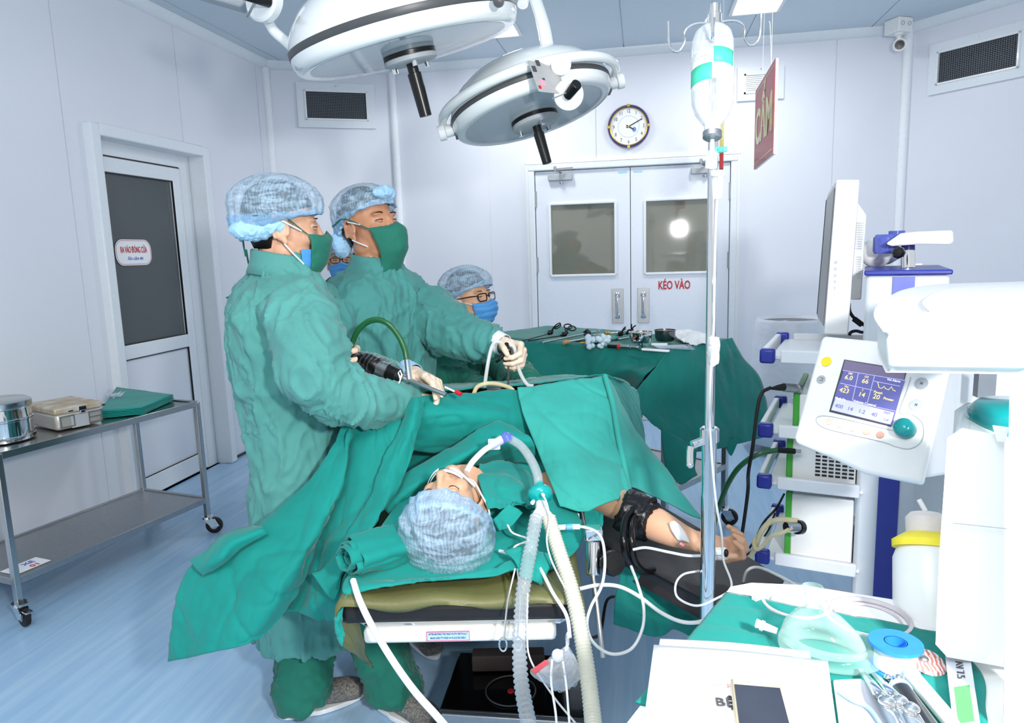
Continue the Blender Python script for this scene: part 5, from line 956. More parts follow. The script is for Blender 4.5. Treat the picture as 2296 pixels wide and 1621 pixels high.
s = MB(); bq = [PZ(x, y, .19) for x, y in ((1030,1462),(985,1590),(1330,1612),(1310,1470))]; s.add(bq+[q-A3(0,0,.014) for q in bq], [(0,1,2,3),(4,5,6,7)[::-1]]+[(i,4+i,4+(i+1)%4,(i+1)%4) for i in range(4)]); s.build('base_cover', M_gblk, t, bevel=.004)
ctr = sum(bq)/4; s = MB(); s.add([ctr+(q-ctr)*A3(.98,.98,1)-A3(0,0,.016) for q in bq]+[A3(q[0],q[1],.03) for q in bq], [(0,1,2,3),(4,5,6,7)[::-1]]+[(i,4+i,4+(i+1)%4,(i+1)%4) for i in range(4)]); s.build('base_skirt', M_satin, t, bevel=.004)
s = MB(); s.box(PZ(1140,1478,.22), (.22,.05,.05), TRo); s.build('step_block', mat('dark_brown_block', (46,36,34), rough=.8), t, bevel=.004)
c = PZ(1145,1550,.191); s = MB(); s.sweep([c+(OU*math.cos(x)*.072+OV*math.sin(x)*.072)+A3(0,0,.003) for x in np.linspace(0,2*PI,41)], .0022, 8, closed=True); s.build('base_ring', M_dgrey, t)
s = MB(); s.lathe([(.001,.004),(.009,.003),(.010,0)], c, n=20); s.build('red_button', M_red, t)
for q in ((-.16,.35),(.24,.35),(-.16,1.1),(.24,1.1)): caster(t, tuple(O(q[0],q[1],.075)), r=.03, yaw=1.5)
# side clamp, rod and knob for the arm board
s = MB(); s.box(O(.30,.72,.60), (.05,.07,.05), TRo); s.build('clamp_block', M_chrome, t, bevel=.004); s = MB(); s.cyl(PD(1330,1215,1.72), PD(1330,1290,1.70), .017, n=20); s.build('clamp_cylinder', M_chrome, t, bevel=.003); s = MB(); s.box(PD(1330,1195,1.74), (.045,.04,.03), TRo); s.build('clamp_jaw', M_chrome, t, bevel=.004)
s = MB(); s.cyl(PD(1304,1140,1.95), PD(1318,1215,1.75), .005); s.cyl(PD(1328,1270,1.7), PD(1352,1475,1.62), .0065); s.build('clamp_rod', M_satin, t)
s = MB(); s.lathe([(.001,0),(.012,0),(.016,.01),(.030,.016),(.032,.034),(.028,.042),(.001,.044)], PD(1358,1262,1.72), nrm(PD(1395,1262,1.66)-PD(1358,1262,1.72)), 10); s.build('clamp_knob', M_black, t)
# olive sheet over the pad
s = MB(); rows = []
for v_ in np.linspace(-.012, .62, 30):
    r = []
    for w_ in np.linspace(-1, 1, 48):
        u_ = w_*.30; x = min(max(u_, -.278), .278); drop = max(0, abs(u_)-.268)*2.2; r.append(O(x, v_, .690-drop-.004*math.sin(9*w_+12*v_)))
    rows.append(r)
fr_ = [[np.array(p)+A3(0,0,-dz)-OV*dv for p in rows[0]] for dz, dv in ((.018,.006),(.012,.009),(.006,.007))]
fr_ = [[p+A3(0,0,.006*math.sin(j*.35)) if i == 0 else p for j, p in enumerate(r)] for i, r in enumerate(fr_)]
s.grid(wrinkle(np.array(fr_+rows), .003, (9,9,9), seed=20)); s.build('olive_sheet', M_olive, solid=.003, ang=70, label='olive waterproof sheet covering the head end of the operating table', cat='sheet')
# teal under-sheet below the head
s = MB(); s.grid(fall([[(925,1090,1.98),(1040,1080,1.98),(1160,1080,1.98),(1280,1120,1.95)],[(830,1210,1.78),(980,1190,1.80),(1130,1190,1.80),(1310,1200,1.82)],[(780,1290,1.66),(920,1290,1.66),(1100,1275,1.68),(1240,1275,1.70)],[(768,1322,1.61),(915,1300,1.61),(1020,1290,1.61),(1180,1250,1.67)],[(775,1335,1.60),(925,1304,1.60),(1030,1296,1.60),(1215,1268,1.63)]], 50, 60, .006, (12,12,12), seed=22)); s.grid(fall([[(1130,1235,1.66),(1180,1228,1.66),(1240,1245,1.66)],[(1155,1260,1.62),(1190,1262,1.61),(1232,1275,1.62)],[(1168,1295,1.585),(1195,1300,1.58),(1215,1312,1.60)]], 18, 18, .005, (20,20,20), seed=23))
s.build('head_cloth', M_teal_m, solid=.004, ang=70, label='teal cloth spread under the patient head on the operating table', cat='cloth')
# rolled towel left of the head
s = MB(); c0, c1 = PD(800,1245,1.66), PD(905,1215,1.74)
ax_ = nrm(c1-c0)
for k in range(5):
    a_, u_, d_ = frame(ax_); r0 = .048-.008*k; pts = []
    G = np.array([[c0+ax_*h+(a_*math.cos(x)+u_*math.sin(x)*.75)*(r0*(1+.26*vnoise([[x*1.7+k*5,h*14,k]])[0])+.0013*x) for x in np.linspace(0,2*PI*.97,40)] for h in np.linspace(-.012*(k%3)-.01,.13,16)]); s.grid(wrinkle(G, .003, (26,26,26), seed=k))
s.build('rolled_towel', M_teal_c, solid=.004, ang=70, label='rolled teal towel tucked left of the patient head', cat='towel')
# ---------------------------------------------------------------- arm board
t = thing('arm_board', PD(1520,1260,1.85), 'padded black arm board extending right from the operating table', 'arm board'); ZA = .63
aq = [PZ(x, y, ZA) for x, y in ((1335,1150),(1480,1140),(1690,1265),(1742,1302),(1728,1325),(1600,1345),(1440,1262),(1345,1205))]
s = MB(); n_ = len(aq); s.add(aq+[q-A3(0,0,.055) for q in aq], [tuple(range(n_))[::-1], tuple(range(n_,2*n_))]+[(i,n_+i,n_+(i+1)%n_,(i+1)%n_) for i in range(n_)]); s.build('pad', mat('black_vinyl', (44,42,46), rough=.5, bump=.1), t, bevel=.016)
s = MB(); s.add([q+(sum(aq)/n_-q)*.1-A3(0,0,.056) for q in aq]+[q+(sum(aq)/n_-q)*.1-A3(0,0,.066) for q in aq], [tuple(range(n_))[::-1], tuple(range(n_,2*n_))]+[(i,n_+i,n_+(i+1)%n_,(i+1)%n_) for i in range(n_)]); s.build('board', M_dgrey, t)
s = MB(); s.tube([PZ(1478,1268,.60), PZ(1470,1290,.56), PZ(1452,1312,.53)], .016, 10, flat=.3); s.build('strap', mat('navy_strap', (34,36,72), rough=.6), t)
s = MB(); s.beam(O(.29,.75,.56), PZ(1420,1215,.55), .04, .02); s.build('bracket', M_steel, t)
# ---------------------------------------------------------------- drapes of the patient
s = MB()
# F1 large flap fanning out to the lower left
s.grid(fall([[(792,905,2.04),(790,930,2.02),(785,955,2.0),(778,975,1.99)],[(700,1065,1.98),(730,1060,1.97),(765,1080,1.94),(760,1115,1.95)],[(560,1186,1.95),(620,1160,1.93),(700,1200,1.86),(722,1200,1.92)],[(440,1258,1.92),(520,1250,1.86),(630,1300,1.78),(690,1300,1.86)],[(392,1340,1.88),(480,1370,1.80),(580,1390,1.76),(645,1365,1.82)],[(373,1484,1.84),(450,1468,1.78),(540,1448,1.76),(588,1428,1.78)]], 80, 70, .012, (7,7,7), seed=31))
s.grid(fall([[(565,1180,1.93),(500,1200,1.90),(462,1235,1.88),(425,1255,1.90)],[(590,1185,1.88),(520,1215,1.84),(490,1250,1.82),(440,1275,1.86)],[(600,1195,1.88),(545,1225,1.86),(500,1262,1.84),(455,1290,1.86)]], 16, 30, .004, seed=32))
# F2 panel hanging straight between
s.grid(fall([[(790,905,2.06),(835,885,2.07),(890,888,2.08),(952,890,2.08)],[(775,985,2.03),(830,985,2.0),(880,985,2.0),(938,960,2.04)],[(745,1110,1.98),(800,1110,1.93),(850,1090,1.94),(885,1080,2.0)],[(700,1230,1.94),(745,1230,1.88),(790,1220,1.84),(820,1190,1.88)],[(655,1345,1.90),(700,1340,1.85),(740,1330,1.80),(775,1300,1.78)],[(640,1362,1.88),(680,1378,1.86),(730,1392,1.84),(768,1388,1.80)]], 80, 60, .012, (9,9,4), seed=33))
# diagonal band fold
s.grid(fall([[(915,888,2.05),(935,888,2.03),(953,890,2.05)],[(895,960,2.00),(918,965,1.97),(940,955,2.0)],[(858,1030,1.95),(880,1050,1.92),(915,1045,1.95)],[(830,1110,1.90),(860,1130,1.86),(888,1105,1.90)],[(780,1190,1.86),(810,1215,1.81),(850,1160,1.86)],[(730,1270,1.82),(755,1300,1.77),(785,1240,1.80)],[(700,1285,1.80),(745,1345,1.76),(762,1300,1.77)]], 70, 26, .007, (14,14,8), seed=34))
# screen above the chest with a long roll fold
s.grid(fall([[(945,888,2.09),(1010,882,2.13),(1080,878,2.17),(1165,870,2.2)],[(945,925,2.04),(1020,925,2.06),(1090,925,2.09),(1178,925,2.14)],[(930,965,2.05),(1000,975,2.08),(1070,975,2.10),(1190,960,2.14)],[(915,1010,2.08),(990,1015,2.12),(1070,1000,2.14),(1200,1000,2.16)]], 40, 50, .009, (8,8,10), seed=35))
s.grid(fall([[(1145,955,2.06),(1105,948,2.05),(1020,1000,2.02),(930,1050,1.98),(880,1095,1.96)],[(1190,985,2.02),(1130,985,2.0),(1040,1020,1.96),(940,1080,1.92),(860,1130,1.92)],[(1200,1010,2.04),(1130,1010,2.03),(1040,1040,1.98),(950,1090,1.94),(870,1150,1.90)],[(1195,1040,2.08),(1130,1035,2.07),(1040,1055,2.02),(955,1105,1.98),(885,1160,1.92)]], 30, 60, .006, (10,10,14), seed=36))
s.grid(fall([[(1095,1020,2.10),(1140,1020,2.10),(1240,1040,2.1)],[(1000,1070,2.04),(1100,1060,2.06),(1290,1100,2.05)],[(930,1100,1.99),(1100,1090,2.02),(1330,1160,2.02)]], 30, 40, .006, (10,10,14), seed=37))
s.grid(wrinkle(np.array([[O(.01+u_, v_, .885-1.5*u_*u_-.12*max(0,.66-v_)*6) for u_ in np.linspace(-.26,.26,36)] for v_ in np.linspace(.60,1.2,30)]), .010, (9,9,9), seed=48))
# body cover towards the feet
s.grid(fall([[(860,885,2.12),(1000,878,2.2),(1160,866,2.28),(1290,850,2.34),(1355,842,2.36)],[(870,872,2.3),(1000,868,2.4),(1150,858,2.5),(1280,845,2.5),(1400,860,2.5)],[(900,868,2.6),(1020,862,2.75),(1150,855,2.9),(1280,845,2.9),(1410,880,2.85)]], 30, 50, .008, (8,8,8), seed=38))
s.build('surgical_drape', M_teal_c, solid=.004, ang=70, label='large teal surgical drape over the patient, fanning out to the lower left', cat='drape')
# dark right-rear flap between the towel and the instrument table
s = MB(); s.grid(fall([[(1352,842,2.36),(1395,850,2.5),(1430,875,2.6)],[(1375,880,2.34),(1420,900,2.46),(1440,925,2.5)],[(1400,930,2.32),(1432,960,2.4),(1446,985,2.44)],[(1412,985,2.3),(1430,1000,2.34),(1443,1000,2.36)]], 30, 30, .008, seed=39)); s.build('rear_drape', M_teal_m, solid=.004, ang=70, label='teal drape corner hanging behind the pale towel toward the instrument table', cat='drape')
s = MB(); s.grid(fall([[(1160,868,2.18),(1210,862,2.2),(1290,850,2.25),(1357,842,2.28)],[(1175,930,2.10),(1235,925,2.12),(1310,915,2.16),(1372,905,2.2)],[(1205,1010,2.05),(1260,1000,2.03),(1330,1000,2.06),(1388,990,2.12)],[(1232,1075,1.94),(1285,1075,1.92),(1350,1070,1.95),(1402,1060,2.02)],[(1255,1134,1.88),(1310,1144,1.86),(1370,1124,1.90),(1414,1112,1.98)]], 70, 60, .009, (7,7,4), seed=40))
s.grid(fall([[(1352,843,2.27),(1365,850,2.28),(1372,860,2.3)],[(1378,930,2.17),(1392,940,2.18),(1440,985,2.26)],[(1395,1010,2.10),(1412,1020,2.11),(1500,1060,2.2)],[(1406,1075,2.04),(1415,1080,2.05),(1550,1130,2.14)],[(1412,1100,2.02),(1425,1092,2.04),(1578,1166,2.1)]], 60, 40, .007, (7,7,4), seed=41))
s.sweep(catmull([PD(*q) for q in ((1357,843,2.26),(1374,905,2.19),(1388,985,2.11),(1402,1055,2.05),(1412,1112,2.01))], 50), .007, 8)
s.build('pale_towel', M_teal_l, solid=.004, ang=70, label='washed-out pale teal towel draped over the patient shoulder and arm', cat='towel')
# teal cloth under the arm board, hanging
s = MB(); s.grid(fall([[(1385,1262,1.9),(1440,1290,1.88),(1500,1320,1.86),(1580,1352,1.84)],[(1390,1290,1.9),(1430,1340,1.88),(1520,1360,1.86),(1582,1380,1.84)],[(1378,1345,1.88),(1440,1380,1.84),(1520,1400,1.84),(1570,1410,1.84)],[(1375,1400,1.88),(1470,1430,1.84),(1510,1412,1.86),(1545,1425,1.84)]], 30, 50, .010, (12,12,5), seed=42)); s.build('hanging_cloth', M_teal_d, solid=.004, ang=70, label='dark teal cloth hanging under the black arm board', cat='cloth')
s = MB(); s.grid(fall([[(1300,1130,1.95),(1330,1140,1.95),(1352,1150,1.95)],[(1300,1160,1.93),(1330,1175,1.92),(1352,1175,1.93)],[(1300,1190,1.92),(1325,1188,1.9),(1350,1187,1.92)]], 20, 24, .008, (22,22,22), seed=43)); s.build('crumpled_cloth', M_teal_m, solid=.004, ang=70, label='crumpled teal cloth end at the table edge under the pale towel', cat='cloth')
s = MB(); s.grid(fall([[(766,1355,1.60),(790,1358,1.60),(815,1440,1.62)],[(752,1390,1.62),(772,1395,1.62),(820,1470,1.66)],[(765,1420,1.63),(775,1435,1.64),(830,1490,1.72)],[(760,1445,1.64),(768,1450,1.65),(836,1500,1.76)]], 26, 20, .006, (22,22,10), seed=44)); s.build('sheet_tail', M_olive, solid=.003, ang=70, label='dark olive sheet tail hanging at the left of the head plate', cat='sheet')
s = MB(); s.grid(fall([[(780,1330,1.585),(768,1345,1.585),(760,1365,1.585)],[(768,1370,1.59),(757,1380,1.585),(752,1400,1.59)],[(765,1400,1.60),(756,1410,1.59),(760,1425,1.6)],[(775,1425,1.60),(768,1430,1.6),(768,1448,1.6)]], 26, 14, .004, (30,30,20), seed=45)); s.build('cloth_tail', M_teal_m, solid=.004, ang=70, label='frayed teal cloth tail hanging left of the black pad', cat='cloth')
# ---------------------------------------------------------------- breathing circuit
M_corr_a = glass_mat('clear_corrugated_hose', (196,206,212), rough=.15, alpha=.28); M_corr_b = mat('milky_corrugated_hose', (208,208,192), rough=.35, trans=.1)
def corrug(pts, r, pitch, n=18, amp=.16, m=None):
    P = catmull(pts, 60); Ls = np.concatenate([[0], np.cumsum(np.linalg.norm(np.diff(P, axis=0), axis=1))]); k = int(Ls[-1]/pitch)*4+1; t_ = np.linspace(0, Ls[-1], k); Q = np.array([np.interp(t_, Ls, P[:,i]) for i in range(3)]).T
    R = r*(1+amp*np.array([[0,1,.95,0][i%4] for i in range(k)])); s.sweep(Q, R, n)
t = thing('breathing_circuit', PD(1200,1250,1.6), 'patient breathing circuit with teal filter, clear hose and milky hose', 'tube')
s = MB(); s.sweep(catmull([PD(1046,1058,1.80), PD(1060,1035,1.82), PD(1085,1010,1.84), PD(1105,998,1.85)], 20), [.0075]*20, 16); s.build('tracheal_tube', M_white, t)
s = MB(); s.cyl(PD(1100,1000,1.85), PD(1126,985,1.86), .011, .0125, 20); s.box(PD(1108,996,1.85), (.004,.028,.028), [nrm(PD(1126,985,1.86)-PD(1100,1000,1.85)), OU, (0,0,1)]); s.build('tube_connector', mat('pale_lilac_plastic', (206,212,238), rough=.2, trans=.2), t)
s = MB(); s.sweep([PD(1126,988,1.86), PD(1134,978,1.87), PD(1145,982,1.86)], [.012,.014,.012], 18); s.cyl(PD(1133,976,1.86), PD(1139,988,1.86), .0155); s.build('elbow', mat('blue_clear_plastic', (110,130,220), rough=.2, trans=.3), t)
s = MB(); corrug([PD(1142,983,1.86), PD(1168,1000,1.86), PD(1190,1030,1.84), PD(1204,1062,1.80), PD(1208,1088,1.77)], .0105, .0045, amp=.13); s.build('flex_mount', M_corr_a, t, ang=180)
s = MB(); fc = PD(1211,1108,1.75); fa = nrm(PD(1209,1085,1.77)-PD(1214,1135,1.72)); s.lathe([(.011,.034),(.011,.024),(.014,.02),(.026,.012),(.030,.008),(.031,.0),(.030,-.008),(.024,-.014),(.013,-.02),(.012,-.034)], fc, fa, 36); s.build('filter', mat('teal_filter_plastic', (0,160,156), rough=.18, coat=.6), t, ang=50)
s = MB(); q = PD(1216,1108,1.715); s.cyl(q, PD(1218,1110,1.70), .004); s.cyl(PD(1196,1124,1.72), PD(1194,1127,1.70), .005); s.build('sample_port', M_white, t)
s = MB(); s.cyl(PD(1213,1128,1.73), PD(1214,1150,1.71), .0135, .015, 22); s.sweep([PD(1212,1145,1.71), PD(1200,1165,1.69)], [.013,.0135], 20); s.sweep([PD(1217,1145,1.71), PD(1232,1165,1.69)], [.013,.0145], 20); s.build('wye_piece', M_frost, t)
s = MB(); corrug([PD(1203,1158,1.69), PD(1197,1190,1.66), PD(1190,1230,1.635), PD(1182,1270,1.60), PD(1172,1330,1.555), PD(1167,1400,1.52), PD(1165,1470,1.50), PD(1170,1540,1.46), PD(1185,1621,1.40), PD(1200,1700,1.34)], .0135, .0115, amp=.22); s.build('clear_hose', M_corr_a, t, ang=180)
s = MB(); corrug([PD(1230,1160,1.69), PD(1242,1200,1.66), PD(1258,1250,1.62), PD(1278,1310,1.58), PD(1295,1380,1.53), PD(1308,1450,1.49), PD(1320,1530,1.44), PD(1330,1621,1.38), PD(1336,1700,1.3)], .0155, .0075, amp=.13); s.build('milky_hose', M_corr_b, t, ang=180)
def line(name, pts, r, m, label, cat='tube', n=8, mm=None):
    s = MB(); s.tube([PD(*q) for q in pts], r, n, m=mm or len(pts)*12); return s.build(name, m, label=label, cat=cat)
line('suction_hose', [(792,1302,1.62),(806,1345,1.56),(835,1405,1.52),(880,1480,1.47),(930,1550,1.42),(985,1612,1.37),(1040,1680,1.3)], .0075, M_white, 'thick white hose curving down from the rolled towel', n=14)
M_line = mat('grey_white_tubing', (208,210,208), rough=.3)
line('sampling_line', [(1216,1108,1.70),(1226,1128,1.68),(1232,1165,1.66),(1226,1210,1.64),(1234,1250,1.61),(1252,1290,1.58),(1268,1320,1.56)], .0022, M_line, 'thin sampling line leaving the teal filter')
line('sensor_cable', [(1030,1070,1.84),(1060,1078,1.80),(1080,1110,1.78),(1095,1140,1.78),(1098,1160,1.77)], .0025, M_line, 'thin clear line over the patient cheek')
line('monitor_lead', [(1138,1177,1.74),(1150,1195,1.72),(1185,1210,1.70),(1155,1225,1.69),(1148,1245,1.68)], .0025, M_line, 'white lead looping beside the clear hose')
line('monitor_lead', [(1270,1182,1.70),(1310,1182,1.70),(1345,1200,1.68),(1356,1250,1.65),(1350,1310,1.60),(1325,1360,1.57),(1316,1400,1.55),(1330,1440,1.53),(1370,1466,1.52),(1415,1455,1.53),(1440,1410,1.55),(1443,1360,1.58),(1430,1310,1.62),(1415,1270,1.68)], .0035, M_line, 'grey-white monitor lead making a large loop below the arm board')
t = line('lead_connector', [(1248,1183,1.70),(1262,1182,1.70),(1285,1181,1.70),(1300,1181,1.70)], .0065, M_wplastic, 'white connector with blue middle beside the milky hose', 'connector'); s = MB(); s.cyl(PD(1270,1182,1.69), PD(1284,1181,1.69), .0075); s.build('blue_sleeve', mat('sky_blue_plastic', (90,170,230)), t)
line('monitor_lead', [(1300,1320,1.62),(1340,1312,1.62),(1385,1314,1.62),(1430,1335,1.60),(1480,1372,1.58),(1525,1393,1.56),(1565,1395,1.54),(1600,1380,1.5)], .0045, M_line, 'thick white lead running right under the infusion stand')
line('oximeter_cable', [(1420,1232,1.74),(1450,1228,1.72),(1500,1238,1.70),(1545,1246,1.68),(1590,1245,1.66)], .0035, M_line, 'white oximeter cable along the black arm board', 'cable')
line('blanket_hose', [(1665,1310,1.75),(1675,1280,1.72),(1700,1272,1.7),(1745,1290,1.6),(1790,1315,1.5)], .0035, M_line, 'thin white hose over the end of the arm board')
line('drain_tube', [(1120,1235,1.70),(1155,1245,1.67),(1200,1260,1.63),(1240,1330,1.56),(1270,1380,1.52),(1278,1430,1.49)], .0042, M_tube, 'clear drain tube crossing the olive sheet to the plastic bag')
line('thin_line', [(1183,1330,1.54),(1182,1420,1.5),(1190,1480,1.48),(1240,1560,1.44),(1290,1621,1.38)], .002, M_line, 'thin white line hanging behind the clear hose')
line('floor_cable', [(1310,1430,1.9),(1345,1420,2.0),(1362,1345,2.1),(1400,1340,2.15),(1440,1345,2.2)], .0045, M_rubber, 'thin black cable looping beside the table pedestal', 'cable')
# blood pressure hose: two thick black loops
t = thing('cuff_hose', PD(1400,1180,1.9), 'pair of thick black blood pressure cuff hoses looping over the arm board', 'hose')
for k in range(2): s = MB(); s.tube([PD(1470+k*8,1120+k*14,1.88), PD(1430+k*8,1135+k*12,1.86), PD(1404+k*14,1160+k*8,1.82), PD(1398+k*18,1205,1.76), PD(1405+k*16,1250,1.76), PD(1430+k*10,1275,1.78), PD(1465,1282-k*6,1.82)], .0085, 12, m=60); s.build('hose', M_black if False else mat('glossy_black_rubber_%d' % k if k else 'glossy_black_rubber', (14,13,14), rough=.2), t)
# towel clamp scissors hanging on the head cloth
t = thing('artery_forceps', PD(1145,1400,1.53), 'long steel forceps hanging with finger rings down beside the clear hose', 'forceps')
for k, (a_, b_) in enumerate((((1155,1275,1.58),(1130,1432,1.52)),((1160,1275,1.58),(1160,1430,1.52)))):
    s = MB(); s.tube([PD(*a_), PD((a_[0]+b_[0])/2+(6 if k else -4), 1350, 1.55), PD(*b_)], .0022, 8); c = PD(b_[0]-2+k*4, b_[1]+13, 1.518); s.sweep([c+OU*math.cos(x)*.008+A3(0,0,1)*math.sin(x)*.015 for x in np.linspace(0,2*PI,25)], .0022, 8, closed=True); s.build('shank', M_chrome, t)
# plastic bag hanging
t = thing('plastic_bag', PD(1245,1520,1.45), 'knotted clear plastic bag with a red item hanging from the milky hose', 'bag')
s = MB(); C = [[(1268,1420,1.46),(1272,1418,1.455),(1278,1420,1.46)],[(1264,1448,1.46),(1270,1446,1.452),(1277,1448,1.46)],[(1225,1478,1.46),(1262,1480,1.43),(1298,1485,1.46)],[(1190,1506,1.46),(1250,1515,1.415),(1308,1512,1.46)],[(1245,1548,1.46),(1262,1552,1.44),(1290,1530,1.46)]]
s.grid(wrinkle(sheet(C, 40, 40), .008, (34,34,34), seed=50)); C2 = [[(a,b,d+(.05 if i in (2,3) else .008)) for a,b,d in r] for i, r in enumerate(C)]; s.grid(wrinkle(sheet(C2, 40, 40), .008, (34,34,34), seed=51)); s.build('bag_film', glass_mat('clear_bag_film', (232,236,242), rough=.12, alpha=.22, bump=.5, scale=40), t, ang=70)
s = MB(); s.quad3([PD(1192,1502,1.45), PD(1222,1480,1.44), PD(1232,1484,1.44), PD(1200,1512,1.45)], .004); s.build('red_item', mat('pinkish_red_plastic', (226,90,96)), t, bevel=.001)
for k, q in enumerate(([(1238,1478,1.43),(1236,1530,1.42),(1246,1600,1.38),(1250,1660,1.33)],[(1262,1482,1.43),(1270,1540,1.42),(1275,1600,1.38),(1280,1660,1.33)])): s = MB(); s.tube([PD(*x) for x in q], .0024, 8); s.build('white_string', M_white, t)
s = MB(); s.ell(PD(1250,1470,1.43), (.012,.01,.014)); s.cyl(PD(1240,1465,1.43), PD(1262,1462,1.43), .005); s.build('knot', M_frost, t)
# ================================================================ people
CR_ = nrm(A3(*cx_)); CF_ = nrm(A3(*(-cz_))); ZU = A3(0,0,1)
def fuse(mb, voxel, smooth=2, wr=None):
    """one continuous skin over overlapping closed shapes"""
    me = bpy.data.meshes.new('tmp'); me.from_pydata(mb.arr().tolist(), [], mb.f); o = bpy.data.objects.new('tmp', me); COL.objects.link(o)
    m = o.modifiers.new('r', 'REMESH'); m.mode = 'VOXEL'; m.voxel_size = voxel
    if smooth: q = o.modifiers.new('s', 'SMOOTH'); q.iterations = smooth; q.factor = .5
    bpy.context.view_layer.update(); e = bpy.data.meshes.new_from_object(o.evaluated_get(bpy.context.evaluated_depsgraph_get()))
    n = len(e.vertices); V = np.zeros(n*3); e.vertices.foreach_get('co', V); V = V.reshape(-1,3)
    if wr is not None: N = np.zeros(n*3); e.vertices.foreach_get('normal', N); N = N.reshape(-1,3); V = wr(V, N)
    F = [tuple(p.vertices) for p in e.polygons]; bpy.data.objects.remove(o); bpy.data.meshes.remove(me); bpy.data.meshes.remove(e)
    r = MB(); r.add(V, F); return r
def folds(amp, sc, seed=0, low=.5):
    def f(V, N):
        p = V*np.asarray(sc)+seed*9.1; wp = p+.6*np.stack([vnoise(p*1.3+5), vnoise(p*1.3+11), vnoise(p*1.3+19)], 1)
        return V+N*(amp*(.65*ridge(wp, 3)+low*fbm(p*.5, 2)+.28*ridge(wp*2.3+3.3, 2)+.55*np.exp(-(vnoise(wp*.8+7.7)/.075)**2)+.35*np.exp(-(vnoise(wp*1.7+2.2)/.10)**2)))[:,None]
    return f
M_skin = mat('skin', (212,162,132), rough=.45, var=.03, scale=12, bump=.12, sss=.12); M_skin2 = mat('tanned_skin', (192,138,106), rough=.45, var=.04, scale=12, bump=.12, sss=.12)
M_skinp = mat('pale_skin', (214,166,134), rough=.42, var=.03, scale=12, bump=.1, sss=.12)
M_hair = mat('black_hair', (20,17,18), rough=.5, bump=.6, scale=80, stretch=(1,1,.2)); M_hairb = mat('dark_brown_hair', (58,36,30), rough=.45, bump=.6, scale=80)
M_gown = cloth_mat('faded_green_gown', (80,148,142), var=.07, crease=.55); M_gown2 = cloth_mat('faded_teal_gown', (72,142,138), var=.07, crease=.55); M_scrub = cloth_mat('dark_green_scrubs', (26,112,94), var=.06, crease=.45)
M_gmask = cloth_mat('green_cloth_mask', (30,112,94), var=.05); M_bmask = cloth_mat('blue_surgical_mask', (76,150,214), var=.05, rough=.6); M_mwhite = cloth_mat('white_mask_lining', (226,232,238))
M_glove = mat('latex_glove', (232,208,184), rough=.38, bump=.3, scale=70, var=.03, sss=.08)
M_eye = mat('eye_white', (196,186,178), rough=.15); M_iris = mat('dark_iris', (34,22,18), rough=.1); M_brow = M_hair; M_lip = mat('lip', (190,104,96), rough=.4)
def cap_mat():
    """thin pleated non-woven: see-through pale blue with denser streaks"""
    m = bpy.data.materials.new('bouffant_nonwoven'); m.use_nodes = True; nt = m.node_tree; N = nt.nodes; K = nt.links; b = N['Principled BSDF']
    b.inputs['Base Color'].default_value = L((174,200,220)); b.inputs['Roughness'].default_value = .7
    tc = N.new('ShaderNodeTexCoord'); n1 = N.new('ShaderNodeTexNoise'); n1.inputs['Scale'].default_value = 24; n1.inputs['Detail'].default_value = 3; n1.inputs['Distortion'].default_value = 1.1
    mp = N.new('ShaderNodeMapping'); mp.inputs['Scale'].default_value = (.8,.8,2.2); mp.inputs['Rotation'].default_value = (.5,.3,0); K.new(tc.outputs['Object'], mp.inputs[0]); K.new(mp.outputs[0], n1.inputs[0])
    wv = N.new('ShaderNodeTexWave'); wv.inputs['Scale'].default_value = 34; wv.inputs['Distortion'].default_value = 9; wv.inputs['Detail'].default_value = 3; K.new(tc.outputs['Object'], wv.inputs[0])
    a = N.new('ShaderNodeMath'); a.operation = 'MULTIPLY_ADD'; a.inputs[1].default_value = .12; K.new(wv.outputs[0], a.inputs[0]); K.new(n1.outputs[0], a.inputs[2])
    r = N.new('ShaderNodeMapRange'); r.inputs[1].default_value = .42; r.inputs[2].default_value = .78; r.inputs[3].default_value = .28; r.inputs[4].default_value = .80; K.new(a.outputs[0], r.inputs[0])
    tr = N.new('ShaderNodeBsdfTransparent'); mx = N.new('ShaderNodeMixShader'); K.new(r.outputs[0], mx.inputs[0]); K.new(tr.outputs[0], mx.inputs[1]); K.new(b.outputs[0], mx.inputs[2]); K.new(mx.outputs[0], N['Material Output'].inputs[0])
    bp = N.new('ShaderNodeBump'); bp.inputs['Strength'].default_value = .5; bp.inputs['Distance'].default_value = .004; K.new(a.outputs[0], bp.inputs['Height']); K.new(bp.outputs[0], b.inputs['Normal']); return m
M_cap = cap_mat(); M_capt = glass_mat('gathered_nonwoven', (150,200,240), rough=.8, alpha=.30, bump=.6, scale=60); M_capd = cloth_mat('pale_blue_nonwoven', (164,206,238), rough=.7, var=.05)
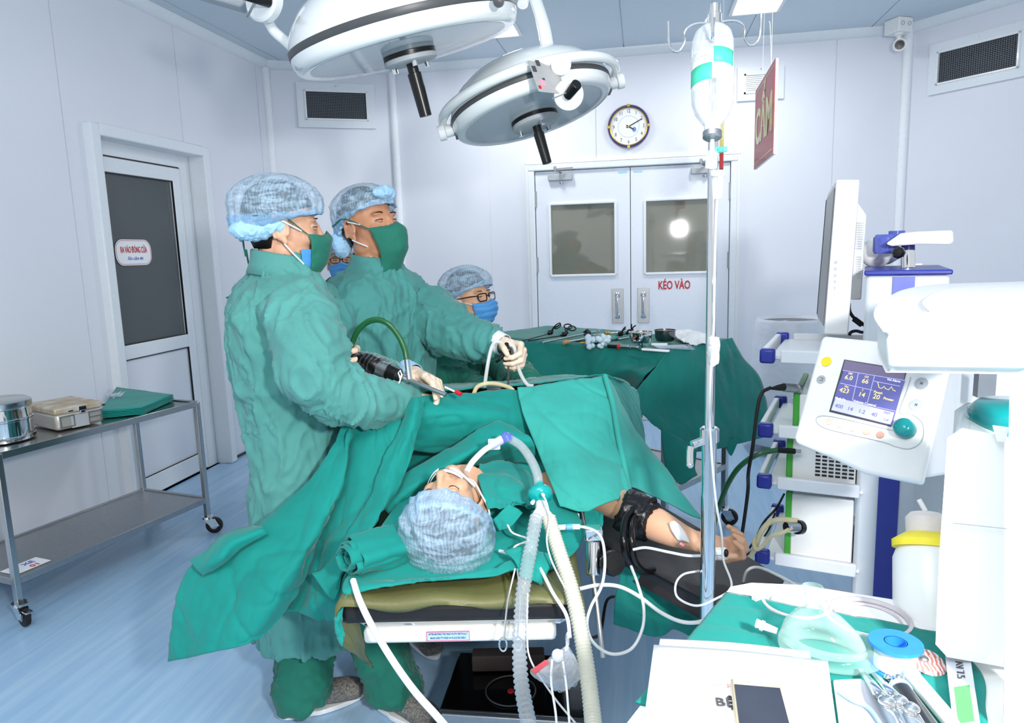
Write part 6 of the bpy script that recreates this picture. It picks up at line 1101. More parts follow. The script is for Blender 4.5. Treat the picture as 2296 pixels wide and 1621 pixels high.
class Head:
    def __init__(s, c, f, u, k=1.0):
        s.c = np.asarray(c, float); s.f = nrm(f); u = nrm(u); s.s = nrm(np.cross(s.f, u)); s.u = np.cross(s.s, s.f); s.k = k; s.R = np.array([s.s, s.f, s.u])   # s = the person's right
    def p(s, x, y, z): return s.c+s.k*(s.s*x+s.f*y+s.u*z)
    def e(s, mb, c, r, n=20, m=14): mb.ell(s.p(*c), np.array(r)*s.k, s.R, n, m)
    def shape(s, mb):
        E = lambda c, r: s.e(mb, c, r)
        E((0,-.012,.038), (.074,.094,.082)); E((0,.025,-.01), (.062,.068,.088)); E((0,.030,-.055), (.052,.055,.055)); E((0,.058,-.095), (.026,.026,.022)); E((0,.03,-.085), (.044,.045,.03))
        for q in (-1,1): E((q*.036,.062,-.028), (.024,.022,.024)); E((q*.046,.0,-.065), (.017,.03,.03)); E((q*.030,.074,.021), (.024,.013,.008))
        mb.sweep([s.p(0,.088,.012), s.p(0,.098,-.010), s.p(0,.108,-.032), s.p(0,.101,-.042)], np.array([.007,.008,.0115,.010])*s.k, 12)
        for q in (-1,1): E((q*.011,.094,-.038), (.008,.009,.007))
        E((0,.086,-.062), (.021,.010,.006)); E((0,.084,-.073), (.018,.010,.006))
        for q in (-1,1):      # ears: bowl, helix, lobe
            E((q*.074,-.006,-.018), (.007,.017,.026))
            mb.sweep([s.p(q*(.076+.008*abs(math.sin(a))), -.008-.020*math.cos(a)*1.0, -.012+.030*math.sin(a)) for a in np.linspace(-.9, PI+.5, 18)][::1], .0048*s.k, 8); E((q*.077,.003,-.042), (.005,.009,.010))
    def face(s, par, closed=False, skin=None, brow=M_hair, sq=1.0):
        for q in (-1,1):
            mb = MB(); mb.ell(s.p(q*.0305,.0718,.0), .0125*s.k, s.R, 16, 12); ey = mb.build('eye', skin if closed else M_eye, par)
            if not closed:
                mb = MB(); mb.ell(s.p(q*.0300,.0820,-.001), np.array([.0055,.0030,.0055])*s.k, s.R, 14, 8); mb.build('iris', M_iris, ey)
            mb = MB()   # lids
            for sg, zz in ((1,.0042*sq if not closed else .0005), (-1,-.0050*sq if not closed else -.001)): mb.sweep([s.p(q*(.031+.0155*a), .0846-.0115*a*a, zz*(1-a*a)+.0005) for a in np.linspace(-1,1,9)], np.array([.0012,.0022,.003,.0032,.0032,.0032,.003,.0022,.0012])*s.k*1.3, 8)
            mb.build('eyelid', skin, ey)
            mb = MB(); mb.sweep([s.p(q*(.031+.0158*a), .0892-.0118*a*a, (.0012 if not closed else -.002)*(1-a*a)+.001) for a in np.linspace(-1,1,9)], .0013*s.k, 6); mb.build('lashes', M_hair, ey)
            mb = MB(); mb.sweep([s.p(q*(.032+.021*a), .0885-.013*a*a-.002*a, .021+.004*(1-a*a)) for a in np.linspace(-1,1,9)], np.array([.0012,.0026,.003,.003,.003,.0028,.0024,.0018,.0008])*s.k, 8, flat=.6); mb.build('eyebrow', brow, par)
    def cap(s, par, seed=0, puff=.024, rim_f=.045, rim_b=-.035, back=.0, mat_=None, tail=False, lift=0):
        """bouffant cap; rim runs from forehead (rim_f) to nape (rim_b)"""
        n, m = 96, 34; V = []
        cz = .035
        for i in range(m):
            t_ = i/(m-1)
            row = []
            for j in range(n):
                a = 2*PI*j/n; y_ = math.cos(a); x_ = math.sin(a)          # y = front
                zr = rim_b+(rim_f-rim_b)*((y_+1)/2)**.8+.006*math.sin(13*a)*.3
                # from crown to rim
                ph = t_*PI*.60; rr = math.sin(ph); zz = math.cos(ph); zt = cz+(.082+puff+lift)*zz; base = zt
                z = base if t_ < .65 else base+(zr-base)*((t_-.65)/.35)**1.3
                bul = (puff+(back*max(0,-y_)))*(1-max(0,(t_-.80)/.20)**2*.82)
                rx = (.074+bul)*min(1, rr*1.10); ry = (.094+bul)*min(1, rr*1.10)
                pl = .0025*math.sin(a*22+3*vnoise([[a,t_*3,seed]])[0])*(.3+t_)+.006*ridge(np.array([[x_*2.6+seed, y_*2.6, t_*3.5]]), 2)[0]-.003
                row.append(s.p(x_*(rx+pl), -.010+y_*(ry+pl), z))
            V.append(row)
        mb = MB(); mb.grid(np.array(V), wrap=True); o = mb.build('bouffant_cap', mat_ or M_cap, par, ang=80)
        ctr_ = s.p(0,-.01,.0); mb = MB(); mb.grid(np.array([[p+nrm(p-ctr_)*(.0012+.002*vnoise([[j*.35,i_*.6,seed]])[0]) for j, p in enumerate(r)] for i_, r in enumerate(V[-8:])]), wrap=True); mb.build('gathered_band', M_capt, o, ang=80)
        mb = MB(); rim = [V[-1][j] for j in range(n)]+[V[-1][0]]; P_ = [np.array(p)+s.s*0 for p in rim]; mb.sweep(P_, np.array([.0045+.0014*math.sin(k*1.7) for k in range(len(P_))]), 8, closed=True); mb.build('elastic_rim', M_capd, o, ang=80)
        return o
    def hair(s, par, m=M_hair, low=-.05):
        mb = MB(); rows = []
        for i in range(14):
            t_ = i/13; row = []
            for j in range(40):
                a = 2*PI*j/40; y_ = math.cos(a); x_ = math.sin(a); zr = low+(.05-low)*((y_+1)/2)**.6 if y_ > -.2 else low; ph = t_*PI*.5
                z = .038+(.088)*math.cos(ph) if t_ < .99 else .038; z = z if i < 11 else .038+(.088)*math.cos(10/13*PI*.5)+(zr-(.038+.088*math.cos(10/13*PI*.5)))*((i-10)/3)
                r_ = math.sin(min(ph, PI*.5)) if i < 11 else 1; tp = 1-.36*max(0,(i-11)/2)**1.3*(1 if y_ < 0 else .3); row.append(s.p(x_*.0775*max(r_,.01)*tp, -.013+y_*.097*max(r_,.01)*(1 if y_ < .3 else .97)*tp, z))
            rows.append(row)
        mb.grid(np.array(rows), wrap=True); return mb.build('hair', m, par, solid=.002, ang=70)
    def mask(s, par, m, top=-.012, bot=-.125, wid=1.25, bulge=.018, nose=.03, name='face_mask', low_w=.9, seed=1, pleat=0, chin=.0, off=.006):
        n, k = 28, 40; G = []
        for i in range(n):
            t_ = i/(n-1); z = top*(1-t_)+bot*t_; row = []
            for j in range(k):
                a = (j/(k-1)*2-1)*wid*(1-(1-low_w)*t_); cx, cy = math.sin(a), math.cos(a)
                yf = np.interp(z, [-.16,-.125,-.10,-.075,-.05,-.035,-.01,.01], [.062,.078,.095,.102,.110,.116,.100,.094]); xs = np.interp(z, [-.16,-.125,-.10,-.05,0], [.058,.060,.066,.078,.079])
                y = yf*max(cy,0)**.9+(-.012)*(1-max(cy,0)) if cy > 0 else cy*.05
                zz = z+nose*(max(0,1-abs(a)/.5))**2*(1-t_)-.012*(1-cy)*(1-2*t_)*0+chin*t_*(1-abs(a)/wid)*-1
                row.append(s.p(cx*(xs+off), y+off+bulge*math.sin(PI*t_)**.8*max(cy,0)**2+(pleat*.0022*math.sin(t_*22) if pleat else 0), zz))
            G.append(row)
        mb = MB(); mb.grid(wrinkle(np.array(G), .003, (22,22,22), seed=seed)); return mb.build(name, m, par, solid=.0015, ang=80), np.array(G)
def strap(par, pts, m, r=.0022, name='mask_strap', flat=1.0): mb = MB(); mb.sweep(catmull(pts, 24), r, 8, flat=flat); return mb.build(name, m, par)
def neck_torso(mb, H, base, tilt=None):
    mb.sweep([H.p(0,-.015,-.02), H.p(0,-.012,-.07), (H.p(0,-.01,-.10)+base)/2, base, base-ZU*.05], np.array([.052,.054,.056,.062,.08])*H.k, 18)
def rings(mb, R_, n=48):
    """R_: (centre, front-axis, half-depth, side-axis, half-width, squareness)"""
    V = []
    for c, fx, a, sx_, b in R_:
        for j in range(n):
            t_ = 2*PI*j/n; ct, st = math.cos(t_), math.sin(t_); e = .82; V.append(c+fx*a*math.copysign(abs(ct)**e, ct)+sx_*b*math.copysign(abs(st)**e, st))
    k = len(R_); return mb.add(V, [(i*n+j, i*n+(j+1)%n, (i+1)*n+(j+1)%n, (i+1)*n+j) for i in range(k-1) for j in range(n)]+[tuple(range(n))[::-1], tuple(range((k-1)*n, k*n))])
def hand(mb, w, d, n, side=1, curls=((.3,.4,.3),)*4, spread=.06, k=1.0, thumb=(.5,.3), tdir=None):
    """w wrist, d along the hand, n out of the palm; side=+1 puts the thumb at +cross(d,n)"""
    d = nrm(d); n = nrm(np.asarray(n)-d*np.dot(n, d)); s = np.cross(d, n)*side; w = np.asarray(w, float)
    kn = [w+k*(d*(.088-.004*abs(i-1)-.008*(i==3))+s*(.030-.0205*i)) for i in range(4)]
    for i in range(4): mb.sweep([w+s*k*(.016-.011*i), w*.45+kn[i]*.55-n*.002*k, kn[i]], np.array([.0155,.0135,.0115])*k, 12); mb.ell(kn[i], .0118*k, None, 12, 8)
    mb.ell(w+d*.045*k+n*.006*k, np.array([.036,.044,.015])*k, [s, d, n], 16, 12); mb.ell(w+d*.03*k+s*.022*k+n*.010*k, np.array([.016,.030,.014])*k, [s, d, n], 14, 10)
    mb.sweep([w-d*.05*k, w-d*.02*k, w+d*.012*k], np.array([.027,.026,.026])*k, 16, flat=.75, hint=n)
    for i in range(4):
        ln = [(.042,.026,.022),(.046,.029,.023),(.043,.027,.022),(.034,.021,.019)][i]; p = kn[i]; a = 0; P_ = [p]; cu = curls[i%len(curls)]; dd = nrm(d+s*(1.5-i)*spread)
        for q in range(3): a += cu[q]; p = p+(dd*math.cos(a)+n*math.sin(a))*ln[q]*k; P_.append(p)
        for q in range(3): mb.sweep([P_[q], P_[q+1]], np.array([[.0098,.0088],[.0088,.0080],[.0080,.0068]][q])*k, 12)
        for q in (1,2): mb.ell(P_[q], [.0094,.0085][q-1]*k, None, 10, 8)
        mb.ell(P_[3], .0070*k, None, 10, 8)
    t0 = w+(d*.022+s*.026+n*.006)*k; td = nrm(tdir if tdir is not None else d*.62+s*.62+n*thumb[0]); t1 = t0+td*.040*k; t2 = t1+nrm(td+(d-s*.5)*thumb[1])*.031*k; t3 = t2+nrm(td+(d-s)*thumb[1]*1.4)*.024*k
    for p, q, r in ((t0,t1,(.0145,.0112)),(t1,t2,(.0108,.0095)),(t2,t3,(.0095,.0078))): mb.sweep([p,q], np.array(r)*k, 12); mb.ell(q, r[1]*1.02*k, None, 10, 8)
def legs_shoes(t, hips, feet, m, shoe_m, hem, r=(.10,.085,.085)):
    for k, (h, f_, fd) in enumerate(feet):
        f_ = A3(f_[0], f_[1], 0); fd = nrm(A3(fd[0], fd[1], 0)); mb = MB(); kn_ = (h+f_)/2+fd*.03; mb.sweep(catmull([h, kn_, f_+A3(0,0,.12), f_+A3(0,0,.055)], 20), np.interp(np.linspace(0,1,20), [0,.5,1], r), 20)
        fuse(mb, .010, 2, folds(.016, (11,11,7), seed=k+3)).build('trouser_leg', m, t, ang=80)
        mb = MB(); s_ = A3(-fd[1], fd[0], 0); P_ = [f_-fd*.07+A3(0,0,.05), f_+A3(0,0,.058), f_+fd*.08+A3(0,0,.048), f_+fd*.15+A3(0,0,.035), f_+fd*.19+A3(0,0,.028)]; mb.sweep(catmull(P_, 20), np.interp(np.linspace(0,1,20), [0,.3,.7,.9,1], [.038,.042,.046,.038,.02]), 18, flat=.85); mb.ell(f_+A3(0,0,.075), .045)
        sh = fuse(mb, .006, 3).build('shoe', shoe_m, t, ang=80)
        mb = MB(); V_ = []
        for z_ in (.002,.018):
            for a in np.linspace(0,2*PI,40,endpoint=False): V_.append(f_+fd*(.06+math.cos(a)*.140)+s_*math.sin(a)*(.046 if math.cos(a) > -.2 else .040)+A3(0,0,z_))
        mb.add(V_, [tuple(range(40))[::-1], tuple(range(40,80))]+[(i,(i+1)%40,40+(i+1)%40,40+i) for i in range(40)]); mb.build('sole', M_white, sh, bevel=.003)
M_shoe = mat('grey_knit_shoe', (150,146,140), rough=.7, scale=160, col2=(86,82,78), bump=.5, kind='noise')
# ---------------------------------------------------------------- surgeon at the left, in profile
def standing(label, H, base, axis_f, ring_tab, arms, gown_m, name='person', body_skin=M_skin, neck_r=.07, hem_z=None, seed=0, gown_amp=.017, group=None, sleeves=True, hidden_arms=()):
    f = nrm(A3(axis_f[0], axis_f[1], 0)); sd = np.cross(f, ZU); foot = A3(base[0], base[1], 0)
    t = thing(name, foot, label, 'person', group)
    mb = MB(); H.shape(mb); neck_torso(mb, H, base)
    rings(mb, [(A3(base[0], base[1], z)+f*o_, f, a*.72, sd, b*.78) for z, o_, a, b in ring_tab if z > .75 and z < base[2]-.02])
    for pts, rr in arms: mb.sweep(catmull(pts, 16), np.interp(np.linspace(0,1,16), [0,1], [.048,.03]), 14)
    fuse(mb, .0048, 2).build('body', body_skin, t, ang=80)
    mb = MB(); rings(mb, [(A3(base[0], base[1], z)+f*o_, f, a, sd, b) for z, o_, a, b in ring_tab]); 
    for pts, rr in arms: mb.sweep(catmull(pts, 26), np.interp(np.linspace(0,1,26), np.linspace(0,1,len(rr)), rr), 22)
    g = fuse(mb, .0075, 2, folds(gown_amp, (8,8,3.6), seed))
    g = g.build('gown', gown_m, t, ang=80); return t, g, f, sd
# S1
H1 = Head(PD(634,508,2.15), CR_*.93+CF_*.34+ZU*.02, ZU*1+CR_*.03, 1.10)
b1 = H1.p(0,-.03,-.145); f1 = CR_*.96+CF_*.25
b1 = PD(632,600,2.17)
z1 = b1[2]
rt1 = [(z1+.035,-.005,.070,.072),(z1-.02,-.01,.085,.10),(z1-.06,-.015,.125,.165),(z1-.12,-.02,.15,.205),(z1-.22,-.015,.158,.215),(z1-.36,0,.150,.195),(z1-.48,.01,.135,.175),(z1-.62,.015,.145,.19),(z1-.80,.02,.165,.205),(z1-1.0,.025,.185,.215),(z1-1.17,.03,.195,.22)]
arm1a = ([PD(655,690,2.00), PD(690,770,1.93), PD(722,850,1.92), PD(790,893,1.97), PD(860,905,2.04), PD(925,890,2.12)], [.088,.088,.082,.072,.058,.042])
arm1b = ([PD(690,670,2.34), PD(735,740,2.34), PD(752,795,2.30), PD(768,805,2.22)], [.08,.075,.06,.045])
s1, g1, _, sd1 = standing('person in faded green gown seen in profile, leftmost at the table, holding the camera', H1, b1, f1, rt1, [arm1a, arm1b], M_gown, seed=1)
H1.face(s1, skin=M_skin, sq=.72); H1.hair(s1, low=-.062); H1.cap(s1, seed=3, puff=.026, rim_f=.048, rim_b=-.040, back=.012)
mb = MB(); mb.ell(H1.p(.045,-.080,-.016), (.045,.060,.028), H1.R, 24, 16); mb.ell(H1.p(.06,-.03,-.004), (.028,.05,.02), H1.R, 24, 16); fuse(mb, .004, 1, folds(.006,(30,30,30),4)).build('gathered_cap_tail', M_capd, s1, ang=80)
mk, G = H1.mask(s1, M_gmask, top=-.020, bot=-.165, wid=1.06, bulge=.014, nose=.014, seed=5, low_w=.75, off=.010)
mk2, G2 = H1.mask(s1, M_bmask, top=-.06, bot=-.125, wid=1.16, bulge=.008, nose=.0, name='blue_under_mask', seed=6, off=.003)
for q in (1,): 
    strap(s1, [G[0][-1 if q > 0 else 0], H1.p(q*.088,-.01,.028), H1.p(q*.085,-.07,.022), H1.p(q*.03,-.125,.02)], M_gmask, .006, 'green_tie', flat=.3)
    strap(s1, [H1.p(q*.080,.045,-.012), H1.p(q*.086,.02,.000), H1.p(q*.084,-.005,.012)], M_mwhite, .0022, 'ear_loop'); strap(s1, [H1.p(q*.072,.05,-.10), H1.p(q*.080,.025,-.075), H1.p(q*.084,.0,-.048)], M_mwhite, .0022, 'ear_loop')
for q, P_ in enumerate(([(552,560,2.2),(556,585,2.19),(562,610,2.18),(558,640,2.18),(536,655,2.2),(508,668,2.22)], [(545,470,2.2),(541,485,2.2),(546,500,2.2),(545,540,2.2),(551,575,2.2)], [(575,608,2.17),(566,600,2.17),(560,606,2.16),(568,615,2.16),(560,630,2.17)])): strap(s1, [PD(*x) for x in P_], M_gmask, .0028, 'hanging_tie')
mb = MB(); rows = []   # stand-up collar
def collar(t, H, c, f, sd, a, b, h, m, lean=.0):
    mb = MB(); rows = []
    for z_, k_ in ((-.03,1.18),(0,1.05),(h*.5,1.0),(h,.98),(h+.003,.93)): rows.append([c+f*(math.cos(x)*a*k_+lean*z_)+sd*math.sin(x)*b*k_+ZU*(z_-.012*math.cos(x)) for x in np.linspace(0,2*PI,60,endpoint=False)])
    mb.grid(wrinkle(np.array(rows), .0025, (30,30,30)), wrap=True); return mb.build('collar', m, t, solid=.003, ang=80)
collar(s1, H1, b1+ZU*.0, nrm(f1), sd1, .088, .090, .038, M_gown)
hz1 = .62
legs_shoes(s1, None, [(A3(b1[0],b1[1],.8)-sd1*(-.02), (-1.075,1.93), (.75,.55)), (A3(b1[0]+.08,b1[1],.8)+sd1*.02, (-.80,1.98), (.8,-.35))], M_scrub, M_shoe, .1)
# S2
H2 = Head(PD(826,506,2.50), CR_*.80-CF_*.52+ZU*.10, ZU-CR_*.04, 1.10)
b2 = PD(842,598,2.52); z2 = b2[2]; f2 = CR_*.72-CF_*.60
rt2 = [(z2+.03,0,.070,.075),(z2-.02,0,.09,.11),(z2-.06,-.005,.115,.175),(z2-.12,-.01,.135,.215),(z2-.24,0,.145,.225),(z2-.40,0,.140,.20),(z2-.55,.0,.135,.185),(z2-.75,.01,.15,.20),(z2-1.0,.02,.16,.21),(z2-1.15,.02,.165,.215)]
arm2a = ([PD(748,700,2.38), PD(742,770,2.32), PD(765,850,2.26), PD(850,862,2.24), PD(922,848,2.22)], [.088,.082,.072,.056,.038])
arm2b = ([PD(925,690,2.62), PD(975,715,2.56), PD(1035,755,2.48), PD(1090,765,2.42), PD(1122,768,2.39)], [.088,.094,.075,.058,.042])
s2, g2, _, sd2 = standing('person in teal gown looking right with narrowed eyes, second from left at the table', H2, b2, f2, rt2, [arm2a, arm2b], M_gown2, body_skin=M_skin2, seed=2)
H2.face(s2, skin=M_skin2, sq=.62); H2.hair(s2, low=-.055); H2.cap(s2, seed=8, puff=.018, rim_f=.066, rim_b=-.035)
mb = MB(); mb.ell(H2.p(.03,-.100,-.035), (.034,.030,.048), H2.R, 24, 16); fuse(mb, .004, 1, folds(.006,(30,30,30),9)).build('gathered_cap_tail', M_capd, s2, ang=80)
mb = MB(); mb.ell(H2.p(.01,.100,.082), (.055,.016,.020), H2.R, 24, 16); fuse(mb, .004, 1, folds(.006,(34,34,34),10)).build('gathered_cap_front', M_capd, s2, ang=80)
mk, G = H2.mask(s2, M_gmask, top=-.022, bot=-.165, wid=1.0, bulge=.022, nose=.012, seed=7, low_w=.72, off=.010)
for q in (1,):
    strap(s2, [G[0][-1], H2.p(q*.088,-.01,.024), H2.p(q*.085,-.07,.012)], M_gmask, .006, 'green_tie', flat=.3)
    strap(s2, [H2.p(q*.082,.045,-.006), H2.p(q*.086,.02,.004), H2.p(q*.084,-.005,.012)], M_mwhite, .0022, 'ear_loop'); strap(s2, [H2.p(q*.074,.05,-.075), H2.p(q*.080,.025,-.06), H2.p(q*.084,.0,-.045)], M_mwhite, .0022, 'ear_loop')
collar(s2, H2, b2+ZU*.0, nrm(A3(f2[0],f2[1],0)), sd2, .082, .085, .038, M_gown2)
legs_shoes(s2, None, [(A3(b2[0],b2[1],.8), (-.86,2.42), (.6,-.7)), (A3(b2[0]+.1,b2[1],.8), (-.60,2.55), (.9,-.3))], M_scrub, M_shoe, .1)
# ---- gloved hands
def glove(par, label=None, **kw):
    mb = MB(); hand(mb, **kw); return fuse(mb, .0032, 2, folds(.0008, (60,60,60), 3)).build('gloved_hand', M_glove, par, ang=80)
def cuff(par, c, d, r, m=None): mb = MB(); d = nrm(d); mb.lathe([(r*.96,-.02),(r,-.018),(r*.98,.0),(r*.9,.03),(r*.85,.03),(r*.9,0)], c, d, 28, close=True); mb.build('cuff', m or M_mwhite, par)
# S2 right hand (near) pointing right with a thin instrument
w = PD(928,836,2.20); d_ = PD(995,862,2.10)-w; glove(s2, w=w, d=d_, n=-ZU*.8-CF_*.5, side=-1, curls=((.25,.35,.2),(.5,.6,.3),(.6,.7,.4),(.7,.8,.4)), k=1.14)
cuff(s2, PD(916,835,2.215), d_, .038, M_capd)
# S2 left hand gripping the black handle
w = PD(1127,772,2.37); glove(s2, w=w, d=PD(1160,785,2.33)-w, n=CR_*-.2-CF_*.7-ZU*.6, side=-1, curls=((.9,1.1,.6),(1.0,1.2,.6),(1.0,1.2,.6),(1.0,1.1,.6)), k=1.08, thumb=(.9,.6)); cuff(s2, PD(1116,768,2.385), PD(1160,785,2.33)-w, .040, M_mwhite)
# S1 left hand holding the back of the camera head
w = PD(762,800,2.20); glove(s1, w=w, d=PD(800,806,2.16)-w, n=-CF_*.9-ZU*.2, side=1, curls=((.7,.9,.5),(.8,1.0,.5),(.9,1.0,.5),(.9,1.0,.5)), k=1.05, thumb=(.9,.5))
w = PD(918,889,2.12); glove(s1, w=w, d=PD(960,893,2.16)-w, n=-ZU, side=1, curls=((.2,.3,.2),)*4, k=.95)
# ---------------------------------------------------------------- camera head in its clear sleeve with scope
t = thing('endoscope_camera', PD(850,825,2.10), 'black endoscope camera head in a crinkled clear sleeve held by the gloved hands', 'camera')
ca, cb = PD(792,800,2.13), PD(900,846,2.07); d_ = nrm(cb-ca); s = MB(); s.sweep([ca, ca+(cb-ca)*.25, ca+(cb-ca)*.5, ca+(cb-ca)*.55], [.018,.028,.030,.026], 22); s.build('camera_body', M_black, t)
s = MB(); s.sweep([ca+(cb-ca)*.55, ca+(cb-ca)*.74], [.024,.026], 22); s.build('coupler', M_satin, t); s = MB(); s.sweep([ca+(cb-ca)*.74, ca+(cb-ca)*.93, ca+(cb-ca)*.98], [.023,.023,.015], 22); s.build('focus_ring', M_black, t)
s = MB(); pts = [ca-d_*.02, ca+(cb-ca)*.1, ca+(cb-ca)*.35, ca+(cb-ca)*.6, ca+(cb-ca)*.85, cb, cb+d_*.03]; rr = [.010,.022,.033,.036,.033,.028,.010]; P_ = catmull(pts, 60); s.sweep(P_, np.interp(np.linspace(0,1,60), np.linspace(0,1,7), rr)*(1+.05*np.sin(np.arange(60)*1.9)), 48, caps=False)
V_ = s.v[0]; cc_ = np.repeat(P_, 48, 0); N_ = V_-cc_; N_ /= np.linalg.norm(N_,axis=1,keepdims=True)+1e-9; s.v[0] = V_+N_*(.004*ridge(V_*A3(40,40,40), 3))[:,None]; s.build('clear_sleeve', glass_mat('crinkled_clear_sleeve', (236,240,244), rough=.05, alpha=-.12, bump=.8, scale=70), t, ang=80)
s = MB(); s.cyl(cb-d_*.01, PD(1000,885,2.0), .0065, .0065, 16); s.cyl(cb-d_*.01, cb+d_*.03, .011, .010, 16); s.build('scope_tube', M_satin, t)
s = MB(); s.cyl(PD(918,852,2.055), PD(912,808,2.075), .0085, .0075, 16); s.build('light_post', M_chrome, t)
s = MB(); s.sweep([PD(x,y,2.05) for x, y in ((898,850),(893,836),(897,830),(901,840),(896,856),(888,868),(884,880))], .0022, 8); s.build('white_tie', M_white, t)
t = thing('light_cable', PD(850,720,2.1), 'dark green hose arching above the camera sleeve in front of the gowns', 'cable'); s = MB(); s.tube([PD(783,800,2.14), PD(788,775,2.13), PD(802,742,2.11), PD(824,722,2.10), PD(848,717,2.09), PD(872,727,2.08), PD(893,752,2.08), PD(907,782,2.08), PD(912,806,2.075)], .0088, 14, m=70); s.build('hose', M_gcab, t)
# thin instrument with red tip
t = thing('thin_instrument', PD(1015,878,2.05), 'thin white instrument with a red tip at the gloved fingertip', 'instrument'); s = MB(); s.cyl(PD(998,868,2.08), PD(1024,880,2.04), .003, n=10); s.build('shaft', M_wplastic, t); s = MB(); s.cyl(PD(1022,878,2.04), PD(1034,884,2.03), .0065, n=12); s.build('red_tip', M_red, t)
# handle in the other hand
t = thing('laparoscopic_grasper', PD(1138,800,2.32), 'black laparoscopic handle with a thin dark shaft gripped at the right glove', 'instrument'); s = MB(); s.ell(PD(1134,790,2.28), (.017,.02,.028)); s.cyl(PD(1128,772,2.29), PD(1138,812,2.28), .011, .013, 14); s.cyl(PD(1128,780,2.27), PD(1146,786,2.27), .008, n=12); s.ell(PD(1136,774,2.28), .010); s.sweep([PD(1128,795,2.27), PD(1120,806,2.27), PD(1112,812,2.28)], [.007,.006,.005], 10); hb_ = fuse(s, .003, 1); hb_.build('grip', M_black, t, ang=60)
s = MB(); s.cyl(PD(1140,812,2.285), PD(1140,866,2.30), .0032, n=10); s.build('shaft', M_dgrey, t)
t = thing('irrigation_tubing', PD(1130,830,2.3), 'looping clear tubing around the gloved fist and onto the drape', 'tube')
for P_ in ([(1128,770,2.28),(1112,766,2.28),(1102,780,2.28),(1094,815,2.27),(1086,868,2.26)], [(1140,772,2.28),(1152,778,2.28),(1158,800,2.28),(1166,835,2.28),(1182,862,2.28),(1196,866,2.28)]): s = MB(); s.tube([PD(*x) for x in P_], .006, 10); s.build('clear_tube', M_tube, t)
s = MB(); s.tube([PD(*x) for x in ((1062,884,2.2),(1070,868,2.2),(1090,860,2.2),(1115,861,2.22),(1140,868,2.24),(1152,876,2.24))], .0065, 10); s.build('yellowish_tube', M_ytube, t)
s = MB(); s.box(PD(1108,872,2.23), (.045,.02,.012)); s.build('clip', M_dgrey, t, bevel=.003)
# ---------------------------------------------------------------- woman with glasses
H3 = Head(PD(1052,668,3.15), CR_*.80-CF_*.55+ZU*.03, ZU-CR_*.05, 1.03); b3 = PD(1052,735,3.18); z3 = b3[2]; f3 = CR_*.75-CF_*.6
rt3 = [(z3+.02,0,.06,.065),(z3-.03,0,.08,.10),(z3-.07,0,.10,.16),(z3-.14,0,.125,.19),(z3-.26,0,.13,.19),(z3-.40,0,.125,.17),(z3-.6,0,.14,.19),(z3-.8,0,.155,.20),(z3-.95,0,.16,.20)]
arm3a = ([PD(1010,790,3.05), PD(1000,830,2.98), PD(1050,870,2.85), PD(1090,872,2.75)], [.08,.072,.058,.045]); arm3b = ([PD(1095,775,3.2), PD(1130,815,3.05), PD(1160,845,2.85), PD(1192,862,2.65)], [.075,.070,.056,.042])
s3, g3, _, sd3 = standing('person with glasses and pale blue mask, third from left, behind the outstretched arm', H3, b3, f3, rt3, [arm3a, arm3b], M_scrub, body_skin=M_skinp, seed=3)
H3.face(s3, skin=M_skinp); H3.hair(s3, low=-.05); H3.cap(s3, seed=12, puff=.026, rim_f=.062, rim_b=-.070, back=.01)
mk, G = H3.mask(s3, M_bmask, top=-.024, bot=-.112, wid=1.0, bulge=.016, nose=.012, seed=9, pleat=1, off=.007)
strap(s3, [G[1][-1], H3.p(.082,.02,-.012), H3.p(.083,0,.004)], M_mwhite, .002, 'ear_loop'); strap(s3, [G[-3][-1], H3.p(.078,.02,-.07), H3.p(.08,.0,-.045)], M_mwhite, .002, 'ear_loop')
def glasses(par, H):
    mb = MB()
    for q in (-1,1): mb.sweep([H.p(q*(.034+.0255*x), .104-.004*abs(x)-.006*(x if x > 0 else 0), -.002+.0155*y) for x, y in ((-1,.8),(-.6,1),(.6,1),(1,.8),(1,-.5),(.7,-1),(-.7,-1),(-1,-.5),(-1,.8))], .0025*H.k, 8); mb.sweep([H.p(q*.059,.095,.006), H.p(q*.078,.06,.006), H.p(q*.083,.0,.002)], .0025*H.k, 8)
    mb.sweep([H.p(-.009,.104,.002), H.p(0,.106,.004), H.p(.009,.104,.002)], .0025*H.k, 8); o = mb.build('glasses_frame', M_black, par)
    for q in (-1,1): mb = MB(); mb.quad3([H.p(q*.011,.103,.012), H.p(q*.057,.097,.012), H.p(q*.057,.097,-.016), H.p(q*.011,.103,-.016)], .001); mb.build('lens', glass_mat('spectacle_lens_%d' % (q+1), (220,226,230), alpha=-.16), o, smooth=False)
glasses(s3, H3)
mb = MB(); mb.ell(H3.p(.082,.002,-.055), .0035); mb.build('earring', M_gold, s3)
w = PD(1196,866,2.62); mb = MB(); hand(mb, w=w, d=PD(1240,858,2.55)-w, n=-ZU, side=-1, curls=((.4,.5,.3),)*4, k=1.0); fuse(mb, .0034, 2).build('gloved_hand', M_glove, s3, ang=80); cuff(s3, PD(1190,866,2.64), PD(1240,858,2.55)-w, .034)
mb = MB(); mb.cyl(PD(1228,856,2.54), PD(1246,846,2.54), .006, .007, 12); mb.build('syringe_tip', M_frost, label='clear plastic tip held in the rightmost glove over the drape', cat='tip')
legs_shoes(s3, None, [(A3(b3[0],b3[1],.7), (b3[0]-.08,b3[1]), (.6,-.7)), (A3(b3[0]+.1,b3[1],.7), (b3[0]+.12,b3[1]), (.6,-.7))], M_scrub, M_shoe, .1)
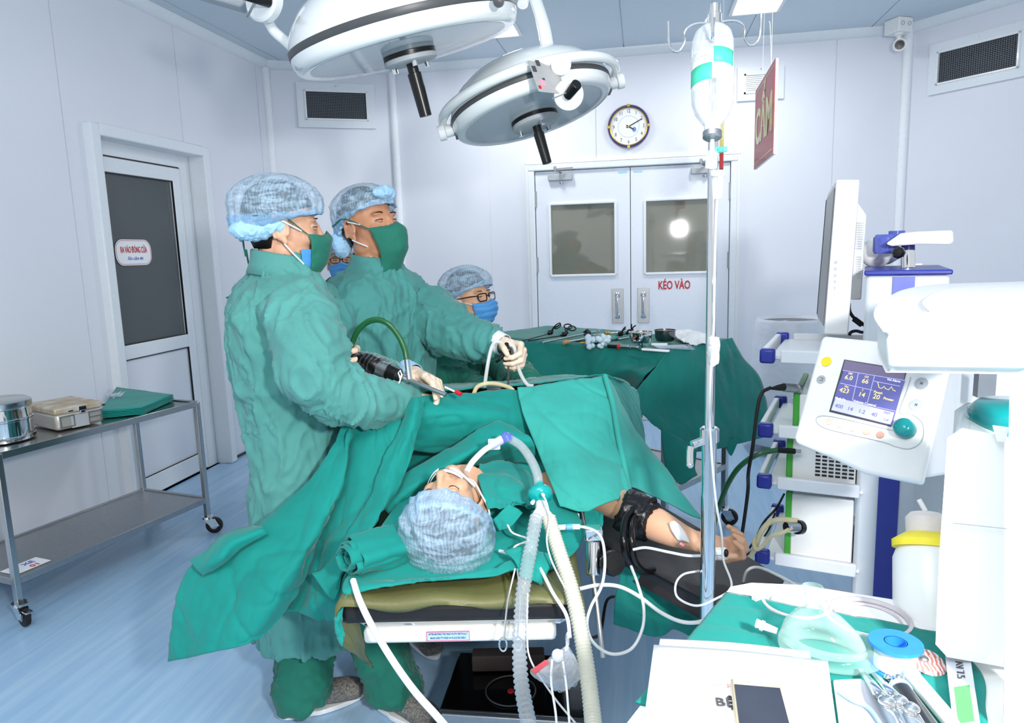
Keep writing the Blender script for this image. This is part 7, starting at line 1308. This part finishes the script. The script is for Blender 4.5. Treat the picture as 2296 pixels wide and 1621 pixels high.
# ---------------------------------------------------------------- person at the back wall
H4 = Head(PD(764,588,4.3), -CF_*.95+CR_*.25+ZU*0, ZU, 1.0); b4 = PD(762,629,4.35); z4 = b4[2]; f4 = -CF_
rt4 = [(z4+.02,0,.06,.065),(z4-.03,0,.08,.10),(z4-.07,0,.10,.17),(z4-.14,0,.12,.20),(z4-.3,0,.13,.20),(z4-.5,0,.125,.18),(z4-.8,0,.14,.19),(z4-1.0,0,.14,.19)]
arm4 = ([b4-sd3*0+CR_*-.19-ZU*.12, b4+CR_*-.23-ZU*.35, b4+CR_*-.1-ZU*.5-CF_*.15], [.06,.055,.045]); arm4b = ([b4+CR_*.19-ZU*.12, b4+CR_*.23-ZU*.35, b4+CR_*.1-ZU*.5-CF_*.15], [.06,.055,.045])
s4, g4, _, _ = standing('person with glasses standing at the back corner, half hidden between two gowned people', H4, b4, f4, rt4, [arm4, arm4b], M_scrub, body_skin=M_skinp, seed=4, gown_amp=.01)
H4.face(s4, skin=M_skinp); H4.hair(s4, low=-.03); H4.cap(s4, seed=15, puff=.022, rim_f=.058, rim_b=-.04); H4.mask(s4, M_bmask, top=-.026, bot=-.112, wid=1.05, bulge=.014, nose=.012, seed=11, pleat=1, off=.007); glasses(s4, H4)
legs_shoes(s4, None, [(A3(b4[0]-.08,b4[1],.7), (b4[0]-.09,b4[1]), (.1,-1)), (A3(b4[0]+.08,b4[1],.7), (b4[0]+.09,b4[1]), (.1,-1))], M_scrub, M_shoe, .1)
# ---------------------------------------------------------------- the patient
HP = Head(PD(1012,1156,1.78), ZU*.90-CR_*.26-CF_*.30, -CF_*.95-CR_*.22-ZU*.2, 1.0)
sp = thing('person', O(0,.9,.70), 'patient lying on the operating table, head toward us, with cap and breathing tube', 'person')
mb = MB(); HP.shape(mb); nk = HP.p(0,-.02,-.165); mb.sweep([HP.p(0,-.01,-.04), HP.p(0,-.02,-.11), nk], [.05,.052,.06], 18)
ch = [O(.02,.62,.76), O(.02,.75,.77), O(.02,.95,.77), O(.01,1.2,.77), O(0,1.5,.76), O(0,1.8,.74)]; mb.sweep(catmull(ch, 20), np.interp(np.linspace(0,1,20), [0,.2,.6,1], [.08,.13,.13,.12]), 24, flat=.6, hint=ZU)
sh = PD(1195,1150,1.85); arm = [O(.13,.66,.755), PD(1235,1100,2.08), PD(1320,1108,2.06), PD(1385,1130,1.98), PD(1440,1160,1.90), PD(1510,1195,1.83), PD(1562,1215,1.80)]; mb.sweep(catmull(arm, 40), np.interp(np.linspace(0,1,40), [0,.15,.35,.6,.75,.9,1], [.06,.055,.048,.042,.044,.031,.026]), 20)
w = PD(1558,1212,1.80); hand(mb, w=w, d=PD(1630,1235,1.78)-w, n=ZU*.9-CF_*.35, side=1, curls=((.7,1.2,.8),(.8,1.3,.8),(.8,1.3,.8),(.8,1.2,.8)), k=1.0, thumb=(.5,.4))
mb.sweep(catmull([O(-.12,.68,.74), O(-.19,.9,.72), O(-.19,1.15,.72)], 16), .045, 16)
for q in (-.1,.1): mb.sweep(catmull([O(q,1.75,.75), O(q,2.1,.76), O(q,2.5,.73)], 16), np.linspace(.08,.045,16), 16)
fuse(mb, .0042, 2).build('body', M_skinp, sp, ang=80)
HP.face(sp, closed=True, skin=M_skinp, brow=M_hairb); HP.hair(sp, m=M_hair, low=-.03); HP.cap(sp, seed=21, puff=.040, rim_f=.070, rim_b=-.045, lift=.004)
mb = MB(); mb.ell(HP.p(0,.088,-.066), (.020,.006,.009), HP.R, 16, 10); mb.build('lips', M_lip, sp)
for q in (-1,1):
    G_ = np.array([[HP.p(q*(.070-.055*a), .040+.056*math.sin(a*1.5)+.006, -.045-.016*a+b_) for a in np.linspace(0,1,10)] for b_ in (-.005,.005)]); mb = MB(); mb.grid(G_); mb.build('white_tape', M_gauze, sp, solid=.001)
G_ = np.array([[HP.p(.045*a, .104-.03*a*a, -.050+b_) for a in np.linspace(-1,1,12)] for b_ in (-.005,.006)]); mb = MB(); mb.grid(G_); mb.build('white_tape', M_gauze, sp, solid=.001)
for k in range(7): mb = MB(); x0 = HP.p(-.078-.001*k, -.01-.006*k, .01); mb.sweep(catmull([x0, HP.p(-.088,-.03-.004*k,-.01-.01*k), HP.p(-.092-.002*k,-.05,-.05-.004*k)], 10), .0014, 6); mb.build('hair_strand', M_hairb, sp)
# cuff, dressing, oximeter
mb = MB(); mb.sweep(catmull([PD(1395,1142,1.905), PD(1430,1158,1.89), PD(1462,1172,1.865)], 14), [.054]*4+[.056]*6+[.050]*4, 24); fuse(mb, .006, 2, folds(.006,(24,24,24),5)).build('pressure_cuff', mat('black_nylon', (16,15,17), rough=.35, bump=.4, scale=120), sp, ang=80)
G_ = sheet([[(1500,1172,1.795),(1512,1168,1.79),(1524,1176,1.79)],[(1506,1190,1.785),(1522,1192,1.775),(1538,1196,1.78)],[(1520,1212,1.78),(1538,1214,1.775),(1550,1222,1.785)]], 12, 10); mb = MB(); mb.grid(G_); mb.build('wrist_dressing', M_gauze, sp, solid=.001)
mb = MB(); mb.cyl(PD(1525,1218,1.765), PD(1534,1224,1.76), .004); mb.build('pink_cannula', mat('pink_plastic', (250,150,160)), sp)
t = thing('oximeter_clip', PD(1612,1240,1.70), 'grey finger oximeter clip on the patient hand', 'clip'); mb = MB(); mb.box(PD(1612,1236,1.715), (.040,.022,.014), TRo); mb.build('upper_jaw', M_wplastic, t, bevel=.004); mb = MB(); mb.box(PD(1614,1248,1.715), (.038,.022,.012), TRo); mb.build('lower_jaw', M_grey, t, bevel=.004); mb = MB(); mb.ell(PD(1628,1240,1.705), (.006,.008,.01)); mb.build('dark_window', M_black, t)
# patient gown on the chest
mb = MB(); mb.grid(fall([[(1075,1040,1.96),(1130,1030,2.0),(1190,1060,1.99),(1225,1110,1.95)],[(1072,1070,1.87),(1125,1070,1.88),(1180,1095,1.88),(1220,1135,1.88)],[(1085,1110,1.79),(1120,1115,1.79),(1165,1125,1.79),(1195,1140,1.82)],[(1095,1140,1.76),(1115,1135,1.76),(1140,1130,1.76),(1165,1125,1.79)]], 40, 40, .010, (12,12,12), seed=60)); mb.grid(fall([[(1105,1165,1.755),(1120,1150,1.755),(1140,1130,1.76)],[(1112,1178,1.75),(1135,1170,1.745),(1160,1140,1.76)],[(1118,1188,1.74),(1145,1180,1.735),(1172,1150,1.76)]], 16, 16, .004, (20,20,20), seed=61)); mb.build('patient_gown', M_teal_m, sp, solid=.003, ang=80)
